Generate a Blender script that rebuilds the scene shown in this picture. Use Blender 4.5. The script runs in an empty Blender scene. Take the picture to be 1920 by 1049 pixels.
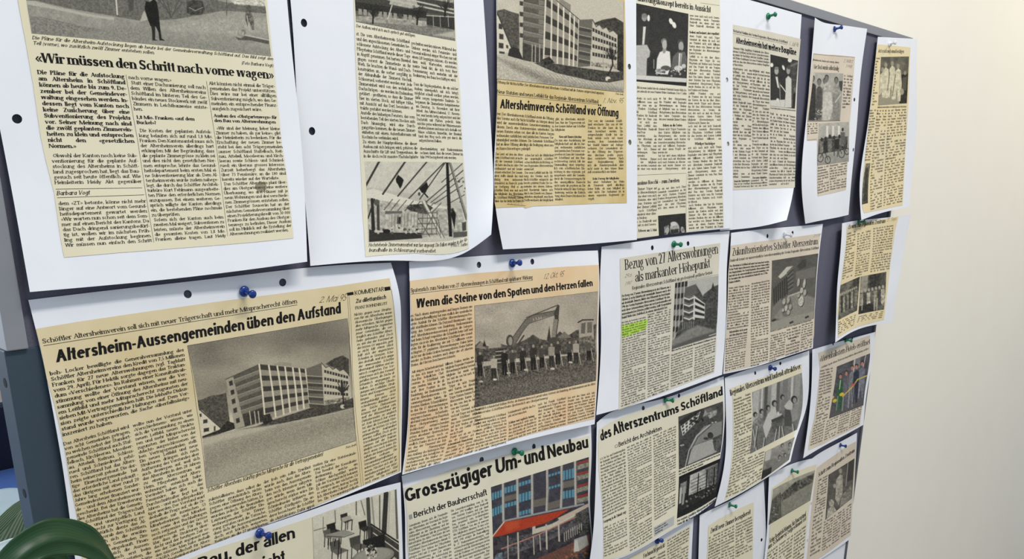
import bpy, bmesh, math, random
import numpy as np
from mathutils import Matrix, Vector
from mathutils.geometry import delaunay_2d_cdt

S = bpy.context.scene
COL = S.collection
random.seed(7)
RNG = np.random.default_rng(7)

# ---------------------------------------------------------------- camera, light, exposure
# The board's face is the plane Y = 0; "board millimetres" are x right, y up, z out of the board.
IW, IH = 1920, 1049
F_PX, CY_OFF = 1562.3, 240.17          # focal length in pixels; the photo is cropped, so its axis lies below the centre
YAW, PITCH, ROLL, DIST = -0.79879, -0.25988, -0.01425, 607.56
BASE = 1.50                            # height of board y = 0 over the floor


def cam_rot():
    ca, sa, cb, sb, cc, sc = math.cos(YAW), math.sin(YAW), math.cos(PITCH), math.sin(PITCH), math.cos(ROLL), math.sin(ROLL)
    ry = np.array([[ca, 0, sa], [0, 1, 0], [-sa, 0, ca]])
    rx = np.array([[1, 0, 0], [0, cb, -sb], [0, sb, cb]])
    rz = np.array([[cc, -sc, 0], [sc, cc, 0], [0, 0, 1]])
    return ry @ rx @ rz


R_CAM = cam_rot()
CAM = np.array([0, 0, DIST])


def b2w(p):
    """board mm (N,3) -> world metres (N,3)"""
    p = np.asarray(p, float)
    return np.stack([p[..., 0], -p[..., 2], p[..., 1]], -1) / 1000 + np.array([0, 0, BASE])


def hit(px, py, z=0.0):
    """the point of the plane z mm in front of the board seen at a pixel of the photo"""
    v = R_CAM @ np.array([(px - IW / 2) / F_PX, -(py - IH / 2 - CY_OFF) / F_PX, -1.0])
    s = (z - DIST) / v[2]
    return CAM + v * s


def project(p):
    c = (np.asarray(p, float) - CAM) @ R_CAM
    return np.stack([c[..., 0] / -c[..., 2] * F_PX + IW / 2, -c[..., 1] / -c[..., 2] * F_PX + IH / 2 + CY_OFF], -1)


cam_data = bpy.data.cameras.new('camera')
cam_data.sensor_width = 36
cam_data.lens = F_PX / IW * 36
cam_data.shift_y = CY_OFF / IW
cam_data.clip_start = 0.02
cam = bpy.data.objects.new('camera', cam_data)
COL.objects.link(cam)
m3 = np.array([[1, 0, 0], [0, 0, -1], [0, 1, 0]]) @ R_CAM
cmat = Matrix([list(m3[0]) + [0], list(m3[1]) + [0], list(m3[2]) + [0], [0, 0, 0, 1]])
cmat.translation = Vector(b2w(CAM))
cam.matrix_world = cmat
S.camera = cam

S.view_settings.view_transform = 'Standard'
S.view_settings.look = 'None'
S.view_settings.gamma = 1
S.view_settings.use_curve_mapping = False
S.view_settings.exposure = -0.05

world = bpy.data.worlds.new('world')
S.world = world
world.use_nodes = True
world.node_tree.nodes['Background'].inputs[0].default_value = (0.74, 0.85, 1.0, 1)
world.node_tree.nodes['Background'].inputs[1].default_value = 0.52


def area(name, loc, target, size, size_y, power, color):
    d = bpy.data.lights.new(name, 'AREA')
    d.shape = 'RECTANGLE'
    d.size, d.size_y, d.energy, d.color = size, size_y, power, color
    o = bpy.data.objects.new(name, d)
    COL.objects.link(o)
    o.location = loc
    o.rotation_euler = (Vector(target) - Vector(loc)).to_track_quat('-Z', 'Y').to_euler()
    return o


# a ceiling lamp in front of the board, a warm one that washes the wall past its right end,
# daylight from the windows on the left, in front of and behind the board
area('ceiling_lamp', (0.75, -1.15, 3.1), (0.8, 0, 1.2), 1.2, 0.22, 31.5, (1.0, 0.98, 0.94))
area('warm_ceiling_lamp', (3.2, -0.8, 3.05), (2.6, 0.05, 1.3), 0.5, 0.3, 23, (1.0, 0.88, 0.68))
area('window_daylight', (-1.7, -0.9, 1.95), (0.6, 0, 1.45), 1.2, 1.4, 13, (0.74, 0.86, 1.0))
area('rear_window_daylight', (-0.9, 1.3, 1.9), (0.2, 0.2, 1.2), 1.0, 1.2, 34, (0.80, 0.90, 1.0))
# ---------------------------------------------------------------- materials
MATS = {}


def lin(c):
    c = np.asarray(c, float)
    return np.where(c <= 0.04045, c / 12.92, ((c + 0.055) / 1.055) ** 2.4)


def mat(name, rgb, rough=0.7, noise=0.0, scale=60, metal=0.0, spec=0.3, rgb2=None, bump=0.0, detail=4, scale3=None):
    """principled material, its sRGB colour broken up by a procedural noise towards rgb2"""
    if name in MATS:
        return MATS[name]
    m = bpy.data.materials.new(name)
    m.use_nodes = True
    nt = m.node_tree
    b = nt.nodes['Principled BSDF']
    b.inputs['Roughness'].default_value = rough
    b.inputs['Metallic'].default_value = metal
    b.inputs['Specular IOR Level'].default_value = spec
    c1 = list(lin(rgb)) + [1]
    b.inputs['Base Color'].default_value = c1
    if noise or bump:
        tc = nt.nodes.new('ShaderNodeTexCoord')
        n = nt.nodes.new('ShaderNodeTexNoise')
        n.inputs['Scale'].default_value = scale
        n.inputs['Detail'].default_value = detail
        src = tc.outputs['Object']
        if scale3:
            mp = nt.nodes.new('ShaderNodeMapping')
            mp.inputs['Scale'].default_value = scale3
            nt.links.new(src, mp.inputs['Vector'])
            src = mp.outputs['Vector']
        nt.links.new(src, n.inputs['Vector'])
        if noise:
            r = nt.nodes.new('ShaderNodeValToRGB')
            r.color_ramp.elements[0].position = 0.5 - 0.5 / max(noise, 0.01) * 0.25
            r.color_ramp.elements[1].position = 0.5 + 0.5 / max(noise, 0.01) * 0.25
            r.color_ramp.elements[0].color = c1
            r.color_ramp.elements[1].color = list(lin(rgb2)) + [1]
            nt.links.new(n.outputs['Fac'], r.inputs['Fac'])
            nt.links.new(r.outputs['Color'], b.inputs['Base Color'])
        if bump:
            bp = nt.nodes.new('ShaderNodeBump')
            bp.inputs['Strength'].default_value = bump
            bp.inputs['Distance'].default_value = 0.001
            nt.links.new(n.outputs['Fac'], bp.inputs['Height'])
            nt.links.new(bp.outputs['Normal'], b.inputs['Normal'])
    MATS[name] = m
    return m


def picture_mat():
    if 'printed_picture' in MATS:
        return MATS['printed_picture']
    m = bpy.data.materials.new('printed_picture')
    m.use_nodes = True
    nt = m.node_tree
    b = nt.nodes['Principled BSDF']
    b.inputs['Roughness'].default_value = 0.75
    b.inputs['Specular IOR Level'].default_value = 0.15
    a = nt.nodes.new('ShaderNodeAttribute')
    a.attribute_name = 'ink'
    nt.links.new(a.outputs['Color'], b.inputs['Base Color'])
    MATS['printed_picture'] = m
    return m


WHITE = mat('white_paper', (0.925, 0.93, 0.945), 0.75, 0.5, 40, rgb2=(0.945, 0.945, 0.95), spec=0.2, bump=0.12)
INK = mat('black_ink', (0.13, 0.125, 0.12), 0.8, spec=0.1)
INK_GREY = mat('soft_ink', (0.25, 0.24, 0.22), 0.8, spec=0.1)
PENCIL = mat('pencil', (0.42, 0.39, 0.34), 0.8, spec=0.1)
NEWS = {
    'tan': mat('newsprint_tan', (0.86, 0.78, 0.60), 0.85, 0.8, 14, rgb2=(0.91, 0.85, 0.70), spec=0.1),
    'cream': mat('newsprint_cream', (0.90, 0.86, 0.73), 0.85, 0.7, 14, rgb2=(0.92, 0.885, 0.77), spec=0.1),
    'yellow': mat('newsprint_yellow', (0.83, 0.73, 0.50), 0.85, 0.9, 13, rgb2=(0.90, 0.83, 0.65), spec=0.1),
    'peach': mat('newsprint_peach', (0.91, 0.77, 0.60), 0.85, 0.8, 15, rgb2=(0.92, 0.84, 0.68), spec=0.1),
    'grey': mat('newsprint_grey', (0.83, 0.80, 0.72), 0.85, 0.7, 15, rgb2=(0.88, 0.85, 0.77), spec=0.1),
    'pink': mat('newsprint_pink', (0.84, 0.78, 0.70), 0.85, 0.7, 15, rgb2=(0.88, 0.83, 0.74), spec=0.1),
    'gold': mat('newsprint_gold', (0.93, 0.85, 0.66), 0.85, 0.7, 15, rgb2=(0.91, 0.85, 0.70), spec=0.1),
    'pale': mat('newsprint_pale', (0.915, 0.885, 0.79), 0.85, 0.7, 15, rgb2=(0.90, 0.87, 0.76), spec=0.1),
}


# ---------------------------------------------------------------- objects
def link(name, me, m=None, parent=None, origin=None):
    o = bpy.data.objects.new(name, me)
    COL.objects.link(o)
    if m is not None:
        me.materials.append(m)
    if parent is not None:
        o.parent = parent
    elif origin is not None:
        o.location = origin
    return o


def mesh_np(name, v, quads, tris=None):
    """mesh from numpy vertices and quads (and triangles)"""
    me = bpy.data.meshes.new(name)
    nq, nt_ = len(quads), 0 if tris is None else len(tris)
    me.vertices.add(len(v))
    me.vertices.foreach_set('co', np.ascontiguousarray(v, np.float32).ravel())
    loops = np.concatenate([np.asarray(quads, np.int32).ravel(), np.zeros(0, np.int32) if tris is None else np.asarray(tris, np.int32).ravel()])
    me.loops.add(len(loops))
    me.loops.foreach_set('vertex_index', loops)
    starts = np.concatenate([np.arange(nq) * 4, nq * 4 + np.arange(nt_) * 3]).astype(np.int32)
    me.polygons.add(nq + nt_)
    me.polygons.foreach_set('loop_start', starts)
    me.update(calc_edges=True)
    me.polygons.foreach_set('use_smooth', np.ones(nq + nt_, bool))
    return me


def tag(o, label, cat, group=None):
    o['label'], o['category'] = label, cat
    if group:
        o['group'] = group
    return o


# ---------------------------------------------------------------- sheets of paper
def nat_spline(t, y, q):
    """natural cubic spline through (t, y[n,...]) at q"""
    n = len(t)
    y = np.asarray(y, float)
    if n == 2:
        w = ((q - t[0]) / (t[1] - t[0])).reshape((-1,) + (1,) * (y.ndim - 1))
        return y[0] * (1 - w) + y[1] * w
    h = np.diff(t)
    A = np.zeros((n, n))
    b = np.zeros_like(y)
    A[0, 0] = A[-1, -1] = 1
    for i in range(1, n - 1):
        A[i, i - 1], A[i, i], A[i, i + 1] = h[i - 1], 2 * (h[i - 1] + h[i]), h[i]
        b[i] = 6 * ((y[i + 1] - y[i]) / h[i] - (y[i] - y[i - 1]) / h[i - 1])
    m = np.linalg.solve(A, b.reshape(n, -1)).reshape(y.shape)
    i = np.clip(np.searchsorted(t, q, 'right') - 1, 0, n - 2)
    ex = (slice(None),) + (None,) * (y.ndim - 1)
    hi, a, c = h[i][ex], (t[i + 1] - q)[ex], (q - t[i])[ex]
    return (m[i] * a ** 3 + m[i + 1] * c ** 3) / (6 * hi) + (y[i] / hi - m[i] * hi / 6) * a + (y[i + 1] / hi - m[i + 1] * hi / 6) * c


NT = 161


class Sheet:
    """a curved sheet of paper: a net of (pixel x, pixel y, mm off the board) rows, top to bottom"""

    def __init__(self, net):
        P = np.array([[hit(*p) for p in row] for row in net])
        self.P = P
        du = np.linalg.norm(np.diff(P, axis=1), axis=2).mean(0)
        dv = np.linalg.norm(np.diff(P, axis=0), axis=2).mean(1)
        tu = np.concatenate([[0], np.cumsum(du)])
        tv = np.concatenate([[0], np.cumsum(dv)])
        self.size = (tu[-1], tv[-1])
        tu, tv = tu / tu[-1], tv / tv[-1]
        q = np.linspace(0, 1, NT)
        a = nat_spline(tv, P, q)
        a = nat_spline(tu, a.transpose(1, 0, 2), q).transpose(1, 0, 2)      # [v, u]
        self.T = a
        gu, gv = np.gradient(a, axis=1), np.gradient(a, axis=0)
        n = np.cross(gv, gu)
        n /= np.linalg.norm(n, axis=2, keepdims=True)
        n *= np.sign(n[..., 2:3] + 1e-9)
        self.N = n
        self.X = project(a)
        self.c = P.reshape(-1, 3).mean(0)
        self.origin = b2w(self.c)

    def _bil(self, A, uv):
        g = np.clip(uv, -0.05, 1.05) * (NT - 1)
        i = np.clip(np.floor(g).astype(int), 0, NT - 2)
        f = g - i
        u, v = i[..., 0], i[..., 1]
        fu, fv = f[..., 0:1], f[..., 1:2]
        return A[v, u] * (1 - fu) * (1 - fv) + A[v, u + 1] * fu * (1 - fv) + A[v + 1, u] * (1 - fu) * fv + A[v + 1, u + 1] * fu * fv

    def pos(self, uv, off=0.0):
        uv = np.asarray(uv, float)
        p = self._bil(self.T, uv)
        if off:
            p = p + self._bil(self.N, uv) * off
        return p

    def loc(self, uv, off=0.0):
        return b2w(self.pos(uv, off)) - self.origin

    def uv(self, px):
        px = np.atleast_2d(np.asarray(px, float))
        out = []
        for p in px:
            d = ((self.X - p) ** 2).sum(2)
            v, u = np.unravel_index(d.argmin(), d.shape)
            t = np.array([u, v], float) / (NT - 1)
            for _ in range(8):
                e = 0.004
                x0 = self._bil(self.X, t[None])[0]
                J = np.stack([(self._bil(self.X, (t + [e, 0])[None])[0] - self._bil(self.X, (t - [e, 0])[None])[0]) / (2 * e),
                              (self._bil(self.X, (t + [0, e])[None])[0] - self._bil(self.X, (t - [0, e])[None])[0]) / (2 * e)], 1)
                t = np.clip(t + np.clip(np.linalg.lstsq(J, p - x0, rcond=None)[0], -0.1, 0.1), -0.05, 1.05)
            out.append(t)
        return np.array(out)


def inside(pts, poly):
    x, y = pts[:, 0], pts[:, 1]
    r = np.zeros(len(pts), bool)
    j = len(poly) - 1
    for i in range(len(poly)):
        xi, yi = poly[i]
        xj, yj = poly[j]
        c = ((yi > y) != (yj > y)) & (x < (xj - xi) * (y - yi) / (yj - yi + 1e-12) + xi)
        r ^= c
        j = i
    return r


def cdt(outline, holes, nu, nv):
    """triangles filling an outline in uv, finely enough to follow the sheet's curve"""
    pts = [Vector(p) for p in outline]
    edges = [(i, (i + 1) % len(outline)) for i in range(len(outline))]
    for h in holes:
        k = len(pts)
        pts += [Vector(p) for p in h]
        edges += [(k + i, k + (i + 1) % len(h)) for i in range(len(h))]
    o = np.array(outline)
    lo, hi = o.min(0), o.max(0)
    g = np.stack(np.meshgrid(np.linspace(lo[0], hi[0], nu + 2)[1:-1], np.linspace(lo[1], hi[1], nv + 2)[1:-1]), -1).reshape(-1, 2)
    k = inside(g, outline)
    for h in holes:
        c = np.mean(h, 0)
        k &= ((g - c) ** 2).sum(1) > 1.6 * (((np.array(h) - c) ** 2).sum(1).max())
    pts += [Vector(p) for p in g[k]]
    r = delaunay_2d_cdt(pts, edges, [], 0, 1e-7)
    v = np.array([tuple(p) for p in r[0]])
    f = np.array([t for t in r[2] if len(t) == 3])
    c = v[f].mean(1)
    k = inside(c, outline)
    for h in holes:
        k &= ~inside(c, h)
    return v, f[k]


def dense(poly, n=6):
    out = []
    for i in range(len(poly)):
        a, b = np.array(poly[i], float), np.array(poly[(i + 1) % len(poly)], float)
        out += [tuple(a + (b - a) * k / n) for k in range(n)]
    return out


PAGES = []


def level(net):
    """keep a sheet's outline but make its rows straight: middle rows follow the perspective of its four corners"""
    q = np.array([net[0][0][:2], net[0][-1][:2], net[-1][-1][:2], net[-1][0][:2]], float)
    A, b = [], []
    for (x, y), (u, v) in zip(q, ((0, 0), (1, 0), (1, 1), (0, 1))):
        A += [[u, v, 1, 0, 0, 0, -u * x, -v * x], [0, 0, 0, u, v, 1, -u * y, -v * y]]
        b += [x, y]
    H = np.append(np.linalg.solve(np.array(A), np.array(b)), 1).reshape(3, 3)
    Hi = np.linalg.inv(H)

    def mp(M, p):
        r = M @ np.array([p[0], p[1], 1.0])
        return r[:2] / r[2]
    out = [list(net[0])]
    for row in net[1:-1]:
        v = mp(Hi, row[0])[1]
        a, c = mp(H, (0, v)), mp(H, (1, v))
        out.append([(x, a[1] + (c[1] - a[1]) * (x - a[0]) / (c[0] - a[0]), z) for x, y, z in row])
    out.append(list(net[-1]))
    return out



def page(name, net, holes=(), label='', cat='newspaper page', hole_mm=3.0):
    s = Sheet(level(net))
    n = 60
    out = [(i / n, 0) for i in range(n)] + [(1, i / n) for i in range(n)] + [(1 - i / n, 1) for i in range(n)] + [(0, 1 - i / n) for i in range(n)]
    hs = []
    for h in holes:
        c = s.uv(h)[0]
        hs.append([(c[0] + math.cos(a) * hole_mm / s.size[0], c[1] + math.sin(a) * hole_mm / s.size[1]) for a in np.linspace(0, 2 * math.pi, 20, endpoint=False)])
    v, f = cdt(out, hs, 48, 72)
    me = mesh_np(name, s.loc(v), np.zeros((0, 4), int), f)
    fix_normals(me)
    surface_normals(me, s, v)
    o = bpy.data.objects.new(name, None)
    o.empty_display_size = .02
    COL.objects.link(o)
    o.location = s.origin
    link('backing_sheet', me, WHITE, parent=o)
    tag(o, label, cat, 'newspaper pages pinned to the board')
    s.obj = o
    PAGES.append(s)
    return s


def surface_normals(me, s, uv):
    n = s._bil(s.N, np.asarray(uv, float))
    n /= np.linalg.norm(n, axis=1, keepdims=True)
    me.normals_split_custom_set_from_vertices(np.stack([n[:, 0], -n[:, 2], n[:, 1]], 1).tolist())


def fix_normals(me):
    """make every face look out of the board"""
    me.calc_loop_triangles()
    nrm = np.zeros(len(me.polygons) * 3)
    me.polygons.foreach_get('normal', nrm)
    if nrm.reshape(-1, 3)[:, 1].mean() > 0:
        me.flip_normals()


def clip(s, poly, m, name="newspaper_clipping", off=0.3, parent=None, n=7, jag=0.0):
    uv = s.uv(poly)
    uv = np.array(dense(uv, n))
    if jag:
        uv += RNG.normal(0, jag / 200, uv.shape)
    v, f = cdt([tuple(p) for p in uv], [], 44, 64)
    me = mesh_np(name, s.loc(v, off), np.zeros((0, 4), int), f)
    fix_normals(me)
    surface_normals(me, s, v)
    o = link(name, me, NEWS[m] if isinstance(m, str) else m, parent=parent or s.obj)
    s.clip = o
    return o


def quad_uv(s, quad):
    """quad: pixel corners tl, tr, br, bl -> function mapping (x right, y down) in [0,1] to uv"""
    q = s.uv(quad)

    def fn(x, y):
        x, y = np.asarray(x)[:, None], np.asarray(y)[:, None]
        return (q[0] * (1 - x) + q[1] * x) * (1 - y) + (q[3] * (1 - x) + q[2] * x) * y
    return fn


def surf_size(s, quad):
    p = s.pos(s.uv(quad))
    return (np.linalg.norm(p[1] - p[0]) + np.linalg.norm(p[2] - p[3])) / 2, (np.linalg.norm(p[3] - p[0]) + np.linalg.norm(p[2] - p[1])) / 2


# ---------------------------------------------------------------- lettering: every glyph is drawn from bars, bowls and serifs
class Face:
    """a typeface: T stem, t hairline, s serif length, w width, relative to the x-height"""

    def __init__(self, T=.2, t=.09, s=.12, w=1.0, one=False, slant=0.0, cap=1.42, asc=1.5, desc=.42, sb=.1, n=8, sp=.55):
        self.T, self.t, self.s, self.w, self.one, self.slant = T, t, s, w, one, slant
        self.cap, self.asc, self.desc, self.sb, self.n, self.sp = cap, asc, desc, sb, n, sp
        self.cache = {}

    # primitives -> list of quads
    def bar(self, x0, y0, x1, y1):
        self.q.append([(x0, y0), (x1, y0), (x1, y1), (x0, y1)])

    def ser(self, xc, y, up, both=True, left=True, right=True):
        if self.s <= 0:
            return
        h = max(self.t * .8, .06)
        l, r = xc - self.T / 2 - (self.s if left else 0), xc + self.T / 2 + (self.s if right else 0)
        self.bar(l, y - (h if up else 0), r, y + (0 if up else h))

    def stem(self, x, y0, y1, top='', bot='lr'):
        self.bar(x, y0, x + self.T, y1)
        if top:
            self.ser(x + self.T / 2, y1, True, left='l' in top, right='r' in top)
        if bot:
            self.ser(x + self.T / 2, y0, False, left='l' in bot, right='r' in bot)

    def arc(self, cx, cy, rx, ry, a0, a1, T=None, t=None, n=None):
        T, t = T or self.T, t or self.t
        n = max(2, int((n or self.n) * abs(a1 - a0) / 180 + .5))
        T, t = min(T, rx * .96), min(t, ry * .96)
        pr = None
        for a in np.radians(np.linspace(a0, a1, n + 1)):
            c, s = math.cos(a), math.sin(a)
            k = ((cx + rx * c, cy + ry * s), (cx + (rx - T) * c, cy + (ry - t) * s))
            if pr:
                self.q.append([pr[0], k[0], k[1], pr[1]])
            pr = k

    def dia(self, x0, y0, x1, y1, th):
        self.q.append([(x0, y0), (x0 + th, y0), (x1 + th, y1), (x1, y1)])

    def dot(self, x, y, r=None):
        r = r or self.T * .62
        self.arc(x, y, r, r, 0, 360, T=r * .96, t=r * .96, n=3)

    def hs(self, x0, x1, y):          # serifs at both feet of a diagonal letter
        if self.s > 0:
            h = max(self.t * .8, .06)
            self.bar(x0, y, x1, y + h) if y <= 0.01 else self.bar(x0, y - h, x1, y)

    def glyph(self, ch):
        if ch in self.cache:
            return self.cache[ch]
        self.q = []
        w = self.draw(ch)
        a = np.array(self.q, float).reshape(-1, 4, 2)
        if self.slant and len(a):
            a[..., 0] += a[..., 1] * self.slant
        self.cache[ch] = (a, w)
        return self.cache[ch]

    def draw(self, c):
        T, t, W, C, A, D, s = self.T, self.t, self.w, self.cap, self.asc, -self.desc, self.s
        um = {'ä': 'a', 'ö': 'o', 'ü': 'u', 'Ä': 'A', 'Ö': 'O', 'Ü': 'U', 'é': 'e', 'à': 'a'}
        if c in um:
            w = self.draw(um[c])
            y = (C if c.isupper() else 1) + .28
            if c in 'éà':
                self.dia(w * .45, 1.12, w * .6, 1.45, T * .7)
            else:
                self.dot(w * .27, y, min(T * .6, .17))
                self.dot(w * .73, y, min(T * .6, .17))
            return w
        o = .94 * W                       # width of o
        if c == 'a':
            w = .86 * W if not self.one else .92 * W
            if self.one:
                self.arc(w * .5, .5, w * .5, .5, 0, 360)
                self.stem(w - T, 0, 1, '', '')
            else:
                self.stem(w - T, 0, .68, '', 'r')
                self.arc(w * .5, .62, w * .5, .38, 0, 165)
                self.arc(w * .48, .29, w * .48, .3, 55, 305)
            return w
        if c in 'bdpq':
            w = o
            y0, y1 = (0, A) if c in 'bd' else (D, 1)
            x = 0 if c in 'bp' else w - T
            self.stem(x, y0, y1, 'l' if c != 'q' else '', '' if c in 'b' else ('r' if c == 'd' else 'lr'))
            self.arc(w / 2 + (.02 if c in 'bp' else -.02), .5, w / 2 - .02, .5, 0, 360)
            return w
        if c == 'c':
            self.arc(o / 2, .5, o / 2, .5, 48, 312)
            return o * .9
        if c == 'e':
            self.arc(o / 2, .5, o / 2, .5, 0, 315)
            self.bar(T * .6, .46, o - T * .3, .46 + t)
            return o * .95
        if c == 'f':
            self.stem(.1 * W, 0, A - .35)
            self.arc(.1 * W + .36 * W, A - .36, .36 * W, .36, 40, 180)
            self.bar(-.06 * W, 1 - t, .5 * W, 1)
            return .52 * W
        if c == 'g':
            w = .92 * W
            if self.one or s <= 0:
                self.arc(w / 2, .5, w / 2, .5, 0, 360)
                self.bar(w - T, D * .3, w, 1)
                self.arc(w / 2, D * .3, w / 2, -D * .7 + 0.02, 200, 360)
            else:
                self.arc(w * .46, .64, w * .42, .36, 0, 360)
                self.bar(w * .75, 1 - t * 1.2, w, 1)
                self.arc(w * .46, D * .42, w * .48, -D * .58 + .08, 0, 360, T=T * .7)
                self.dia(w * .1, D * .0 + .02, w * .2, .32, T * .6)
            return w
        if c in 'hnmur':
            w = .94 * W
            if c == 'h':
                self.stem(0, 0, A, 'l')
            elif c in 'nmr':
                self.stem(0, 0, 1, 'l')
            if c in 'hn':
                self.arc(w / 2, .58, w / 2, .42, 0, 150)
                self.stem(w - T, 0, .6)
            elif c == 'm':
                w2 = max(.84 * W, 2.7 * T)
                for k in (0, 1):
                    self.arc(k * (w2 - T) + w2 / 2, .6, w2 / 2, .4, 0, 150)
                    self.stem((k + 1) * (w2 - T), 0, .62)
                return 2 * w2 - T
            elif c == 'u':
                self.stem(0, .4, 1, 'l', '')
                self.arc(w / 2, .42, w / 2, .42, 180, 330)
                self.stem(w - T, 0, 1, 'l', 'r')
            elif c == 'r':
                self.arc(.42 * W, .62, .42 * W, .38, 55, 160)
                if s > 0:
                    self.dot(.6 * W, .86, T * .5)
                return .62 * W
            return w
        if c in 'ij':
            if c == 'i':
                self.stem(0, 0, 1, 'l')
            else:
                self.bar(0, D * .4, T, 1)
                self.arc(T - .3 * W, D * .4, .3 * W, -D * .6, 250, 360)
            self.dot(T / 2, 1.32)
            return T + (.04 if s > 0 else 0)
        if c in 'kK':
            H = A if c == 'k' else C
            h = 1 if c == 'k' else C
            w = (.86 if c == 'k' else 1.12) * W
            self.stem(0, 0, H, 'l' if c == 'k' else 'lr')
            self.dia(T * .7, h * .36, w - t * 1.4, h, t * 1.4)
            self.dia(w - T, 0, T * 1.0 + .08, h * .52, T)
            self.hs(w - T * 1.5, w + s * .4, 0)
            self.hs(w - T * 1.3, w + s * .4, h)
            return w
        if c == 'l':
            self.stem(0, 0, A, 'l')
            return T + (.04 if s > 0 else 0)
        if c in 'oO0':
            w, H = {'o': (o, 1), 'O': (1.3 * W, C), '0': (.86 * W, C)}[c]
            self.arc(w / 2, H / 2, w / 2, H / 2, 0, 360)
            return w
        if c in 'sS':
            w, H = (.76 * W, 1) if c == 's' else (.95 * W, C)
            e = max(t, T * .62)              # stroke at top and bottom
            k = (w - T) / 2
            P = [(w - T * .25, H * .80), (w * .62, H - e / 2), (w / 2, H - e / 2), (w * .3, H - e * .6), (T * .5, H * .74), (w * .32, H * .56), (w * .68, H * .44), (w - T * .5, H * .26), (w * .7, e * .6), (w / 2, e / 2), (w * .38, e / 2), (T * .25, H * .20)]
            q = np.linspace(0, len(P) - 1, max(9, self.n * 3))
            cl = nat_spline(np.arange(len(P), dtype=float), np.array(P), q)
            cl[:, 1] = np.clip(cl[:, 1], e / 2, H - e / 2)
            tg = np.gradient(cl, axis=0)
            tg /= np.linalg.norm(tg, axis=1, keepdims=True) + 1e-9
            nn = np.stack([-tg[:, 1], tg[:, 0]], 1)
            mid = np.exp(-((q / (len(P) - 1) - .5) / .22) ** 2)
            th = (e + (T - e) * mid)[:, None] / 2
            a_, b_ = cl + nn * th, cl - nn * th
            for i in range(len(q) - 1):
                self.q.append([tuple(a_[i]), tuple(a_[i + 1]), tuple(b_[i + 1]), tuple(b_[i])])
            if s > 0:
                self.bar(w - T * .45, H * .72, w - T * .1, H * .96)
                self.bar(T * .1, H * .04, T * .45, H * .28)
            return w
        if c == 't':
            self.stem(.1 * W, .2, 1.32, '', '')
            self.arc(.1 * W + .3 * W, .24, .3 * W, .24, 180, 310)
            self.bar(-.06 * W, 1 - t, .5 * W, 1)
            return .54 * W
        if c in 'vVwWyxXYAZz':
            up = c.isupper()
            H = C if up else 1
            if c in 'vV':
                w = (.94 if c == 'v' else 1.2) * W
                self.dia(w / 2 - T * .6, 0, 0, H, T)
                self.dia(w / 2 - t * .6, 0, w - t * 1.3, H, t * 1.3)
                self.hs(-s * .5, T + s * .5, H)
                self.hs(w - t - s, w + s * .5, H)
            elif c in 'wW':
                w = (1.4 if c == 'w' else 1.75) * W
                for k in (0, 1):
                    x = k * (w / 2 - .05)
                    self.dia(x + w * .26 - T * .6, 0, x, H, T)
                    self.dia(x + w * .26 - t * .6, 0, x + w / 2 - t * 1.2 + (.05 if k else .02), H, t * 1.3)
                    self.hs(x - s * .5, x + T + s * .5, H)
                self.hs(w - t - s, w + s * .5, H)
            elif c == 'y':
                w = .94 * W
                self.dia(w / 2 - T * .6, 0, 0, 1, T)
                self.dia(w * .22, D, w - t * 1.3, 1, max(t * 1.3, T * .6))
                self.hs(-s * .5, T + s * .5, 1)
                self.hs(w - t - s, w + s * .5, 1)
                self.dot(w * .2, D + T * .4, T * .5)
            elif c in 'xX':
                w = (.9 if c == 'x' else 1.15) * W
                self.dia(w - T, 0, 0, H, T)
                self.dia(0, 0, w - t * 1.4, H, t * 1.4)
                for y in (0, H):
                    self.hs(-s * .5, T + s * .4, y)
                    self.hs(w - T - s * .3, w + s * .5, y)
            elif c == 'Y':
                w = 1.15 * W
                self.stem(w / 2 - T / 2, 0, H * .5)
                self.dia(w / 2 - T / 2, H * .45, 0, H, T)
                self.dia(w / 2, H * .45, w - t * 1.4, H, t * 1.4)
                self.hs(-s * .5, T + s * .5, H)
                self.hs(w - t - s, w + s * .5, H)
            elif c == 'A':
                w = 1.22 * W
                self.dia(0, 0, w / 2 - t * .7, H, t * 1.3)
                self.dia(w - T, 0, w / 2 - T * .6, H, T)
                self.bar(w * .24, H * .3, w * .74, H * .3 + max(t, .08))
                self.hs(-s, t * 1.2 + s * .8, 0)
                self.hs(w - T - s * .8, w + s * .6, 0)
            else:
                w = (.82 if c == 'z' else 1.05) * W
                tt = max(t, .08)
                self.bar(0, H - tt, w, H)
                self.bar(0, 0, w, tt)
                self.dia(0, 0, w - T * 1.05, H, T * 1.05)
            return w
        if c in 'BPRD':
            w = {'B': 1.0, 'P': .95, 'R': 1.05, 'D': 1.2}[c] * W
            self.stem(0, 0, C, 'l', 'l' if c in 'BD' else 'lr')
            if c == 'D':
                self.bar(T * .5, C - t, w * .5, C)
                self.bar(T * .5, 0, w * .5, t)
                self.arc(w * .45, C / 2, w * .55, C / 2, -90, 90)
                return w
            m = C * (.52 if c == 'B' else .46)
            for y in ([C - t, m] + ([0] if c == 'B' else [])):
                self.bar(T * .5, y, w * .5, y + t)
            self.arc(w * .45, (C + m) / 2, w * .5, (C - m) / 2, -90, 90)
            if c == 'B':
                self.arc(w * .45, (m + t) / 2, w * .55, (m + t) / 2, -90, 90)
            if c == 'R':
                self.dia(w - T, 0, w * .45, m + .02, T)
                self.hs(w - T, w + s * .6, 0)
            return w
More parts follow.
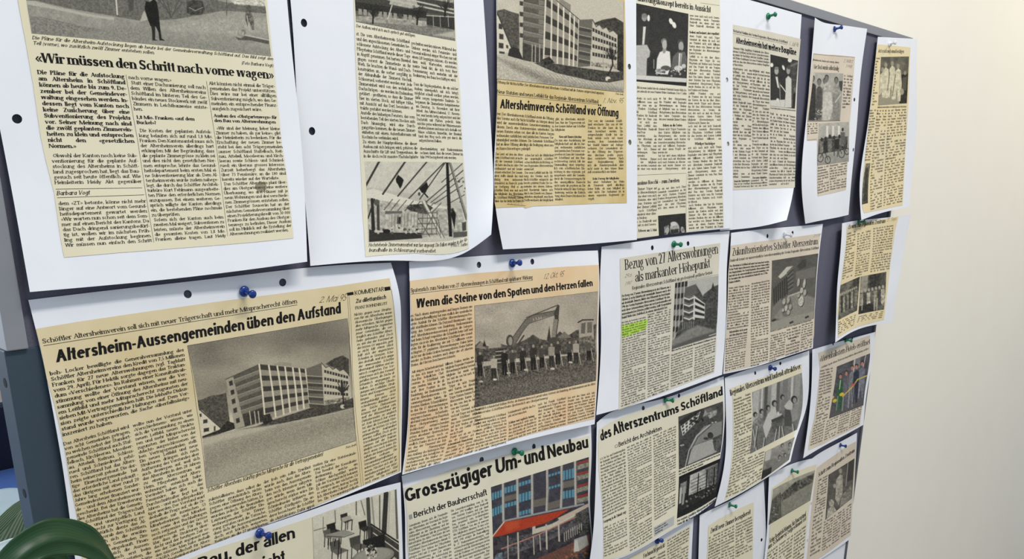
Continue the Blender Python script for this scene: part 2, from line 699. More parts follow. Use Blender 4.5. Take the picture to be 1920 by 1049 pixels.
        if c in 'CGQ':
            w = 1.22 * W
            self.arc(w / 2, C / 2, w / 2, C / 2, 0 if c == 'Q' else 42, 360 if c == 'Q' else 318)
            if c == 'G':
                self.bar(w - T * 1.02, .1, w - .02, C * .48)
                self.bar(w * .55, C * .48 - t, w, C * .48)
            if c == 'C' and s > 0:
                self.bar(w * .84, C * .68, w * .9, C)
            if c == 'Q':
                self.dia(w * .8, -.15, w * .5, .3, T)
            return w
        if c in 'EFLHITMNUJ':
            w = {'E': .95, 'F': .9, 'L': .9, 'H': 1.25, 'I': .0, 'T': 1.1, 'M': 1.55, 'N': 1.25, 'U': 1.2, 'J': .7}[c] * W
            tt = max(t, .07)
            if c in 'EFL':
                self.stem(0, 0, C, 'l' + ('r' if c == 'L' else ''), 'l' + ('r' if c == 'F' else ''))
                if c != 'L':
                    self.bar(0, C - tt, w, C)
                    self.bar(0, C * .5, w * .8, C * .5 + tt)
                if c != 'F':
                    self.bar(0, 0, w, tt)
                if s > 0:
                    if c != 'L':
                        self.bar(w - tt, C - .3, w, C)
                    if c != 'F':
                        self.bar(w - tt, 0, w, .32)
            elif c == 'H':
                self.stem(0, 0, C, 'lr')
                self.stem(w - T, 0, C, 'lr')
                self.bar(T * .5, C * .48, w - T * .5, C * .48 + tt)
            elif c == 'I':
                self.stem(0, 0, C, 'lr')
                return T + (.05 if s > 0 else 0)
            elif c == 'T':
                self.stem(w / 2 - T / 2, 0, C)
                self.bar(0, C - tt, w, C)
                if s > 0:
                    self.bar(0, C - .3, tt, C)
                    self.bar(w - tt, C - .3, w, C)
            elif c == 'M':
                k = T if s <= 0 else t * 1.4
                self.bar(0, 0, k, C)
                self.stem(w - T, 0, C, 'r')
                self.dia(w / 2 - T / 2, 0, 0, C, T)
                self.dia(w / 2 - t / 2, 0, w - T * .8, C, t * 1.3)
                self.hs(-s, t + s, 0)
            elif c == 'N':
                k = T if s <= 0 else t * 1.4
                self.bar(0, 0, k, C)
                self.bar(w - k, 0, w, C)
                self.dia(w - T * 1.05, 0, 0, C, T * 1.05)
                self.hs(-s, t + s, 0)
                self.hs(w - t - s, w + s, C)
            elif c == 'U':
                self.stem(0, .5, C, 'lr', '')
                k = T if s <= 0 else t * 1.4
                self.bar(w - k, .5, w, C)
                self.arc(w / 2, .52, w / 2, .52, 180, 360)
                self.hs(w - t - s, w + s, C)
            else:
                self.bar(w - T, .3, w, C)
                self.arc(w / 2, .32, w / 2, .32, 200, 360)
            return w
        if c in '123456789':
            w = .84 * W
            tt = max(t, .09)
            if c == '1':
                self.stem(w * .35, 0, C)
                self.dia(w * .08, C * .78, w * .38, C, T * .6)
            elif c == '2':
                self.arc(w / 2, C * .72, w / 2, C * .28, -35, 170)
                self.dia(0, 0, w * .62, C * .58, T)
                self.bar(0, 0, w, tt)
            elif c in '35':
                self.arc(w * .45, C * .29, w * .55, C * .29, -150, 110)
                if c == '3':
                    self.arc(w * .45, C * .76, w * .5, C * .24, -80, 155)
                else:
                    self.bar(w * .12, C * .5, w * .12 + tt, C)
                    self.bar(w * .12, C - max(T * .5, tt), w * .95, C)
            elif c == '4':
                self.bar(w * .6, 0, w * .6 + T, C)
                self.bar(0, C * .28, w, C * .28 + tt)
                self.dia(0, C * .28, w * .6, C, tt * 1.1)
            elif c in '69':
                q0 = len(self.q)
                self.arc(w / 2, C * .32, w / 2, C * .32, 0, 360)
                self.arc(w * .62, C * .36, w * .62, C * .64, 100, 182)
                if c == '9':
                    self.q[q0:] = [[(w - x, C - y) for x, y in f] for f in self.q[q0:]]
            elif c == '7':
                self.bar(0, C - max(T * .6, tt), w, C)
                self.dia(w * .2, 0, w - T, C, T)
            elif c == '8':
                self.arc(w / 2, C * .74, w * .44, C * .26, 0, 360)
                self.arc(w / 2, C * .28, w * .5, C * .28, 0, 360)
            return w
        if c in '.,:;':
            r = max(T * .55, .09)
            self.dot(r, r, r)
            if c in ':;':
                self.dot(r, 1 - r, r)
            if c in ',;':
                self.dia(r * .4, -.28, r * 1.1, r, r * .8)
            return 2 * r
        if c in '-–':
            w = (.5 if c == '-' else .9) * W
            self.bar(.02, .42, w, .42 + max(t, T * .55))
            return w
        if c in '«»':
            x = .36 * W
            for k in (0, 1):
                for y in (.12, .88):
                    if c == '«':
                        self.dia(k * x + (.3 * W if y != .5 else 0), y, k * x, .5, max(t, T * .6))
                    else:
                        self.dia(k * x, y, k * x + .3 * W, .5, max(t, T * .6))
            return .72 * W
        if c in '()':
            self.arc(.4 * W if c == '(' else 0, .5, .4 * W, 1.0, 120 if c == '(' else -60, 240 if c == '(' else 60, T=T * .7, t=t * .5)
            return .36 * W
        if c in '!?':
            r = max(T * .55, .1)
            if c == '!':
                self.bar(r - T * .4, .42, r + T * .4, C)
                self.dot(r, r, r)
                return 2 * r
            self.arc(.35 * W, C - .36, .35 * W, .36, -70, 165)
            self.bar(.35 * W - T / 2, .38, .35 * W + T / 2, .66)
            self.dot(.35 * W, r, r)
            return .7 * W
        if c == '/':
            self.dia(0, -.1, .5 * W, C, T * .6)
            return .5 * W
        if c in "'’":
            self.bar(0, C - .4, T * .6, C)
            return T * .6
        if c == '□':
            w = 1.0
            for b in ((0, 0, w, .1), (0, .9, w, 1), (0, 0, .1, 1), (w - .1, 0, w, 1)):
                self.bar(*b)
            return w
        self.bar(0, 0, .4 * W, t)
        return .4 * W

    def width(self, txt):
        return sum(self.sp * self.w if ch == ' ' else self.glyph(ch)[1] + self.sb for ch in txt) - self.sb

    def line(self, txt, space=None, x=0.0):
        out = []
        for ch in txt:
            if ch == ' ':
                x += (space if space is not None else self.sp * self.w)
                continue
            g, w = self.glyph(ch)
            if len(g):
                out.append(g + np.array([x, 0]))
            x += w + self.sb
        return (np.concatenate(out) if out else np.zeros((0, 4, 2))), x - self.sb


SERIF = Face(.22, .10, .14, .95, n=5)
SERIF_SM = Face(.215, .13, .13, .95, n=3)
SERIF_B = Face(.32, .13, .12, 1.0, n=4, sb=.07)
SERIF_I = Face(.21, .12, .08, .90, n=3, slant=.24, one=True)
HEAD_SERIF = Face(.31, .09, .11, .92, n=9, sb=.07, sp=.36)         # bold serif headlines
COND_SERIF = Face(.15, .06, .085, .60, n=8, sb=.07, sp=.50)         # tall narrow serif headlines
COND_SERIF_B = Face(.22, .08, .07, .66, n=8, sb=.06, sp=.46)
FUTURA = Face(.285, .225, 0, .80, one=True, n=9, sb=.07, cap=1.38, asc=1.46, desc=.34, sp=.32)   # heavy geometric sans
SYNTAX = Face(.32, .25, 0, .92, n=9, sb=.07, cap=1.36, asc=1.46, desc=.44, sp=.36)            # heavy humanist sans
SANS = Face(.19, .15, 0, .86, n=7, sb=.11, cap=1.38, asc=1.46, desc=.4, sp=.36)
SYNTAX_M = Face(.23, .19, 0, .86, n=8, sb=.09, cap=1.36, asc=1.46, desc=.44, sp=.36)
GROT = Face(.27, .22, 0, .9, n=9, sb=.08, cap=1.36, asc=1.4, desc=.4, sp=.34)
FUTURA_I = Face(.24, .2, 0, .82, one=True, n=6, slant=.16, sb=.07, cap=1.4)
COND_I = Face(.21, .09, .05, .66, n=6, slant=.18, sb=.06, one=True, sp=.5)
SANS_L = Face(.15, .12, 0, .9, n=7, sb=.11, one=True)
HAND = Face(.09, .08, 0, .75, n=6, sb=.16, slant=.25, one=True)


def put_quads(s, fn, q, w, h, name, m, off, parent):
    """q: (N,4,2) glyph quads in a box w x h (y down) -> mesh on the sheet"""
    v = q.reshape(-1, 2)
    uv = fn(v[:, 0] / w, v[:, 1] / h)
    me = mesh_np(name, s.loc(uv, off), np.arange(len(v)).reshape(-1, 4))
    return link(name, me, m, parent=parent)


def headline(s, quad, txt, face, name='headline', m=None, off=0.46, under=None, wmax=1.0):
    """one line of lettering; quad's bottom edge is the baseline, its top edge the cap height"""
    fn = quad_uv(s, quad)
    g, w = face.line(txt)
    H = face.cap
    g = g.copy()
    g[..., 1] = H - g[..., 1]
    return put_quads(s, fn, g, w / wmax, H, name, m or INK, off, s.clip)


def column(s, quad, lines, face, name='text_column', m=None, off=0.46, xh=.47, bold=None, parent=None):
    """justified lines of text filling a pixel quad; '|' ends a paragraph, '^' sets a bold line, '=' a centred bold one"""
    fn = quad_uv(s, quad)
    mw, mh = surf_size(s, quad)
    n = len(lines)
    pitch = mh / n
    k = pitch * xh                       # mm per x-height
    W = mw / k                           # column width in x-heights
    P = pitch / k
    bold = bold or SERIF_B

    nat = sorted(face.width(l.strip('^=|')) for l in lines if l.strip())
    fit = W / nat[int((len(nat) - 1) * .9)] if nat else 1
    fit = min(fit, 1.25)
    out = []
    for i, l in enumerate(lines):
        fc = face
        cen = False
        if l[:1] in '^=' and l:
            fc, cen = bold, l[0] == '='
            l = l[1:]
        ragged = l.endswith('|') or cen or fc is bold
        l = l.rstrip('|')
        if not l.strip():
            continue
        ind = (len(l) - len(l.lstrip(' '))) * .35
        l = l.strip()
        if ragged and not cen and fc is bold and i + 1 < n and lines[i + 1][:1] == '^' and face is bold:
            ragged = False
        wn = fc.width(l) * fit
        ns = l.count(' ')
        avail = W - ind
        kx = fit
        sp = None
        if wn > avail:
            kx = fit * avail / wn
        elif not ragged and ns:
            sp = fc.sp * fc.w + (avail - wn) / ns / fit
        g, w = fc.line(l, sp)
        g = g.copy()
        g[..., 0] = g[..., 0] * kx + (ind if not cen else (W - w * kx) / 2)
        g[..., 1] = P * (i + .76) - g[..., 1]
        out.append(g)
    if not out:
        return None
    return put_quads(s, fn, np.concatenate(out), W, P * n, name, m or INK, off, parent or s.clip)


def rule(s, pts, mm=.25, name='rule', m=None, off=0.46, parent=None):
    """printed line through pixel points"""
    uv = s.uv(pts)
    d = []
    for a, b in zip(uv[:-1], uv[1:]):
        d += [a + (b - a) * k / 12 for k in range(12)]
    d = np.array(d + [uv[-1]])
    sz = np.array(s.size)
    tg = np.gradient(d * sz, axis=0)
    tg /= np.linalg.norm(tg, axis=1, keepdims=True) + 1e-12
    nn = np.stack([-tg[:, 1], tg[:, 0]], 1) * mm / 2 / sz
    n = len(d)
    v = np.concatenate([d + nn, d - nn])
    i = np.arange(n - 1)
    me = mesh_np(name, s.loc(v, off), np.stack([i, i + 1, n + i + 1, n + i], 1))
    return link(name, me, m or INK, parent=parent or s.clip)


def frame(s, quad, mm=.25, name='border_rule'):
    return rule(s, list(quad) + [quad[0]], mm, name)


def patch(s, poly, m, name, off=0.38, parent=None):
    return clip_part(s, poly, m, name, off, parent)


def clip_part(s, poly, m, name, off, parent):
    uv = [tuple(p) for p in dense(s.uv(poly), 6)]
    v, f = cdt(uv, [], 12, 12)
    me = mesh_np(name, s.loc(v, off), np.zeros((0, 4), int), f)
    fix_normals(me)
    surface_normals(me, s, v)
    return link(name, me, m, parent=parent or s.clip)


# ---------------------------------------------------------------- printed pictures
def vnoise(x, y, seed=0):
    xi, yi = np.floor(x).astype(int), np.floor(y).astype(int)
    fx, fy = x - xi, y - yi
    fx, fy = fx * fx * (3 - 2 * fx), fy * fy * (3 - 2 * fy)

    def h(a, b):
        n = (a * 374761393 + b * 668265263 + seed * 974634777) & 0x7fffffff
        n = ((n ^ (n >> 13)) * 1274126177) & 0x7fffffff
        return ((n ^ (n >> 16)) & 0xffff) / 65535.0
    return (h(xi, yi) * (1 - fx) + h(xi + 1, yi) * fx) * (1 - fy) + (h(xi, yi + 1) * (1 - fx) + h(xi + 1, yi + 1) * fx) * fy


class Pic:
    """a picture printed on a sheet: a fine grid whose ink is drawn shape by shape"""

    def __init__(self, s, quad, step=.9, base=.6, name='photograph', off=0.4, tint=(1.0, .97, .88)):
        self.s, self.name, self.off, self.tint = s, name, off, tint
        q = np.array(quad, float)
        w = max(np.linalg.norm(q[1] - q[0]), np.linalg.norm(q[2] - q[3]))
        h = max(np.linalg.norm(q[3] - q[0]), np.linalg.norm(q[2] - q[1]))
        self.nx, self.ny = max(8, int(w / step)), max(8, int(h / step))
        x, y = np.meshgrid(np.linspace(0, 1, self.nx), np.linspace(0, 1, self.ny))
        self.lx, self.ly = x.ravel(), y.ravel()
        uv = quad_uv(s, quad)(self.lx, self.ly)
        self.v = s.loc(uv, off)
        p = project(s.pos(uv, off))
        self.x, self.y = p[:, 0], p[:, 1]
        self.c = np.ones((len(self.x), 3)) * base

    def _mix(self, a, col, idx=None):
        col = np.asarray(col, float)
        if col.ndim == 0:
            col = np.ones(3) * col
        if idx is None:
            self.c = self.c * (1 - a[:, None]) + col * a[:, None]
        else:
            self.c[idx] = self.c[idx] * (1 - a[:, None]) + col * a[:, None]

    def poly(self, pts, col, soft=.7, a=1.0, tex=0.0, ts=3.0):
        pts = np.array(pts, float)
        lo, hi = pts.min(0) - 3 - soft, pts.max(0) + 3 + soft
        k = np.where((self.x > lo[0]) & (self.x < hi[0]) & (self.y > lo[1]) & (self.y < hi[1]))[0]
        if not len(k):
            return self
        p = np.stack([self.x[k], self.y[k]], 1)
        ins = inside(p, pts)
        d = np.full(len(k), 1e9)
        for i in range(len(pts)):
            u, v = pts[i], pts[(i + 1) % len(pts)]
            e = v - u
            t = np.clip(((p - u) @ e) / (e @ e + 1e-9), 0, 1)
            d = np.minimum(d, np.linalg.norm(p - u - t[:, None] * e, axis=1))
        sd = np.where(ins, d, -d)
        al = np.clip(.5 + sd / (2 * soft), 0, 1) * a
        cc = np.asarray(col, float)
        if tex:
            n = vnoise(p[:, 0] / ts, p[:, 1] / ts, 3) * .6 + vnoise(p[:, 0] / ts * 2.3, p[:, 1] / ts * 2.3, 5) * .4
            cc = (cc if cc.ndim else np.ones(3) * cc)[None] * (1 + tex * 2 * (n[:, None] - .5))
        self._mix(al, cc, k)
        return self

    def line(self, pts, w, col, soft=.6, a=1.0):
        pts = np.array(pts, float)
        for u, v in zip(pts[:-1], pts[1:]):
            lo, hi = np.minimum(u, v) - w - 2, np.maximum(u, v) + w + 2
            k = np.where((self.x > lo[0]) & (self.x < hi[0]) & (self.y > lo[1]) & (self.y < hi[1]))[0]
            if not len(k):
                continue
            p = np.stack([self.x[k], self.y[k]], 1)
            e = v - u
            t = np.clip(((p - u) @ e) / (e @ e + 1e-9), 0, 1)
            d = np.linalg.norm(p - u - t[:, None] * e, axis=1)
            self._mix(np.clip(.5 + (w / 2 - d) / (2 * soft), 0, 1) * a, col, k)
        return self

    def ell(self, cx, cy, rx, ry, col, rot=0, soft=.7, a=1.0, tex=0.0, ts=3):
        t = np.linspace(0, 2 * math.pi, 18, endpoint=False)
        c, s = math.cos(math.radians(rot)), math.sin(math.radians(rot))
        return self.poly(np.stack([cx + rx * np.cos(t) * c - ry * np.sin(t) * s, cy + rx * np.cos(t) * s + ry * np.sin(t) * c], 1), col, soft, a, tex, ts)

    def grad(self, c0, c1, x=0.0):
        t = self.ly[:, None] * (1 - x) + self.lx[:, None] * x
        self.c = np.asarray(c0) * (1 - t) + np.asarray(c1) * t * np.ones(3)
        return self

    def tex(self, amp, scale, seed=1, sx=1.0):
        n = vnoise(self.x / scale / sx, self.y / scale, seed) * .6 + vnoise(self.x / scale * 2.1 / sx, self.y / scale * 2.1, seed + 1) * .4
        self.c = self.c * (1 + amp * 2 * (n[:, None] - .5))
        return self

    def speck(self, region, n, col, rmin, rmax, a=.8, soft=.5):
        """scattered dabs (foliage, gravel) inside a pixel polygon"""
        region = np.array(region, float)
        lo, hi = region.min(0), region.max(0)
        k = 0
        while k < n:
            p = lo + RNG.random(2) * (hi - lo)
            if inside(p[None], region)[0]:
                r = rmin + RNG.random() * (rmax - rmin)
                c = col[int(RNG.integers(len(col)))] if isinstance(col, (list, tuple)) else col
                self.ell(p[0], p[1], r, r * (.5 + RNG.random() * .7), c, RNG.random() * 180, soft, a)
            k += 1
        return self

    def facade(self, quad, nx, ny, col, win, mx=.2, my=.25, soft=.5):
        """a grid of windows on a four-cornered wall (tl, tr, br, bl)"""
        q = np.array(quad, float)
        self.poly(q, col, soft)

        def at(x, y):
            return (q[0] * (1 - x) + q[1] * x) * (1 - y) + (q[3] * (1 - x) + q[2] * x) * y
        for i in range(nx):
            for j in range(ny):
                x0, x1, y0, y1 = (i + mx) / nx, (i + 1 - mx) / nx, (j + my) / ny, (j + 1 - my) / ny
                self.poly([at(x0, y0), at(x1, y0), at(x1, y1), at(x0, y1)], win, soft)
        return self

    def person(self, x, y, h, coat, skin=.6, hair=.2, w=1.0, legs=None):
        """small standing figure, feet at (x, y), h pixels tall"""
        self.ell(x, y - h * .91, h * .055 * w, h * .08, hair)
        self.ell(x, y - h * .89, h * .045 * w, h * .06, skin)
        self.poly([(x - h * .13 * w, y - h * .78), (x - h * .05 * w, y - h * .82), (x + h * .05 * w, y - h * .82), (x + h * .13 * w, y - h * .78), (x + h * .12 * w, y - h * .42), (x - h * .12 * w, y - h * .42)], coat)
        l = coat if legs is None else legs
        self.poly([(x - h * .1 * w, y - h * .44), (x + h * .1 * w, y - h * .44), (x + h * .09 * w, y), (x + h * .02 * w, y), (x, y - h * .3), (x - h * .02 * w, y), (x - h * .09 * w, y)], l)
        return self

    def done(self, grain=.05, parent=None, label=None, tint=None):
        tint = np.array(self.tint if tint is None else tint)
        c = self.c + RNG.normal(0, grain, (len(self.x), 1))
        c = np.clip(c, .03, .97)
        c = lin(c * tint)
        nx, ny = self.nx, self.ny
        i = (np.arange(ny - 1)[:, None] * nx + np.arange(nx - 1)[None]).ravel()
        me = mesh_np(self.name, self.v, np.stack([i, i + nx, i + nx + 1, i + 1], 1))
        at = me.color_attributes.new('ink', 'FLOAT_COLOR', 'POINT')
        at.data.foreach_set('color', np.concatenate([c, np.ones((len(c), 1))], 1).astype(np.float32).ravel())
        o = link(self.name, me, picture_mat(), parent=parent or self.s.clip)
        if label:
            o['label'] = label
        return o


WORDS = []


def filler(n, width=30, ragged=True):
    """illegible small print: words of these articles, set line by line"""
    out = []
    left = int(RNG.integers(6, 12))
    for i in range(n):
        l, start = '', left == 0
        if left <= 0:
            left = int(RNG.integers(6, 13))
            l = '  '
        while len(l) < width - 4:
            wd = WORDS[int(RNG.integers(len(WORDS)))]
            if len(l) + len(wd) > width + 2:
                wd = wd[:max(2, width - len(l) - 1)] + '-'
            l += wd + ' '
        left -= 1
        l = l.rstrip()
        if left == 0 and ragged:
            l = l[:int(width * (.3 + .5 * RNG.random()))].rstrip() + '|'
        out.append(l)
    return out
# ---------------------------------------------------------------- the room and the board
def prism(pts, z0, z1, bevel=0.0):
    """pts: (x, y) board mm polygon, extruded from z0 to z1 -> bmesh in world metres"""
    bm = bmesh.new()
    a = [bm.verts.new(b2w([x, y, z0])) for x, y in pts]
    b = [bm.verts.new(b2w([x, y, z1])) for x, y in pts]
    n = len(pts)
    bm.faces.new(a)
    bm.faces.new(b[::-1])
    for i in range(n):
        bm.faces.new((a[i], b[i], b[(i + 1) % n], a[(i + 1) % n]))
    bmesh.ops.recalc_face_normals(bm, faces=bm.faces)
    if bevel:
        bmesh.ops.bevel(bm, geom=list(bm.edges), offset=bevel / 1000, segments=2, affect='EDGES', profile=.6)
    return bm


def add(name, bm, m, parent=None, smooth=False):
    me = bpy.data.meshes.new(name)
    bm.to_mesh(me)
    bm.free()
    if smooth:
        me.shade_smooth()
    return link(name, me, m, parent)


def rect(x0, y0, x1, y1):
    return [(x0, y0), (x1, y0), (x1, y1), (x0, y1)]


def xy(px, py, z=0):
    return tuple(hit(px, py, z)[:2])


WALL = mat('wall_plaster', (0.98, 0.955, 0.895), 0.9, 0.3, 9, rgb2=(0.99, 0.97, 0.915), spec=0.15, bump=0.25)
GREYRAIL = mat('grey_rail', (0.56, 0.565, 0.58), 0.5, 0.3, 30, rgb2=(0.60, 0.60, 0.61), metal=0.25)
FELT = mat('dark_felt', (0.385, 0.38, 0.435), 0.95, 0.5, 900, rgb2=(0.425, 0.42, 0.475), spec=0.1, bump=0.3)
LEG = mat('dark_steel', (0.235, 0.285, 0.325), 0.45, 0.3, 500, rgb2=(0.25, 0.30, 0.34), metal=0.1)
FLOORY = -1500


def structure(o):
    o['kind'] = 'structure'
    return o


structure(add('wall_back', prism(rect(300, FLOORY, 3600, 1400), -150, -38), WALL))
structure(add('floor', prism(rect(-2600, FLOORY - 40, 3600, FLOORY), -2600, 3600) if False else prism([(-2600, FLOORY - 40), (3600, FLOORY - 40), (3600, FLOORY), (-2600, FLOORY)], -2600, 3600),
              mat('floor_linoleum', (0.55, 0.50, 0.44), 0.5, 0.4, 20, rgb2=(0.6, 0.56, 0.5))))
structure(add('wall_far', prism(rect(-2600, FLOORY, 3600, 1400), -2700, -2600), mat('far_plaster', (0.80, 0.74, 0.70), 0.9, 0.3, 5, rgb2=(0.84, 0.78, 0.74))))

# pinboard: panel, rails, legs
TL_out, TR_out = xy(-35, -330, 4), xy(1713, 71, 4)
board = bpy.data.objects.new('pinboard', None)
COL.objects.link(board)
x_l = xy(12, 655, 4)[0]
y_t = TR_out[1]
x_r0, x_r1 = TR_out[0], xy(1602, 930, 4)[0]
y_b = -930
sl = (x_r1 - x_r0) / (xy(1602, 930, 4)[1] - y_t)
x_rb = x_r0 + sl * (y_b - y_t)
board.location = b2w([(x_l + x_r0) / 2, y_b, 0])


def bpart(name, pts, z0, z1, m, bev=0.0, parent=None):
    bm = prism(pts, z0, z1, bev)
    off = Vector(board.location)
    for v in bm.verts:
        v.co -= off
    return add(name, bm, m, parent or board)


RW = 13
y_leg = xy(30, 656, 1)[1]
bpart('felt_panel', [(x_l + 6, y_b + 6), (x_rb - 6, y_b + 6), (x_r0 - 6, y_t - 6), (x_l + 6, y_t - 6)], -16, 0, FELT)
bpart('rail', [(x_l, y_t - RW), (x_r0, y_t - RW), (x_r0, y_t), (x_l, y_t)], -18, 3, GREYRAIL, .8)['label'] = 'grey top rail of the pinboard'
bpart('rail', [(x_l, y_leg), (x_l + RW, y_leg), (x_l + RW, y_t - RW), (x_l, y_t - RW)], -18, 4, GREYRAIL, .8)['label'] = 'grey left rail of the pinboard'
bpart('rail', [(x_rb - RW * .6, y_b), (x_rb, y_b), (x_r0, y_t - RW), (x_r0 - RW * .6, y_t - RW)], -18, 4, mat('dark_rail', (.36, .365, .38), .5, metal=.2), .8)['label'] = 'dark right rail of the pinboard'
bpart('rail', [(x_l, y_b - RW), (x_rb, y_b - RW), (x_rb, y_b), (x_l, y_b)], -18, 4, GREYRAIL, .8)['label'] = 'grey bottom rail of the pinboard'
for lx, top in ((x_l - 1, y_leg), (x_rb - 44, y_b + 20)):
    lg = bpart('leg', rect(lx, FLOORY, lx + 42, top), -24, 1.2, LEG, .8)
    lg['label'] = 'dark blue-grey steel leg of the pinboard'
    ft = bpart('foot', [(lx - 4, FLOORY), (lx + 46, FLOORY), (lx + 46, FLOORY + 35), (lx - 4, FLOORY + 35)], -30, 60, LEG, 3, lg)
    if lx < 400:
        for k, zz in enumerate((0,)):
            for hp in ((9, 718), (45, 925)):
                # drilled holes in the leg's outer face
                bm = bmesh.new()
                bmesh.ops.create_cone(bm, cap_ends=True, segments=20, radius1=.0033, radius2=.0033, depth=.0005)
                bmesh.ops.rotate(bm, verts=bm.verts, cent=(0, 0, 0), matrix=Matrix.Rotation(math.pi / 2, 3, 'Y'))
                # where the photo's ray meets the face x = lx
                v = R_CAM @ np.array([(hp[0] - IW / 2) / F_PX, -(hp[1] - IH / 2 - CY_OFF) / F_PX, -1.0])
                p = CAM + v * (lx / v[0])
                q = b2w([lx, p[1], -8])
                bmesh.ops.translate(bm, verts=bm.verts, vec=Vector(q) - Vector(board.location))
                add('bolt_hole', bm, mat('hole_black', (.06, .06, .07), .8), lg)
tag(board, 'grey-framed dark felt pinboard on steel legs, covered with newspaper pages', 'pinboard')
# ---------------------------------------------------------------- the pages
A1 = page('newspaper_page', [[(-75, -270, 2), (230, -270, 2), (520, -250, 3)],
                          [(-28, 90, 4), (262, 90, 3), (545, 90, 5)],
                          [(15, 320, 5), (290, 305, 4), (566, 302, 8)],
                          [(56, 548, 12), (325, 523, 11), (576, 491, 17)]], [(32, 223)],
          'white sheet with clipping «Wir müssen den Schritt nach vorne wagen», topmost at left')
clip(A1, [(18, -120), (255, -120), (488, -120), (500, 0), (509, 90), (516, 154), (528, 270), (537, 328), (550, 447), (470, 455), (330, 466), (225, 474), (120, 483), (113, 446), (101, 361), (85, 299), (76, 257), (62, 160), (49, 85), (40, 38), (33, 0)], 'cream')
A2 = page('newspaper_page', [[(515, -240, 2), (710, -200, 2), (850, -160, 2), (896, -146, 3)],
                          [(548, 40, 3), (720, 50, 3), (860, 60, 4), (911, 66, 5)],
                          [(560, 240, 3), (735, 255, 4), (872, 258, 6), (920, 262, 8)],
                          [(574, 400, 4), (748, 405, 5), (880, 395, 9), (925, 388, 16)],
                          [(582, 499, 9), (750, 489, 10), (876, 472, 14), (921, 440, 30)]], [(570, 43), (585, 246)],
          'white sheet with roof-truss photo at bottom, two punch holes in its left margin')
clip(A2, [(660, -120), (755, -120), (847, -120), (851, 0), (855, 77), (863, 180), (867, 280), (873, 369), (879, 466), (780, 475), (685, 482), (679, 394), (675, 290), (670, 193), (665, 77), (663, 0)], 'pale')
A4 = page('newspaper_page', [[(1165, -58, 2), (1270, -31, 2), (1374, -8, 3.8)],
                          [(1168, 100, 2.5), (1270, 110, 3), (1374, 110, 4.2)],
                          [(1168, 280, 3), (1270, 275, 3.5), (1374, 272, 5)],
                          [(1165, 452, 3), (1280, 437, 5), (1374, 428, 8)]], [(1363, 150), (1365, 270)],
          'white sheet with clipping «bereits in Aussicht», panel photo of speakers in a dark hall')
clip(A4, [(1170, -45), (1270, -32), (1349, -12), (1351, 88), (1352, 230), (1355, 330), (1357, 427), (1290, 434), (1284, 436), (1235, 442), (1172, 450), (1172, 200)], 'pale')
A3 = page('newspaper_page', [[(931, -132, 2), (1060, -98, 3), (1193, -58, 5)],
                          [(931, 60, 4), (1060, 70, 4), (1193, 75, 5.5)],
                          [(931, 215, 6), (1060, 220, 5), (1194, 222, 6)],
                          [(927, 365, 10), (1055, 360, 6), (1195, 345, 7)],
                          [(943, 468, 12), (1065, 461, 8), (1194, 450, 10)]], [(1180, 125), (1181, 267)],
          'white sheet with clipping «Altersheimverein Schöftland vor Öffnung» and tall building photo')
clip(A3, [(933, -120), (1050, -92), (1168, -50), (1171, 0), (1173, 71), (1174, 250), (1174, 300), (1175, 381), (1123, 382), (999, 387), (985, 391), (981, 388), (929, 390), (927, 380), (929, 319), (931, 220), (932, 100)], 'yellow')
A5 = page('newspaper_page', [[(1345, -17, 1.6), (1420, 4, 1.8), (1503, 27.5, 3)],
                          [(1347, 100, 2.5), (1425, 105, 3), (1497, 110, 4)],
                          [(1348, 260, 3), (1428, 262, 3.5), (1492, 262, 7)],
                          [(1349, 360, 3), (1428, 362, 5), (1489, 357, 14)],
                          [(1350, 433, 3), (1425, 425, 8), (1475, 413, 26)]], [],
          'white sheet with clipping «Altersheimverein hat weitere Baupläne» under a green pin')
clip(A5, [(1362, 44), (1435, 58), (1501, 73), (1496, 131), (1492, 230), (1490, 331), (1490, 352), (1430, 354), (1362, 357), (1362, 200)], 'grey')
A6 = page('newspaper_page', [[(1528, 33, 10), (1547, 43, 4), (1584, 48, 3), (1626, 54, 7)],
                          [(1520, 130, 7), (1548, 132, 4), (1582, 134, 4), (1614, 135, 6)],
                          [(1511, 230, 9), (1545, 231, 5), (1580, 230, 4), (1607, 229, 6)],
                          [(1503, 345, 14), (1540, 340, 8), (1573, 334, 6), (1597, 330, 8)],
                          [(1510, 420, 8), (1543, 413, 10), (1570, 408, 8), (1591, 403, 9)]], [(1602, 187), (1600, 281)],
          'narrow white sheet with group photo above and cycling photo below, blue pin')
clip(A6, [(1525, 100), (1565, 103), (1603, 107), (1599, 165), (1593, 230), (1590, 290), (1586, 356), (1558, 363), (1533, 368), (1532, 310), (1532, 263), (1513, 264), (1513, 222), (1515, 186), (1521, 135)], 'pink')
A7 = page('newspaper_page', [[(1646, 69, 6), (1680, 71, 5), (1720, 73, 7)],
                          [(1637, 150, 8), (1677, 151, 6), (1719, 152, 8)],
                          [(1625, 248, 10), (1670, 247, 7), (1719, 244, 9)],
                          [(1612, 345, 14), (1660, 340, 9), (1711, 335, 12)],
                          [(1615, 413, 22), (1655, 399, 14), (1705, 388, 16)]], [(1710, 192), (1709, 277)],
          'white sheet with clipping of people in white clothes, at the board top right corner')
clip(A7, [(1646, 83), (1678, 86), (1707, 89), (1705, 131), (1701, 230), (1698, 266), (1694, 353), (1692, 385), (1655, 393), (1620, 400), (1616, 389), (1617, 375), (1621, 305), (1629, 225), (1637, 153), (1642, 105)], 'gold')

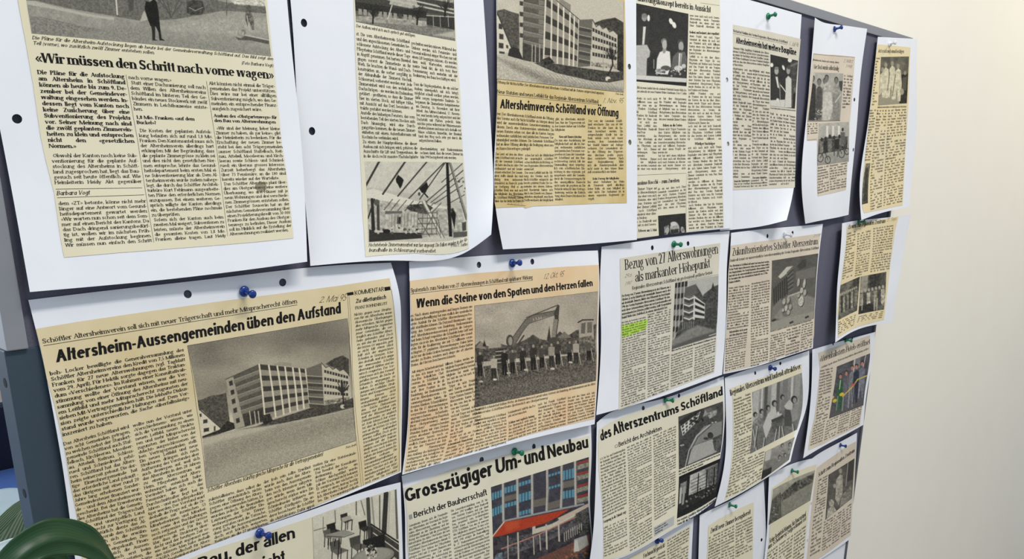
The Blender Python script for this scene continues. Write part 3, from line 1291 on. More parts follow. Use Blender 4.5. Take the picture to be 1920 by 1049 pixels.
B1 = page('newspaper_page', [[(53, 563, 2), (230, 542, 2), (400, 523, 2), (580, 502, 2.5), (733, 493, 4)],
                          [(78, 665, 4), (252, 645, 3), (415, 622, 2.5), (585, 600, 4), (750, 590, 8)],
                          [(98, 765, 6), (270, 745, 4), (428, 718, 4), (590, 700, 5), (752, 680, 4)],
                          [(121, 900, 6), (285, 880, 5), (440, 850, 5), (592, 820, 6), (754, 775, 7)],
                          [(137, 1020, 7), (292, 985, 7), (446, 940, 8), (594, 890, 9), (753, 830, 9)],
                          [(152, 1128, 9), (300, 1065, 9), (450, 1003, 10), (594, 951, 12), (752, 886, 11)]], [(352, 552), (530, 530)],
          'large sheet with clipping «Altersheim-Aussengemeinden üben den Aufstand», pinned at left')
clip(B1, [(67, 617), (144, 604), (259, 587), (400, 567), (523, 551), (630, 537), (730, 522), (736, 566), (746, 640), (749, 709), (751, 780), (750, 884), (674, 913), (592, 949), (500, 982), (400, 1020), (300, 1062), (160, 1120), (154, 1049), (146, 980), (131, 906), (121, 843), (102, 760), (87, 709), (77, 657)], 'tan')
C2 = page('newspaper_page', [[(753, 893, 3), (850, 862, 2), (958, 826, 2), (1030, 812, 2), (1108, 797, 2)],
                          [(759, 960, 5), (860, 936, 3), (960, 905, 3), (1035, 887, 4), (1109, 870, 5)],
                          [(760, 1035, 3), (866, 1010, 4), (962, 980, 4), (1036, 963, 4), (1106, 945, 3)],
                          [(764, 1110, 6), (868, 1080, 5), (964, 1060, 4), (1037, 1038, 4), (1110, 1018, 5)],
                          [(768, 1190, 7), (868, 1160, 5), (965, 1130, 5), (1037, 1110, 5), (1106, 1090, 6)]], [(903, 863), (1001, 838)],
          'sheet with clipping «Grosszügiger Um- und Neubau» and a colour photo of a red canopy')
clip(C2, [(757, 916), (800, 899), (849, 880), (918, 862), (1010, 840), (1105, 817), (1106, 870), (1103, 945), (1107, 1016), (1103, 1085), (960, 1126), (866, 1156), (772, 1184), (766, 1049), (762, 960)], 'pale')
B2 = page('newspaper_page', [[(767, 491, 3), (877, 482, 2), (992, 475, 2), (1121, 470, 4)],
                          [(769, 575, 6), (880, 566, 3), (995, 557, 3), (1124, 570, 7)],
                          [(769, 660, 4), (882, 655, 4), (996, 645, 4), (1122, 640, 4)],
                          [(767, 735, 6), (882, 735, 5), (996, 720, 6), (1122, 700, 6)],
                          [(763, 815, 8), (878, 800, 8), (990, 780, 9), (1119, 750, 8)],
                          [(754, 891, 12), (850, 863, 13), (969, 830, 14), (1115, 796, 11)]], [(898, 497), (998, 491)],
          'sheet with clipping «Wenn die Steine von den Spaten und den Herzen fallen», excavator photo')
clip(B2, [(768, 527), (886, 513), (969, 507), (1050, 501), (1122, 497), (1122, 540), (1121, 588), (1119, 640), (1120, 689), (1117, 739), (1114, 786), (1040, 803), (969, 822), (900, 843), (831, 864), (757, 887), (764, 820), (766, 784), (770, 704), (770, 677), (773, 620), (770, 574)], 'peach')
C3 = page('newspaper_page', [[(1119, 793, 6), (1145, 774, 2), (1243, 748, 2), (1300, 728, 2), (1357, 706, 2)],
                          [(1118, 853, 8), (1150, 840, 4), (1246, 812, 3), (1302, 792, 3), (1359, 770, 5)],
                          [(1116, 930, 12), (1154, 910, 6), (1248, 880, 4), (1303, 858, 4), (1356, 835, 4)],
                          [(1112, 1000, 14), (1155, 982, 8), (1249, 940, 6), (1303, 918, 6), (1346, 895, 6)],
                          [(1104, 1062, 14), (1155, 1050, 10), (1250, 1000, 10), (1298, 972, 9), (1343, 938, 8)]], [(1206, 766), (1273, 742.5)],
          'sheet with clipping «des Alterszentrums Schöftland», aerial photo at its right')
clip(C3, [(1123, 806), (1148, 791), (1195, 773), (1272, 747), (1353, 721), (1357, 777), (1353, 834), (1345, 880), (1341, 936), (1300, 965), (1264, 991), (1240, 1003), (1200, 1028), (1160, 1046), (1131, 1051), (1131, 993), (1127, 928), (1122, 880), (1121, 840)], 'pale')
B3 = page('newspaper_page', [[(1128, 463, 3), (1219, 450, 2), (1290, 441, 2), (1368, 433, 2)],
                          [(1125, 540, 4), (1220, 527, 3), (1292, 520, 3), (1363, 510, 4)],
                          [(1127, 620, 5), (1222, 605, 4), (1292, 595, 4), (1362, 580, 6)],
                          [(1124, 705, 6), (1224, 680, 6), (1290, 665, 6), (1359, 645, 6)],
                          [(1118, 779, 10), (1225, 749, 10), (1288, 727, 11), (1354, 703, 10)]], [(1223, 465), (1290, 457)],
          'sheet with clipping «Bezug von 27 Alterswohnungen als markanter Höhepunkt», green highlighter on text')
clip(B3, [(1162, 485), (1260, 470), (1350, 456), (1347, 517), (1343, 620), (1343, 647), (1339, 699), (1280, 722), (1220, 745), (1160, 769), (1161, 704), (1163, 647), (1164, 620), (1164, 557)], 'grey')
C4 = page('newspaper_page', [[(1359, 709, 3), (1400, 694, 2), (1445, 681, 2), (1517, 658, 2)],
                          [(1361, 775, 5), (1405, 762, 3), (1450, 750, 3), (1517, 730, 4)],
                          [(1361, 840, 4), (1405, 828, 4), (1450, 815, 4), (1511, 790, 5)],
                          [(1354, 895, 8), (1400, 878, 5), (1445, 860, 6), (1494, 828, 12)],
                          [(1340, 951, 10), (1392, 924, 8), (1438, 896, 9), (1482, 866, 18)]], [(1416, 700), (1463, 682)],
          'sheet with clipping «Regionales Alterszentrum wird laufend attraktiver», blue pin')
clip(C4, [(1368, 729), (1424, 710), (1503, 683), (1503, 708), (1499, 746), (1496, 788), (1489, 817), (1478, 865), (1426, 902), (1358, 939), (1366, 907), (1371, 864), (1374, 810), (1373, 746)], 'cream')
B4 = page('newspaper_page', [[(1371, 437, 3), (1420, 431, 2), (1477, 426, 2), (1543, 420, 4)],
                          [(1367, 510, 4), (1418, 504, 3), (1475, 498, 3), (1535, 490, 6)],
                          [(1362, 600, 5), (1414, 592, 4), (1470, 582, 4), (1529, 570, 7)],
                          [(1356, 702, 9), (1410, 690, 9), (1466, 672, 10), (1524, 653, 11)]], [(1439, 443), (1486, 437)],
          'sheet with clipping «Zukunftsorientiertes Schöftler Alterszentrum», photo of an architectural model')
clip(B4, [(1370, 461), (1450, 450), (1538, 438), (1534, 475), (1529, 542), (1526, 629), (1522, 652), (1470, 668), (1413, 686), (1359, 699), (1360, 641), (1363, 606), (1365, 514)], 'pink')
C5 = page('newspaper_page', [[(1523, 656, 4), (1567, 643, 3), (1600, 634, 4), (1641, 623, 8)],
                          [(1522, 715, 6), (1567, 702, 4), (1600, 691, 4), (1636, 680, 8)],
                          [(1517, 780, 8), (1560, 765, 5), (1592, 752, 6), (1626, 740, 10)],
                          [(1506, 860, 16), (1552, 833, 9), (1585, 816, 9), (1619, 797, 13)]], [(1562, 645), (1598, 634)],
          'sheet with clipping «Viereinhalbstern-Hotel» eröffnet and a colour group photo')
clip(C5, [(1534, 662), (1581, 646), (1631, 629), (1630, 683), (1623, 725), (1617, 762), (1612, 797), (1567, 820), (1546, 832), (1515, 845), (1518, 820), (1527, 783), (1534, 725), (1537, 693)], 'pink')
B5 = page('newspaper_page', [[(1579, 419, 10), (1605, 414, 5), (1645, 410, 6), (1708, 403, 12)],
                          [(1576, 470, 12), (1605, 466, 8), (1645, 460, 8), (1699, 455, 12)],
                          [(1570, 535, 14), (1600, 528, 11), (1640, 521, 10), (1689, 520, 14)],
                          [(1568, 590, 18), (1596, 575, 14), (1634, 567, 14), (1680, 566, 16)],
                          [(1566, 643, 26), (1592, 626, 20), (1625, 613, 16), (1673, 605, 18)]], [(1609, 607), (1586, 622)],
          'yellowed sheet with clipping ending in «Zentrum», two crowd photos, over the right edge')
clip(B5, [(1588, 425), (1637, 414), (1685, 406), (1678, 434), (1669, 496), (1662, 560), (1657, 600), (1626, 608), (1599, 617), (1571, 634), (1570, 583), (1577, 528), (1585, 468)], 'gold')
C1 = page('newspaper_page', [[(60, 1160, 14), (240, 1085, 13), (400, 1021, 14), (595, 953, 15), (675, 925, 12), (751, 905, 9)],
                          [(70, 1250, 14), (250, 1170, 13), (405, 1100, 13), (597, 1020, 13), (677, 1000, 11), (753, 978, 9)],
                          [(85, 1380, 14), (260, 1290, 12), (410, 1220, 12), (600, 1130, 12), (680, 1100, 11), (756, 1070, 9)],
                          [(100, 1500, 14), (270, 1410, 12), (415, 1330, 12), (603, 1230, 12), (682, 1195, 11), (758, 1160, 10)]], [],
          'sheet with clipping «Bau, der allen» and a café interior photo, cut off at bottom')
clip(C1, [(90, 1165), (250, 1092), (400, 1030), (490, 1002), (584, 970), (665, 942), (743, 917), (747, 980), (749, 1049), (752, 1150), (600, 1215), (410, 1315), (110, 1470)], 'cream')
D3 = page('newspaper_page', [[(1515, 866, 3), (1534, 852, 2), (1570, 832, 3), (1607, 812, 7)],
                          [(1510, 930, 3), (1532, 918, 2.5), (1567, 900, 3), (1604, 880, 7)],
                          [(1500, 1000, 3), (1526, 985, 3), (1562, 965, 3), (1600, 945, 7)],
                          [(1490, 1075, 3), (1520, 1060, 4), (1558, 1037, 5), (1596, 1010, 8)]], [],
          'yellowed sheet with clipping «Schritt zum Regionalen», lowest at the right rail')
clip(D3, [(1512, 890), (1535, 875), (1562, 856), (1588, 837), (1605, 828), (1603, 885), (1598, 951), (1595, 1004), (1579, 1016), (1540, 1045), (1497, 1068), (1505, 1000)], 'pink')
D2 = page('newspaper_page', [[(1442, 894, 6), (1466, 879, 4), (1492, 868, 4), (1534, 858, 5)],
                          [(1440, 945, 8), (1466, 930, 5), (1490, 920, 5), (1527, 905, 6)],
                          [(1438, 995, 7), (1464, 982, 5), (1488, 972, 5), (1521, 957, 6)],
                          [(1432, 1062, 9), (1460, 1050, 6), (1484, 1037, 6), (1515, 1022, 6)],
                          [(1424, 1150, 9), (1455, 1135, 7), (1480, 1120, 7), (1506, 1105, 7)]], [(1521, 945), (1514, 1014)],
          'wavy white sheet with a landscape photo over a two-line headline, small green pin')
clip(D2, [(1447, 916), (1468, 902), (1486, 888), (1531, 871), (1526, 907), (1519, 940), (1513, 984), (1508, 1040), (1500, 1100), (1455, 1125), (1430, 1140), (1438, 1049), (1443, 995), (1445, 951)], 'cream')
D1 = page('newspaper_page', [[(1312, 967, 4), (1340, 953, 3), (1366, 941, 2), (1432, 902, 3)],
                          [(1310, 1030, 5), (1340, 1015, 4), (1368, 1000, 3), (1435, 968, 4)],
                          [(1308, 1120, 6), (1338, 1100, 5), (1368, 1085, 4), (1437, 1052, 5)],
                          [(1305, 1190, 6), (1335, 1170, 5), (1368, 1150, 5), (1437, 1120, 6)]], [(1428, 1013)],
          'white sheet with clipping «Zwölf neue Zimmer bezugsbereit» under a green pin')
clip(D1, [(1328, 987), (1347, 974), (1366, 964), (1390, 952), (1413, 942), (1412, 995), (1411, 1049), (1412, 1110), (1368, 1135), (1322, 1160), (1325, 1049)], 'cream')
D0 = page('newspaper_page', [[(1155, 1040, 3), (1205, 1008, 2), (1260, 980, 2), (1301, 960, 2)],
                          [(1150, 1120, 3), (1205, 1090, 2), (1258, 1060, 2), (1297, 1040, 2)],
                          [(1145, 1230, 3), (1200, 1200, 3), (1255, 1170, 3), (1293, 1145, 3)]], [],
          'sheet tucked under the architect report page, blue pin at its top edge')
clip(D0, [(1170, 1052), (1203, 1034), (1245, 1014), (1269, 1000), (1294, 986), (1290, 1049), (1286, 1130), (1200, 1180), (1160, 1195)], 'cream')
E1 = page('blank_sheet', [[(1525, 1052, 2), (1560, 1032, 1.5), (1592, 1014, 2)], [(1520, 1110, 2), (1555, 1095, 2), (1586, 1075, 2)], [(1515, 1170, 2), (1552, 1150, 2), (1582, 1130, 2)]], [],
          'blank white sheet corner at the bottom of the right rail')

# ---------------------------------------------------------------- push pins
PINMAT = {'blue': mat('pin_blue', (.04, .20, .50), .25, spec=.6), 'green': mat('pin_green', (.02, .45, .30), .25, spec=.6), 'white': mat('pin_white', (.88, .88, .88), .25, spec=.6)}
STEEL = mat('steel', (.75, .75, .76), .25, metal=1)
PROFILE = [(0, 0), (3.6, .1), (4.4, .9), (4.3, 1.8), (3.3, 2.7), (2.2, 3.3), (1.75, 4.6), (1.6, 7), (1.85, 9.3), (2.5, 10.2), (3.1, 10.8), (3.3, 11.6), (3.1, 12.5), (2.4, 13.1), (0, 13.3)]
PIN_ME = {}


def lathe(prof, n=20):
    bm = bmesh.new()
    rings = []
    for r, z in prof:
        if r == 0:
            rings.append([bm.verts.new((0, 0, z / 1000))])
        else:
            rings.append([bm.verts.new((r * math.cos(2 * math.pi * k / n) / 1000, r * math.sin(2 * math.pi * k / n) / 1000, z / 1000)) for k in range(n)])
    for a, b in zip(rings[:-1], rings[1:]):
        for k in range(n):
            if len(a) == 1:
                bm.faces.new((a[0], b[(k + 1) % n], b[k])) if len(b) > 1 else None
            elif len(b) == 1:
                bm.faces.new((a[k], a[(k + 1) % n], b[0]))
            else:
                bm.faces.new((a[k], a[(k + 1) % n], b[(k + 1) % n], b[k]))
    bmesh.ops.recalc_face_normals(bm, faces=bm.faces)
    return bm


def pin(colour, base, head, s, label):
    if colour not in PIN_ME:
        for nm, pr, m in (('collar', PROFILE[:6] + [(0, 3.4)], PINMAT[colour]), ('grip', [(0, 3.2)] + PROFILE[5:], PINMAT[colour]), ('needle', [(0, -9), (.5, -7.5), (.55, 0.5), (0, .5)], STEEL)):
            bm = lathe(pr)
            me = bpy.data.meshes.new(nm)
            bm.to_mesh(me)
            bm.free()
            me.shade_smooth()
            me.materials.append(m)
            PIN_ME.setdefault(colour, {})[nm] = me
    uv = s.uv(base)
    p = s.pos(uv)[0]
    L = 11.5
    best = None
    for z in np.linspace(p[2] + 1, p[2] + L, 60):
        q = hit(head[0], head[1], z)
        d = abs(np.linalg.norm(q - p) - L)
        if best is None or d < best[0]:
            best = (d, q)
    ax = best[1] - p
    # keep the pin stuck into the board: no flatter than 40 degrees
    ax /= np.linalg.norm(ax)
    if ax[2] < .75:
        h = ax[:2] / np.linalg.norm(ax[:2]) * math.sqrt(1 - .75 ** 2)
        ax = np.array([h[0], h[1], .75])
    w = Vector((ax[0], -ax[2], ax[1]))
    o = bpy.data.objects.new('push_pin', None)
    o.empty_display_size = .01
    COL.objects.link(o)
    link('collar', PIN_ME[colour]['collar'], parent=o)
    link('grip', PIN_ME[colour]['grip'], parent=o)
    o.location = b2w(p + np.array([0, 0, .3]))
    o.rotation_mode = 'QUATERNION'
    o.rotation_quaternion = w.to_track_quat('Z', 'Y')
    link('needle', PIN_ME[colour]['needle'], parent=o)
    return tag(o, label, 'push pin', 'push pins in the board')


pin('blue', (456, 546), (473, 552), B1, 'blue push pin holding the large Aufstand page at left')
pin('blue', (959, 494), (974, 493), B2, 'blue push pin between two punch holes above the excavator page')
pin('green', (1262, 458), (1276, 459), B3, 'green push pin above the headline Bezug von 27 Alterswohnungen')
pin('white', (1469, 439), (1480, 442), B4, 'clear white push pin above the Zukunftsorientiertes page')
pin('green', (1608, 417), (1620, 416), B5, 'green push pin half hidden under the top right page tip')
pin('blue', (485, 1000), (503, 1005), C1, 'blue push pin over the words der allen at bottom')
pin('green', (963, 847), (978, 850), C2, 'green push pin above the headline Grosszügiger Um- und Neubau')
pin('green', (1245, 750), (1258, 750), C3, 'green push pin above the headline des Alterszentrums Schöftland')
pin('blue', (1443, 690), (1453, 692), C4, 'blue push pin above the headline Regionales Alterszentrum')
pin('green', (1584, 638), (1594, 639), C5, 'green push pin above the word eröffnet on the colour group photo page')
pin('green', (1366, 947), (1379, 950), D1, 'green push pin above the Zimmer bezugsbereit page')
pin('green', (1483, 883), (1493, 885), D2, 'green push pin at the top edge of the wavy landscape photo page')
pin('blue', (1574, 835), (1584, 837), D3, 'blue push pin above the Schritt zum Regionalen page')
pin('blue', (1231, 1015), (1240, 1014), D0, 'blue push pin at the bottom, under the architect report page')
pin('green', (1439, 31), (1453, 27), A5, 'green push pin above the weitere Baupläne page')
pin('blue', (1563, 55), (1575, 51), A6, 'blue push pin at the top of the narrow cycling page')
pin('white', (1667, 83), (1678, 80), A7, 'white push pin at the top of the rightmost page')
# ---------------------------------------------------------------- the printed words
WORDS = ('der die das und des Vereins Regionales Alterszentrum Schöftland Altersheim Gemeinde Vorstand wurde nach Projekt neue '
         'Alterswohnungen im Jahr mit für den von Baukredit Generalversammlung Zimmer Pensionäre auf Gemeinderat Kanton zum '
         'Bau wird sich ist als ein eine auch nicht dass Mitglieder Pflegeheim Obstgartenweg haben werden zu bei über Neubau '
         'Präsident Statuten aus dem Leitbild Franken Millionen hat sind vom erst noch wie an einem einer Träger Haus').split()


def L(t):
    return t.split('/')


# page: the step forward
column(A1, [(59, 66), (511, 107), (512, 123), (62, 86)], L('Die Pläne für die Altersheim-Aufstockung liegen ab heute bei der Gemeindeverwaltung Schöftland auf. Das Bild zeigt den/Teil (vorne), wo zusätzlich zwölf Zimmer entstehen sollen.|'), SERIF_I, 'caption')
column(A1, [(452, 114), (511, 119), (512, 128), (453, 123)], L('(Foto Barbara Vogt)'), SERIF_I, 'caption')
headline(A1, [(64, 98.5), (510, 132), (512, 148.5), (67, 116.6)], '«Wir müssen den Schritt nach vorne wagen»', HEAD_SERIF)
column(A1, [(69, 130), (232, 138.5), (254, 281.5), (92.5, 280)], L('^Die Pläne für die Aufstockung/^am Altersheim in Schöftland/^können ab heute bis zum 9. De-/^zember bei der Gemeindever-/^waltung eingesehen werden. In-/^dessen liegt vom Kanton noch/^keine Zusicherung über eine/^Subventionierung des Projekts/^vor. Seiner Meinung nach sind/^die zwölf geplanten Zimmerein-/^heiten zu klein und entsprechen/^nicht den «gesetzlichen/^Normen.»|'), SERIF_B)
column(A1, [(95, 287.5), (256, 287.5), (266, 345.5), (103, 348)], L('  Obwohl der Kanton noch keine Sub-/ventionierung für die geplante Auf-/stockung des Altersheims in Schöft-/land zugesprochen hat, liegt das Bau-/gesuch seit heute öffentlich auf. Wie/Heimleiterin Heidy Abt gegenüber'), SERIF_SM)
rule(A1, [(104, 355), (266, 352.5)])
rule(A1, [(107, 371), (270, 365.6)])
headline(A1, [(105, 358.5), (167, 357), (168, 365), (106, 366.5)], 'Barbara Vogt', SERIF_I, 'byline')
column(A1, [(108.5, 377.5), (272.5, 373), (285, 456), (123, 465.5)], L('dem «ZT» betonte, könne nicht mehr/länger auf eine Antwort vom Gesund-/heitsdepartement gewartet werden:/«Wir warten nun schon seit dem Som-/mer auf einen Bericht des Kantons. Da/das Dach dringend sanierungsbedürf-/tig ist, wollen wir im nächsten Früh-/ling mit der Aufstockung beginnen./Wir müssen nun einfach den Schritt'), SERIF_SM)
column(A1, [(240, 140.5), (383, 150.5), (391, 216), (251.5, 209.5)], L('nach vorne wagen.»|/  Statt einer Dachsanierung soll nach/dem Willen des Altersheimvereins/Schöftland im hinteren Teil des Ge-/bäudes ein neues Stockwerk mit zwölf/Zimmern in Leichtbauweise entste-/hen.|'), SERIF_SM)
column(A1, [(254, 215.5), (382, 220), (384, 238), (257, 235)], L('^1,8 Mio. Franken «auf dem/^Buckel»?'), SERIF_SM)
column(A1, [(258.5, 240.5), (396, 243.3), (423.5, 446.8), (292.5, 454.3)], L('  Die Kosten der geplanten Aufstok-/kung belaufen sich auf rund 1,8 Mio./Franken. Den Kantonsanteil muss sich/der Altersheimverein allerdings hart/erkämpfen: Mit der Begründung, dass/die geplante Zimmergrösse zu klein sei/und dies nicht den gesetzlichen Nor-/men entspreche, lehnte das Gesund-/heitsdepartement beim ersten Mal ei-/ne Subventionierung klar ab. Dem Al-/tersheimverein wurde zudem nahege-/legt, die durch das Schöftler Architek-/turbüro Kurt Fehlmann ausgearbeite-/ten Pläne den erforderlichen Normen/anzupassen. Bei einem weiteren Ge-/spräch willigte der Kanton allerdings/ein, die bestehenden Pläne nochmals/zu überprüfen.|/  Sofern sich der Kanton auch beim/zweiten Mal weigert, Subventionen zu/leisten, müsste der Altersheimverein/die gesamten Kosten von 1,8 Mio./Franken alleine tragen. Laut Heidy'), SERIF_SM)
column(A1, [(391, 152), (514.5, 158), (521, 211.2), (398, 208.7)], L('Abt könnten nicht einmal die Träger-/gemeinden das Projekt unterstützen./Dies wäre nur bei einer allfälligen/Subventionierung möglich, wo den Ge-/meinden ein entsprechender Finanz-/ausgleich zugesichert wäre.|'), SERIF_SM)
column(A1, [(400, 213), (518, 216.5), (519, 234), (402, 231)], L('^Ausbau des «Obstgartenwegs» für/^den Bau von Alterswohnungen'), SERIF_SM)
column(A1, [(402.5, 236.5), (523.5, 237.7), (547, 435.5), (431, 444)], L('  «Wir sind der Meinung, lieber kleine/Zimmer zu haben, als gar keine», gibt/die Heimleiterin zu bedenken. Für die/Erschaffung der neuen Zimmer be-/steht bei den acht Trägergemeinden/(ausser Schöftland Staffelbach, Reit-/nau, Attelwil, Moosleerau und Kirch-/leerau sowie Schloss- und Schmied-/rued) ein überaus grosses Interesse./Zurzeit beherbergt das Altersheim/über 73 Pensionäre; an die 180 sind/bereits wieder auf der Warteliste.|/  Das Schöftler Altersheim plant über-/dies am Obstgartenweg eine weitere/Überbauung, wo drei Häuser mit je/neun Wohnungen und drei verschiede-/nen Zimmergrössen entstehen sollen./Der Schöftler Souverän hat an der/nächsten Gemeindeversammlung über/einen Projektierungskredit von 30 000/Franken für den Ausbau des Obstgar-/tenwegs zu befinden. Dieser Ausbau/soll im Hinblick auf die Erstellung der/Alterswohnungen realisiert werden.|'), SERIF_SM)
rule(A1, [(235.5, 140), (258, 265), (288, 455)], .2)
rule(A1, [(386.5, 152), (404, 265), (426.5, 443)], .2)
patch(A1, [(479, 346), (488, 340), (497, 344), (501, 352), (494, 361), (485, 358), (476, 353)], mat('grey_smudge', (.60, .56, .46), .9), 'smudge', off=.42)

# page: the roof storey
headline(A2, [(667, 45.5), (778, 64), (778, 69.5), (667.5, 51)], 'Der Aufbau wird sich auch optisch gut einfügen.', SERIF_I, 'caption')
column(A2, [(667.5, 59), (767, 74.5), (784, 299), (682, 297.5)], L('st. Die vom Altersheimverein Schöftland/und den angeschlossenen Gemeinden be-/schlossene Aufstockung des Alters- und/Pflegeheims Schöftland wurde dieser Tage/in Angriff genommen. Bei hartem Biswind/gingen vorerst die Zimmerleute an ihr/Werk. Sie brachten die Wand- und Dach-/konstruktion an, die vorher sorgfältig in/der Abbundhalle der Zimmerei Hochuli,/Schlossrued, vorbereitet worden war. Jede/Zimmereinheit wird von den wohnlichen/Dachschrägen - sie werden im Endausbau/getäfert - profitieren, so dass die Zimmer/hier im vierten Stock, auf luftiger Höhe,/mit Aussicht auf das Dorf, besonders at-/traktiv gestaltet werden können.|/Anstelle des bisherigen Fensters, das vom/bestehenden Teil des vierten Stockes aufs/Dach hinausging, wird eine Durch-/gangstüre kommen, die die neuen Zimmer-/einheiten mit einem Aufenthaltsraum mit/Kochnische verbinden wird.|/Zu einem der Hauptprobleme, die dieser/Ausbau mit sich bringen wird, gehören die/Ausschnitte für Lift und Treppenhaus, die/in die doch recht massive Flachdachplatte'), SERIF_SM)
column(A2, [(770.5, 76.5), (854.5, 90.5), (868, 301), (788.5, 299)], L('geschnitten werden müssen. Während des/Umbaus werden sich Pensionäre und/Personal während einiger Wochen nur mit/einem Lift begnügen müssen. «Es werden/dann wohl Wartezeiten entstehen»,/meinte Heidi Abt, die sich trotz ihrer/Pensionierung auch weiterhin mit der/Realisierung des Baus beschäftigen wird.|//Dass die Ungelegenheiten, die ein solcher/Ausbau unweigerlich mit sich bringt,/möglichst schnell vorüber gehen werden,/dafür sorgen kompetente Bauleute. So/begannen die Zimmerleute beispielsweise/am Dienstag, 16. November, mit ihrer/Arbeit. Am Mittwochabend, 17. Novem-/ber, war bereits fertig aufgerichtet und der/Dachstuhl mit Platten gedeckt. Man/möchte gerne während der Wintermonate/arbeiten können und muss sich deshalb vor/Nässe schützen. Immerhin, der Biswind/fand den Weg noch sehr gut durch die/aufgerichteten Balken.|//Altersheimleitung und Baukommission/rechnen damit, dass die neuen Zimmer im/Mai 1994 bezugsbereit sein werden.|'), SERIF_SM)
column(A2, [(690.5, 455.5), (876, 444.5), (877, 463), (691.5, 475)], L('Hochstehende Zimmermannsarbeit war hier angesagt. Die Balken wurden in der Ab-/bundhalle in Schlossrued vorbereitet.|'), SERIF_I, 'caption')
headline(A2, [(845, 457), (876, 455), (876.5, 460.5), (845, 463)], '(Foto: F. Saffin)', SERIF_I, 'caption')

# page: the opening of the association
headline(A3, [(931.5, 151), (1132, 172.5), (1132, 177.5), (931.5, 156)], 'Öffnung für Nichtschöftler: Der Altersheimverein und Altersheim Schöftland will die Statuten entsprechend anpassen.', SERIF_I, 'caption')
headline(A3, [(1154, 174), (1168, 175.5), (1168, 179), (1154, 177.5)], 'Foto: both', SERIF_I, 'caption')
headline(A3, [(932, 168), (1121, 187), (1121.6, 194), (932, 175)], 'Neue Statuten und neues Leitbild für das Regionale Alterszentrum Schöftland', SERIF, 'kicker')
rule(A3, [(932, 177.5), (1121.6, 196)])
headline(A3, [(1131, 184), (1168, 184), (1167, 193.5), (1129, 193)], '1. Nov. 95', HAND, 'handwritten_date')
headline(A3, [(938, 186), (1159, 203.5), (1159, 219.5), (937, 203)], 'Altersheimverein Schöftland vor Öffnung', FUTURA)
column(A3, [(931.5, 209.5), (1038, 219.5), (1038, 283.5), (930, 283)], L('rwr. Der Altersheimverein Schöftland strebt die Öffnung/des Vereins auch für Nicht-Schöftler an. Morgen abend/wird der ausserordentlichen Generalversammlung zu/diesem Zweck eine Statutenrevision unterbreitet. Die/neuen Statuten sehen vor, dass alle im Kanton Aargau/wohnenden natürlichen und juristischen Personen Ver-/einsmitglied werden können. Die Gemeinde Schöftland/hat an diese Öffnung allerdings die Bedingung eines neu-/en Baurechtsvertrages geknüpft.|'), SERIF)
column(A3, [(929, 285.5), (981, 287.5), (982, 380.5), (927.8, 381)], L('Das Land, auf dem das Alters-/heim Schöftland steht, ist im Be-/sitz der Gemeinde Schöftland./Sie hatte den Bau im Jahre 1964/vorfinanziert und mit Sonder-/steuern erleichtert. Der Gemein-/derat stellte damals das rund/fünfzig Aren umfassende/Grundstück im Baurecht gratis/zur Verfügung. Weil es ein/Schöftler Werk war und auch/die Mitglieder des Altersheims/in Schöftland Wohnsitz hatten,/blieb das bis heute im Baurecht'), SERIF_SM)
column(A3, [(984, 288.5), (1037.6, 288.5), (1037, 379), (983, 379)], L('schen hat sich die Wirklichkeit/der ursprünglich schöftleri-/schen Institution in Richtung ei-/nes Regionalen Alterszentrums/entwickelt.|/  Das neue Leitbild und die Öff-/nung des Vereins auch für/Nicht-Schöftler entspricht der/bereits gelebten Praxis: Die Ge-/meinden des oberen Suhren-/und Ruedertals haben sich/durch den Erwerb von Zimmer-/einheiten eingekauft, was ihren/Dorfbewohnern die Möglichkeit'), SERIF_SM)
column(A3, [(1041, 220.5), (1097, 220.5), (1099, 377.5), (1041, 377.5)], L('gibt, im Altersheim einzuzie-/hen. Nur der Trägerverein sel-/ber konnte bisher nur Schöftler/Mitglieder.|//=Neu mit Baurechtszins/Da nun eine Ausdehnung der/Mitgliedschaft auf alle im Aar-/gau wohnenden natürlichen/und juristischen Personen vor-/gesehen ist, kam der Gemeinde-/rat Schöftland auf den Bau-/rechtsvertrag zurück. Mit der/Umwandlung einer ursprüng-/lich rein schöftlerischen Ein-/richtung in eine regionale, gut/ausgebaute sieht der Gemein-/derat die Voraussetzungen für/das unentgeltliche Baurecht/nicht mehr als gegeben an. Die/Behörde wünscht eine Vertrags-/änderung, welche die Entrich-/tung eines Baurechtszinses be-/inhaltet.|'), SERIF_SM)
column(A3, [(1102, 224), (1166.5, 224), (1171, 374.5), (1103, 376.5)], L('  Der von der Gemeinde Schöft-/land errechnete Zins von 60 000/Franken im Jahr kann als hu-/man bezeichnet werden. Ein/entsprechender Kredit bei der/Bank würde recht viel teurer/werden, liess Gemeindeschrei-/ber Rudolf Maurer auf Anfrage/verlauten. Der Gemeinderat ste-/he der Öffnung des Trägerver-/eins durchaus positiv gegen-/über, versicherte Maurer. Nach/einer Regionalisierung fühle/sich die Standortgemeinde aber/nicht mehr in dem Masse finan-/ziell verantwortlich wie bisher.|//=Kein Vorzug für Mitglieder/Bei einer Aufnahme ins Heim/als Pensionär spielt allerdings/keine Rolle, ob man Mitglied ist/oder nicht. Die Aufnahme ist in/einem separaten Reglement ge-/regelt.|'), SERIF)
for k in range(9):
    x = 955 + k * 3.2
    rule(A3, [(x, 362 + 2 * (k % 3)), (x - 3, 384 - 2 * (k % 2))], .22, 'pencil_scribble', INK_GREY)
rule(A3, [(950, 383), (985, 386)], .3, 'pencil_scribble', INK_GREY)
rule(A3, [(958, 366), (982, 371)], .3, 'pencil_scribble', INK_GREY)

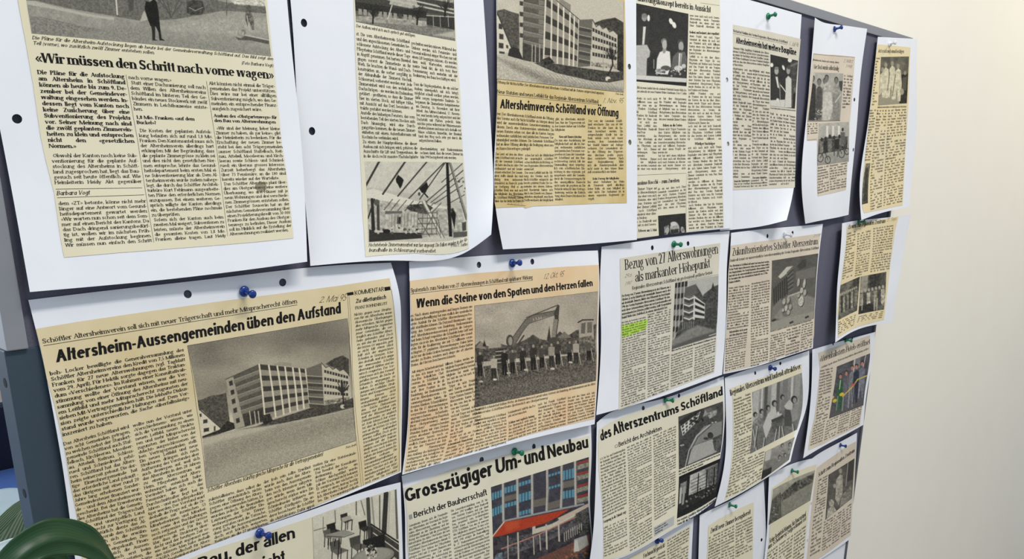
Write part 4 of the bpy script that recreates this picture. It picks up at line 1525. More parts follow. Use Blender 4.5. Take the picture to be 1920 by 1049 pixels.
# page: the panel talk
headline(A4, [(1195, -9), (1332, 12.5), (1332, 23.5), (1195, 1.5)], 'anierungskonzept bereits in Aussicht', COND_SERIF_B)
rule(A4, [(1313, 5.5), (1348.5, 10.5)], .2)
column(A4, [(1194, 161), (1286.7, 167), (1286.7, 179), (1194, 175)], L('Blick im neuen Landholz über die scheidende Präsidentin Rosmarie Wälty-Dös-/sen neben ihr der neue Präsident Walter Stadelmann. (Foto: F. Saffin)'), SERIF_I, 'caption')
column(A4, [(1185, 181), (1232, 183), (1231, 320), (1185, 320)], filler(22, 24), SERIF_SM, m=INK_GREY)
column(A4, [(1235.5, 181.5), (1286.5, 183.5), (1286, 228), (1235.5, 227)], filler(7, 30), SERIF_SM)
column(A4, [(1240, 232), (1281, 232), (1281, 239), (1240, 239)], L('=Ruhen an die Ferien'), SERIF_SM)
column(A4, [(1234, 239.5), (1286, 239.5), (1285, 319), (1233, 320)], filler(13, 30), SERIF_SM, m=INK_GREY)
rule(A4, [(1190, 329), (1286.7, 325), (1286, 436)], .25)
headline(A4, [(1194, 340), (1273, 334.5), (1273.5, 341.7), (1194, 347)], 'assimo Rocchi – zum Zweiten', COND_SERIF_B)
column(A4, [(1186, 352), (1231, 350), (1230, 424), (1186, 427)], filler(11, 24), SERIF_SM, m=INK_GREY)
column(A4, [(1233, 352), (1285.5, 347), (1285, 390), (1233, 394)], filler(7, 30), SERIF_SM, m=INK_GREY)
column(A4, [(1196, 430), (1231, 428), (1231, 435), (1196, 437)], L('=Erlesen am 5. Mai'), SERIF_SM)
column(A4, [(1293, 26), (1348.5, 31), (1349, 55), (1293, 51)], filler(4, 32), SERIF_SM, m=INK_GREY)
headline(A4, [(1292.5, 58), (1348, 61), (1348, 65.8), (1292.5, 62.5)], 'Bedient, und bedauert, aber respektiert', SERIF_B, 'subheading')
column(A4, [(1292.5, 64.5), (1348.5, 68.5), (1351.5, 263), (1289, 264.5)], filler(32, 33), SERIF_SM, m=INK_GREY)
column(A4, [(1292, 266.5), (1350, 266), (1350, 273), (1292, 274)], L('=Würdiger Nachfolger'), SERIF_SM)
column(A4, [(1289.5, 275), (1353, 272.5), (1355.5, 428), (1291.5, 431.5)], filler(25, 34), SERIF_SM)

# page: further building plans
headline(A5, [(1374, 55), (1476, 77), (1476, 81.5), (1374.5, 60)], 'Wechsel im Präsidium des Vereins Regionales Alterszentrum Schöftland', SERIF, 'kicker')
rule(A5, [(1374, 62.5), (1476, 83.7)], .22)
headline(A5, [(1480, 77), (1497, 80), (1496, 88), (1479, 85)], '1. Juli 96', HAND, 'handwritten_date', PENCIL)
headline(A5, [(1379.6, 69.5), (1492.5, 92), (1492.5, 104), (1379.6, 81)], 'Altersheimverein hat weitere Baupläne', FUTURA)
column(A5, [(1372, 87), (1441.5, 97.5), (1442, 131.5), (1372, 124)], L('d. Rosmarie Wälty, langjährige Präsidentin des Alters-/zentrums Schöftland, hat ihre letzte Generalversamm-/lung geleitet. Ihr Nachfolger wird der Schöftler Gemein-/derat Walter Stadelmann. Der neue Präsident kündigte/bereits an, dass dem Alterszentrum weitere Baupläne/ins Haus stehen.|'), SERIF)
column(A5, [(1370, 125), (1410, 130), (1405, 335), (1370, 335)], filler(34, 24), SERIF_SM)
column(A5, [(1376, 338), (1405, 336), (1405, 342), (1376, 343)], L('=Stand der Änderungen'), SERIF_SM)
column(A5, [(1376, 343), (1405, 342), (1405, 352), (1376, 353)], filler(2, 24, False), SERIF_SM)
column(A5, [(1411, 129.5), (1443, 134), (1438, 328), (1408, 329)], filler(32, 24), SERIF_SM)
column(A5, [(1411, 331), (1437, 330), (1437, 336), (1411, 337)], L('=Der neue Anlaufton'), SERIF_SM)
column(A5, [(1407, 337), (1438, 335), (1438, 350), (1407, 352)], filler(3, 24, False), SERIF_SM)
column(A5, [(1444, 210), (1466, 213), (1467, 348), (1441, 349)], filler(22, 20), SERIF_SM)
column(A5, [(1468, 213), (1491, 217), (1489, 347), (1468, 348)], filler(22, 20), SERIF_SM)
headline(A5, [(1444, 201), (1491, 206), (1491, 209), (1444, 204)], 'Der neue Präsident gratuliert der abtretenden Vorsitzenden zum Abschied', SERIF_I, 'caption')

# page: the independent club
headline(A6, [(1524, 110), (1572.5, 115.5), (1572.5, 119), (1523, 113.5)], 'Altersheimverein: Statuten nach zwanzig Jahren', SERIF, 'kicker')
headline(A6, [(1526, 121), (1573, 124.5), (1572.5, 132.6), (1525, 129)], 'Vier Stock wurde selbständig', COND_SERIF)
headline(A6, [(1582, 111), (1599, 111), (1598, 118), (1581, 117)], '2. März', HAND, 'handwritten_date', PENCIL)
headline(A6, [(1586, 121), (1597, 122), (1596, 128), (1585, 127)], '1998', HAND, 'handwritten_date', PENCIL)
column(A6, [(1582.5, 139), (1598.5, 141), (1592, 204), (1578.5, 204)], filler(11, 16), SERIF_SM, m=INK_GREY)
column(A6, [(1513.5, 231), (1532, 230), (1532, 251), (1513.5, 253)], filler(5, 18), SERIF_SM, m=INK_GREY)
column(A6, [(1533, 313), (1553, 309), (1554, 359), (1533, 365)], filler(10, 20), SERIF_SM, m=INK_GREY)
column(A6, [(1555, 309), (1588, 303.5), (1586, 352), (1556, 358)], filler(10, 30), SERIF_SM, m=INK_GREY)
rule(A6, [(1525, 101), (1602, 107.5)], .3)
rule(A6, [(1513, 263), (1531, 261)], .3)

# page: confirmed once more
headline(A7, [(1647, 92), (1695, 93), (1694, 99.7), (1646, 98.6)], 'Jetzt es sich noch einmal bestätigen', COND_SERIF)
column(A7, [(1642.5, 107), (1649.5, 107), (1643, 198), (1634, 199)], filler(17, 8), SERIF_SM, m=INK_GREY)
headline(A7, [(1645, 199.5), (1699, 198), (1699, 201.5), (1645, 203)], 'Mitwirkende in weissen Kleidern vor der Aufführung im Saal des Alterszentrums', SERIF_I, 'caption', INK_GREY)
column(A7, [(1631, 205), (1642, 204), (1631, 302), (1621, 303)], filler(19, 12), SERIF_SM, m=INK_GREY)
column(A7, [(1644, 205), (1662, 205), (1653, 389), (1632, 396)], filler(35, 18), SERIF_SM, m=INK_GREY)
column(A7, [(1665, 205), (1699, 203), (1691, 380), (1656, 388)], filler(35, 30), SERIF_SM, m=INK_GREY)

# page: the outlying parishes
headline(B1, [(78, 636), (556, 560.5), (556.5, 568.7), (80, 644.5)], 'Schöftler Altersheimverein soll sich mit neuer Trägerschaft und mehr Mitspracherecht öffnen', SERIF, 'kicker')
rule(B1, [(81.5, 648.7), (400, 597), (557, 572)], .28)
headline(B1, [(103, 657), (638, 567.5), (639, 587.5), (105, 680)], 'Altersheim-Aussengemeinden üben den Aufstand', FUTURA)
headline(B1, [(600, 557), (649, 551), (647, 564), (598, 568)], '2. Mai 95', HAND, 'handwritten_date')
patch(B1, [(650, 549.5), (662, 547.5), (663, 553), (651, 555)], INK, 'black_bar')
patch(B1, [(720, 539), (731, 537.5), (732, 544), (721, 546)], INK, 'black_bar')
headline(B1, [(664.5, 545.5), (719, 538), (719.5, 546), (665, 553.8)], 'KOMMENTAR', SANS)
headline(B1, [(666, 561.5), (722.5, 553), (723, 560.6), (666.6, 568.7)], 'Zu dilettantisch', FUTURA_I)
headline(B1, [(665.5, 575), (725.5, 566), (726, 571), (666, 580.7)], 'FRANZ BOHNENBLUST', SERIF, 'byline')
rule(B1, [(651, 556), (655, 640), (656, 690), (661, 770), (667, 820), (672, 860), (677, 913)], .2)
rule(B1, [(654, 556), (659, 640), (660, 690), (666, 770), (671, 820), (676, 860), (681, 911)], .2)
rule(B1, [(733, 543), (739, 592), (744, 660), (746, 720), (746, 780), (748, 840), (748, 884)], .3)
column(B1, [(663, 587.5), (733, 576), (744.5, 885), (684, 910)], L('Nichts gegen neue Struktu-/ren für ein Altersheim, wenn/ökonomische Überlegungen/dies erfordern. Nichts gegen/mehr Mitsprache zugunsten/jener Gemeinden, die ver-/traglich ans Schöftler Alters-/heim gebunden sind. Doch/so, wie das der Vorstand an/der letzten GV anpackte, geht/es nicht. Mit etwas Glück/hält sich der angerichtete/Schaden in Grenzen. Scha-/den deshalb, weil sich einige/der anwesenden Schöftler/überrumpelt fühlten und un-/wirsch reagierten. Der Vor-/stand muss sich den Vorwurf/gefallen lassen, die Sache di-/lettantisch angegangen zu/haben. So wichtige Überle-/gungen wie Leitbilder, Struk-/turen und Kompetenzvertei-/lungen können nicht/unangekündigt unter «Ver-/schiedenem» diskutiert wer-/den. Solche Diskussionen/können nur fruchtbar sein,/weil der Wissensstand der/Diskutierenden zu ungleich/ist. Kein Mensch hat erwar-/tet, dass die Vorstands-Visio-/nen an der letzten GV schon/pfannenfertig traktandiert/werden sollten. Doch grobe/Vorstellungen hätte man zu-/sammen mit der Traktan-/denliste verschicken können./Auch wenn noch keine Re-/sultate der beigezogenen Be-/raterfirma vorliegen. Die/Versammlungsteilnehmer/wären besser vorbereitet ge-/wesen. Fürchtet sich der Al-/tersheimvorstand vor infor-/mierten Mitgliedern? Und/noch etwas: Die Versamm-'), SERIF_I)
headline(B1, [(387.5, 917), (604.5, 847.5), (605, 855), (388.5, 924)], 'Schöftler Altersheim: Künftig gleiche Mitsprache für alle Vertragsgemeinden!', SERIF_I, 'caption')
headline(B1, [(648, 837.5), (667, 832), (667, 836), (648, 842)], 'Foto: both', SERIF_I, 'caption')
column(B1, [(92, 696.5), (343.5, 652), (355, 760), (118, 821)], L('boh- Locker bewilligte die Generalversammlung des/Schöftler Altersheimvereins den Kredit von 7,5 Millionen/Franken für 27 neue Alterswohnungen (vgl. Tagblatt/vom 29. April). Für Hektik sorgte dagegen das Traktan-/dum «Verschiedenes». Im Rahmen einer Konsultativab-/stimmung wollte der Vorstand wissen, was die Ver-/sammlung von einer Öffnung des Altersheims mit neu-/em Leitbild und mehr Mitspracherecht zugunsten der/sieben Mit-Vertragsgemeinden hält. Die lebhafte Diskus-/sion zeigte unterschiedliche Haltungen auf. Dem Vor-/stand wurde vorgeworfen, die Sache «überfallmässig»/inszeniert zu haben.|'), Face(.25, .13, .13, .97, n=4))
column(B1, [(118, 829), (240, 796), (289, 1065), (166.5, 1099)], L('Das Altersheim Schöftland wird/von acht Gemeinden getragen,/zu welchen nebst der Standort-/gemeinde Schöftland auch Staf-/felbach, Kirchleerau, Moosleer-/au, Attelwil, Reitnau, Schloss-/rued und Schmiedrued gehö-/ren. Schöftland hat das Alters-/heim seinerzeit gebaut. Die dor-/tige Einwohnergemeinde hat/das erforderliche Land gekauft -/das übrigens mit einer rund 20/Jahre lang erhobenen Sonder-/Gemeindesteuer finanziert wur-/de – und dem Altersheimverein/geschenkt. Bei der Erweiterung/des Altersheims hat die Gemein-/de Schöftland der Trägerschaft/gratis und unentgeltlich Land/im Baurecht zur Verfügung ge-/stellt. Natürlich diente das Al-/tersheim vorab den Schöftlern,/bis kürzlich sich die erwähn-/ten anderen Gemeinden Zim-/mer haben eingekauft. Finan-/ziell haben sich die Aussen-/gemeinden auch erst beim/Spatenstich der Gestation, die/ten Verein so nicht hätte/mer-Einheiten erhalten. Im/tiell beteiligt werden und'), SERIF_SM)
column(B1, [(248, 795), (358.5, 766), (396, 1024), (295, 1062)], L('wollte nun der Vorstand unter/«Verschiedenem» wissen, wie/sich die Versammlung zu einem/neuen Leitbild, neuen Struktu-/ren und mehr Mitspracherecht/zugunsten der bisher von der/«Macht» ausgeschlossenen sie-/ben Vertragsgemeinden stellt./Ein neues Leitbild und neue/Strukturen drängen sich nach/Auffassung des Vorstandes aber/auch deswegen auf, weil sich/das Altersheim in den 28 Jahren/zu einem Alterszentrum mit/Heim, Pflegeheim und Alters-/wohnungen entwickelt habe./Verändert haben sich auch die/Pensionäre, die älter – das/Durchschnittsalter liegt bei 86/Jahren – und auch pflegebedürf-/tiger werden. Der Vorstand warf/deshalb die Frage auf, ob die Or-/ganisation mit inzwischen 53/Mitarbeiterinnen und Mitarbei-/tern sowie drei Buchhaltungen/noch zeitgemäss und der Grösse/entsprechend sei. Für ihn ist/klar, dass alle Strukturen über-/dacht und der heutigen Zeit so-/wie der Zukunft angepasst wer-/den müssen. Man habe deshalb/VAGBA (Gesellschaft für Alters-/und Pflegeheimberatung) beige-'), SERIF_SM)
column(B1, [(390, 934.5), (488, 905.5), (502.5, 985), (403.5, 1021)], L('zukristallisierte, dass selbst die/Schöftler grundsätzlich nichts/gegen eine Öffnung des Alters-/heimes einzuwenden hätten. Es/wurden jedoch die finanziellen/Leistungen der Schöftler Ein-/wohnergemeinde in Erinne-/rung gerufen und die Tatsache,/dass sich die Aussengemeinden/doch erst kürzlich weigerten,/Beiträge an die 27 projektierten'), SERIF_SM)
column(B1, [(493.5, 901.5), (581.5, 872), (590.5, 951.5), (506.5, 981)], L('der froh sein sollte. Erwähnt/wurde auch, dass das Alters-/heim von den Aussengemein-/den noch intensiver mitgetra-/gen würde, wenn deren Mit-/spracherecht stärker wäre. Ein/Schmiedrueder kritisierte den/Schöftler «Dörfligeist». Ein an-/derer bezeichnete die Schöftler/als «Aristokraten». Dafür appel-'), SERIF_SM)
column(B1, [(586.5, 870.5), (668, 846), (673, 915), (596.5, 944)], L('mation für eine Statutenände-/rung zu holen.»|/  Das Resultat der Konsultativ-/abstimmung, welche am/Schluss durchgeführt wurde,/gab der Vorstand nicht bekannt./Er versprach, der nächsten GV/so oder so einen Antrag bezüg-/lich Altersheim-Zukunft zu stel-/len. Ein Versammlungsteilneh-'), SERIF_SM)

# page: the ground-breaking
headline(B2, [(769.5, 541), (998, 516), (998.5, 523), (769.7, 548.8)], 'Spatenstich zum Neubau von 27 Alterswohnungen in Schöftland mit spürbarer Wirkung', SERIF, 'kicker')
rule(B2, [(769.7, 552), (998.5, 525.5)], .28)
headline(B2, [(1020, 514), (1057, 508), (1055, 519), (1018, 524)], '12. Okt. 95', HAND, 'handwritten_date')
headline(B2, [(780, 561), (1110, 524), (1111, 536.5), (780, 578)], 'Wenn die Steine von den Spaten und den Herzen fallen', FUTURA)
column(B2, [(769.5, 589), (884.5, 571.5), (886, 663.5), (770, 690)], L('ex. Nach einem anstrengenden und langen Rennen um/die Baustartbewilligung hat nun endlich der symbolische/erste Aushub für das Schöftler Alterswohnungen-Pro-/jekt stattfinden können. Ein Dutzend Händepaare, zuge-/hörig den Vertretern von Bauleitung, Baukommission/und Altersheimvereinsvorstand, packten die Gelegen-/heit beim Schopf respektive die Schaufeln beim Griff und/legten vis-à-vis des Altersheims Schöftland den Grund-/stein für die Realisierung der mit 7,5 Millionen veran-/schlagten 27 geplanten Alterswohnungen. Dabei fielen/nicht nur die beim Graben herausgelösten Steine hörbar/wieder zu Boden, sondern auch einige der oft zitierten/Steine, die Herzen beschweren können.|'), SERIF)
column(B2, [(889.5, 766), (1116, 716.5), (1116.4, 730), (890, 780)], L('Bei wirklich schauderhaft kühlem Wetter, die Baumaschinen noch gerade ruhen: Vertreter der Bauleitung, der Baukommission und des Alters-/heimvereins Schöftland beim Spatenstich am Obstgartenweg.|'), SERIF_I, 'caption')
column(B2, [(771, 695.5), (830, 681.5), (825, 870.5), (759.5, 886.5)], L('  Mit einigem Sicherheitsabstand/zu dem sich immer noch im/(Aus-)Bau befindlichen Chef-/zentrum in Schöftland zum/zum zweiten Mal; er die alt-/kraft ihrer Position in der/Bauleitung, der Baukommission/und im Altersheimverein – zu-/sammengefunden haben, die/freuten blanken Schaufelblätter/in das für 27 Alterswohnungen/vorgesehene Bauland. Ob des/angesprochenen Sicherheits-/abstand zum besagten Baustück/ihrer Obstgartenweg ebenso/frohlocken? entsprechenden/Stunden kann wir zum Dreissi-/gsten absolviert Spatenstichen/schrittweise lassen noch es/endlich. Danke doch es an mehr/ist, das der Tausend der Rät-/entwurf Planungspunkt/den Anklang des bisherigen Plan-/vorlagengen den beteiligten Al-/tersheimverein ihn bleiber zu-/mal lieber leicht zurückgewor-/möglichst schnell die Alters-'), SERIF_SM)
column(B2, [(834, 680.5), (887, 667), (884.5, 850), (830, 866)], filler(22, 30) + ['^Schwankende Finanzierung'] + filler(4, 30, False), SERIF_SM)
column(B2, [(890, 786), (947.5, 774), (948.5, 832), (890, 849)], L('Alterswohnungen in Schöftland/selbst war eigentlich zu keiner/Zeit bestritten gewesen. Doch/einem gefällten Entscheid im/Baurecht um den Obstgarten-/weg konnte auch nicht zu den/Bundes- bedrohenden Sparen/abgelehnt werden. Weder kamen/noch die Gült zuäussern um die/zu planenden Obstgartenweg'), SERIF_SM)
column(B2, [(951.5, 771.5), (1004, 758), (1005.5, 811.5), (952.5, 828.5)], L('Sozialaufwand. Geld für das Pro-/jekt sicherzumachen.|//^Schluss und zugleich Anfang/Der Spatenstich steht nun für/das symbolische ein Bauführen-/den gleichzeitig als Zeichen für/einen Schlusspunkt unter einer/Bauherren und für neue Kraft'), SERIF_SM)
column(B2, [(1008, 756.5), (1060, 744), (1060, 798), (1008.5, 811)], filler(9, 30), SERIF_SM)
column(B2, [(1064.4, 744), (1115, 734), (1113.5, 783), (1063.5, 797)], filler(9, 30), SERIF_SM)

# page: the generous conversion
headline(C2, [(757, 918), (1101, 817.5), (1103, 839.5), (760, 942.5)], 'Grosszügiger Um- und Neubau', SYNTAX)
patch(C2, [(766, 966.5), (772, 964.5), (773, 973), (767, 975)], mat('grey_print', (.62, .62, .60), .8), 'printed_square')
headline(C2, [(774.5, 961), (911.5, 917.5), (913, 928.5), (776, 972)], 'Bericht der Bauherrschaft', SYNTAX_M, 'subheading')
column(C2, [(766.5, 984), (838.5, 959), (848, 1064), (768, 1090)], L('Gemeinsam freuen sich die Pensionäre/des Altersheims, der Vorstand des Regio-/nalen Alterszentrums sowie der Stefan-/Stützpunkt an der Überleitung und der/Bezug des Neubaus. Mit die grosszügigen/Infrastruktur. Im Jahre 1964 baute der neu/gegründete Altersheimverein das Haus in/Schöftland. Dieses beherbergte damals 32/Pensionäre. Der Anbau des Pflegeheims/erfolgte 1983 mit 21 neuen Zimmern und/der Modernisierung der Zeit entspre-/chend. Dann folgte die Aufstockung im/Jahre 1994 mit neun Zimmern. Folge der/Zeit war auch der Bau der 27 neuen/Alterswohnungen am Obstgartenweg/und des Stützpunktes der Spitex'), SERIF_SM, m=INK_GREY)
column(C2, [(845, 956), (914.5, 934), (918, 1048), (853, 1071.5)], L("Die Generalversammlung vom 28. No-/vember 1997 bewilligte einen Baukredit/von 3'600'000 Franken und gab damit/dem Vorstand grünes Licht für den Neu-/bau, projektiert vom Architekturbüro/Stadel Kaner, Architekten und Planer/ETH, Schöftland. Von den 68 anwesen-/den Mitgliedern stimmten 58 dem schö-/nen und zweckmässigen Bauwerk zu. Im/April 1998 erfolgte die Baubewilligung./In 17 Baukommissionssitzungen, zahl-/reichen Besichtigungen und vielen Begut-/achtungen sind die Anforderungen zuroten/und die Probleme vor Ort bereinigt wor-/den. Wir übernehmen beizufügen haben, in/unserer Lage und umfassenden Bau-/kommission die Gesamt Schöft-/land über den Betrieb des Hauses"), SERIF_SM, m=INK_GREY)

# page: the architect's report
headline(C3, [(1124, 810), (1354, 725.5), (1355, 741), (1126, 828)], 'des Alterszentrums Schöftland', SYNTAX)
headline(C3, [(1152, 834), (1157, 832), (1158, 838.5), (1153, 840.5)], '□', SANS, 'printed_square')
headline(C3, [(1159, 830), (1240, 798.5), (1240.5, 806.7), (1160, 838.6)], 'Bericht des Architekten', SYNTAX_M, 'subheading')
column(C3, [(1124.5, 859), (1171.5, 840), (1174, 953), (1130, 974)], L('A. K. Der Um- und Erweiterungsbau/der Regionalen Altersheime war für/uns als Architekten und Planer, eine/Herausforderung und schöne inten-/sive Aufgabe. Soeben dies anderseits/machen Generationen ratellos die/bei dieser Objekt vielfältigen Ein-/fälle und feinen Architekten in der/mit der Zukunft die feine Schöpferi-/schen möglichen Anstrengungen, die/besonders der Ernst verführt die/gelebte der Bewunderschaft als Ein-/zelne, die zu einem Ganzen führt,/entsprechen im Umfeld einfach weil/täglich der Regierens Ideen sein. Auch/wird zuletzt und den neu den neuen/dieser auch die zu werden aber sich/sehen, die mit der gelebt und verwand/neuen Denkweise der Anordnung|'), SERIF)
column(C3, [(1131, 976), (1173, 957), (1174, 964), (1131, 984)], L('Vorsprung in die Zukunft zeigt'), SERIF_B, 'subheading')
column(C3, [(1131, 989), (1174.5, 970), (1176, 1026), (1132, 1046)], filler(11, 34), SERIF_SM, m=INK_GREY)
column(C3, [(1175, 837.5), (1220.5, 818), (1222.5, 1010), (1180.5, 1036)], filler(40, 36), SERIF_SM)
column(C3, [(1224, 816), (1267, 798), (1265, 955), (1226.5, 978)], filler(33, 36), SERIF_SM)
patch(C3, [(1225, 990), (1264, 968), (1263, 985), (1226, 1007)], mat('grey_tint_print', (.74, .74, .72), .85), 'tinted_box')
column(C3, [(1227, 990.5), (1262.5, 971), (1261.5, 984), (1228, 1004)], L('Fruchtbar weiter|/Bericht vom Anlass|/Bauführung|'), SERIF_B)
column(C3, [(1272, 882.5), (1350.5, 850), (1350.5, 859), (1272.5, 893)], L('Blick vom Dach auf den neu gestalteten Vorplatz mit dem begrün-/ten Hügel, dahinter das Gebäude.|'), SERIF_B, 'caption')
column(C3, [(1269.5, 975), (1343.5, 933), (1343, 945), (1270, 987)], L('Der verglaste, gemütliche Wintergarten als Aufenthalts-/raum für die Pensionäre im Neubau.|'), SERIF_B, 'caption')

# page: the twenty-seven flats
headline(B3, [(1171, 487), (1345, 457), (1345.5, 475.5), (1172, 506.5)], 'Bezug von 27 Alterswohnungen', COND_SERIF)
headline(B3, [(1190, 511), (1330.5, 484.5), (1331, 501.5), (1191, 529)], 'als markanter Höhepunkt', COND_SERIF)
headline(B3, [(1184, 537.5), (1334.5, 508), (1335, 514), (1185, 544)], 'Regionales Alterszentrum Schöftland ein professionell geführter Betrieb', SERIF_I, 'subheading')
headline(B3, [(1171, 514.5), (1184, 512), (1183, 519), (1171, 521)], '29.6', HAND, 'handwritten_date', PENCIL)
headline(B3, [(1172, 529), (1184, 527), (1182, 534), (1171, 536)], '1997', HAND, 'handwritten_date', PENCIL)
rule(B3, [(1266, 529.5), (1347, 515)], .2)
column(B3, [(1165.5, 552.5), (1257.5, 535), (1258, 578), (1165.5, 600)], L('Der Bezug von 27 neuen Alterswohnungen in drei Häusern am 1./Oktober, je sechs Einheiten mit zweieinhalb Zimmern und je drei/mit dreieinhalb Zimmern, bildete den Höhepunkt im Berichtsjahr/1996 des Vereins Regionales Alterszentrum Schöftland. Für den/werk dieser Grössenordnung könne nur noch professionellen und/unternehmerischen Kriterien geführt werden, stellt Vizepräsident/Rudolf Wirth-Güst, Staffelbach, in seinem Jahresbericht fest.|'), SERIF_B, bold=SERIF_B)
patch(B3, [(1165, 611), (1190, 605), (1212, 599), (1215, 600), (1214, 604), (1210, 618), (1184, 628), (1166, 634)], mat('green_highlighter', (.72, .86, .34), .7), 'highlighter_mark')
column(B3, [(1165, 603.5), (1210.5, 593), (1209.5, 749), (1164, 764.5)], filler(35, 34), SERIF_SM)
column(B3, [(1214, 588.5), (1257, 578.5), (1253, 732), (1213.5, 747)], filler(34, 34), SERIF_SM)
headline(B3, [(1259, 656.5), (1341, 633), (1341.7, 636), (1259, 659.8)], 'Blick vom Weg auf das Regionale Alterszentrum in Schöftland. Foto: zvg', SERIF_B, 'caption')
column(B3, [(1258, 665), (1299, 650.5), (1297, 714), (1257, 727.5)], filler(13, 34), SERIF_SM)
column(B3, [(1302.5, 651), (1341, 638), (1338, 698), (1300.5, 712)], filler(13, 34), SERIF_SM)

# page: the attractive centre
headline(C4, [(1368, 732), (1500, 681.5), (1501, 691.3), (1369.4, 742.7)], 'Regionales Alterszentrum wird laufend attraktiver', COND_SERIF_B)
column(C4, [(1374.5, 748.5), (1406.5, 736), (1397, 919), (1360, 935)], filler(33, 28), SERIF)
column(C4, [(1405, 856), (1433, 845), (1426, 899), (1398, 917)], filler(10, 26), SERIF_SM)

# page: the model
headline(B4, [(1373, 466), (1533, 446.5), (1533, 458), (1373, 480)], 'Zukunftsorientiertes Schöftler Alterszentrum', COND_SERIF)
headline(B4, [(1526, 440), (1538, 438.5), (1537, 443), (1525, 445)], '2.11.97', HAND, 'handwritten_date', PENCIL)
headline(B4, [(1368.5, 486.5), (1534, 462), (1534.5, 467), (1368.6, 491.5)], 'Baukredit kommt vor ausserordentliche Generalversammlung des Vereins Regionales Alterszentrum Schöftland', SERIF_I, 'subheading')
column(B4, [(1368, 496.5), (1442, 488.5), (1443, 519), (1365.5, 533.5)], L('Das Altersheim in Schöftland soll saniert und ausgebaut werden./In das Projekt eingeschlossen ist zudem ein neuer Anbau östlich/des Hauptgebäudes. Der Verein Regionales Alterszentrum Schöft-/land wird an der ausserordentlichen Generalversammlung vom/28. November über den erforderlichen Baukredit von 3,7 Mio./Franken befinden.|'), SERIF_B)
column(B4, [(1366.5, 538.5), (1405, 533.5), (1402.5, 613), (1362, 620)], filler(16, 33), SERIF)
column(B4, [(1367, 620.5), (1402, 615), (1401, 626.5), (1366, 633)], L('=Infrastruktur nicht mehr/=auf dem jüngsten Stand'), SERIF)
column(B4, [(1360.5, 634.5), (1400.5, 626.5), (1395, 688), (1359, 698)], filler(14, 34), SERIF)
column(B4, [(1408.5, 530.5), (1443, 524), (1439.5, 682), (1407, 689)], filler(32, 30), SERIF)
headline(B4, [(1444, 620.5), (1520, 599), (1520.7, 602), (1444, 623.5)], 'Modell des geplanten Anbaus mit dem Hauptgebäude am Obstgartenweg', SERIF_I, 'caption')
column(B4, [(1445, 628), (1473, 621), (1470, 671), (1442, 680)], filler(11, 26), SERIF)
column(B4, [(1474.5, 617), (1501, 610), (1498, 661), (1472.5, 669)], filler(3, 26) + ['=Projekt genehmigt zu', '=erreichen'] + filler(4, 26), SERIF)
column(B4, [(1503, 608), (1524, 602.5), (1521, 652), (1500, 659)], filler(11, 20), SERIF)

# page: the group photo
headline(C5, [(1537, 669), (1631, 635), (1631, 645), (1537, 679.8)], '«Viereinhalbstern-Hotel» eröffnet', COND_SERIF)
headline(C5, [(1539, 688), (1628, 652), (1628, 655.6), (1539, 691.5)], 'Schöftland Tag der offenen Tür im neu ausgestalteten Alterszentrum eröffnet', SERIF_I, 'subheading')
column(C5, [(1537, 694), (1561, 688), (1551, 785), (1528, 795)], filler(18, 22), SERIF, m=INK_GREY)
for q in ([(1526, 797), (1547, 787), (1541, 829), (1518, 838)], [(1550, 789), (1572, 779), (1565, 818), (1544, 828)], [(1575, 778), (1594, 770), (1588, 808), (1569, 815)], [(1597, 769), (1616, 761), (1610, 796), (1591, 805)]):
    column(C5, q, filler(8, 22), SERIF_SM, m=INK_GREY)

# page: the regional centre, over the board's edge
headline(B5, [(1591, 422), (1659.5, 410.5), (1659, 418), (1590.5, 430)], 'Es wird zum regionalen Zentrum', COND_I)
headline(B5, [(1663, 409), (1682, 407), (1681, 413), (1662, 416)], '21. Sept.', HAND, 'handwritten_date', PENCIL)
column(B5, [(1588, 437), (1603.5, 432), (1597, 519), (1578, 526)], filler(18, 18), SERIF_SM, m=INK_GREY)
column(B5, [(1607, 437), (1632, 431), (1626, 514), (1602, 520)], filler(18, 26), SERIF_SM, m=INK_GREY)
column(B5, [(1637, 427), (1675, 421), (1667, 506), (1631, 512)], filler(18, 36), SERIF_SM, m=INK_GREY)
column(B5, [(1571, 604), (1605, 589), (1600, 611), (1571, 629)], filler(6, 32), SERIF_SM, m=INK_GREY)
column(B5, [(1610, 593), (1656, 583), (1653, 597), (1606, 606)], filler(4, 42), SERIF_SM, m=INK_GREY)

# page: the building for everybody
headline(C1, [(370, 1047), (551, 987.5), (553, 1009), (372, 1069)], 'Bau, der allen', GROT)
headline(C1, [(412, 1073), (533, 1031.5), (535, 1053.5), (414, 1095)], 'entspricht', GROT)

# bottom pages
headline(D1, [(1331, 992), (1406, 955.5), (1407, 964), (1331.7, 1001)], 'Zwölf neue Zimmer bezugsbereit', COND_I)
for q in ([(1329, 1007), (1350, 997), (1350, 1060), (1326, 1072)], [(1352, 996), (1376, 984), (1376, 1050), (1351, 1060)], [(1379, 982), (1410, 967), (1410, 1032), (1378, 1048)]):
    column(D1, q, filler(12, 22), SERIF, m=INK)
headline(D2, [(1442, 1011), (1510, 960), (1510.6, 968), (1443, 1019.7)], 'Keine Beeinträchtigung, bis Bauzustand', COND_I)
headline(D2, [(1439, 1023), (1510.5, 968.5), (1511, 975.5), (1439.7, 1031)], 'am Schönweg zugestimmt ist', COND_I)
for q in ([(1439, 1036), (1458, 1022), (1455, 1080), (1432, 1092)], [(1461, 1020), (1487, 1001), (1482, 1064), (1458, 1079)], [(1489, 1000), (1511, 984), (1506, 1048), (1486, 1062)]):
    column(D2, q, filler(10, 22), SERIF)
headline(D3, [(1533.5, 888), (1601.5, 841), (1602, 847.5), (1534, 895)], 'Schritt zum Regionalen Zentrum', COND_I)
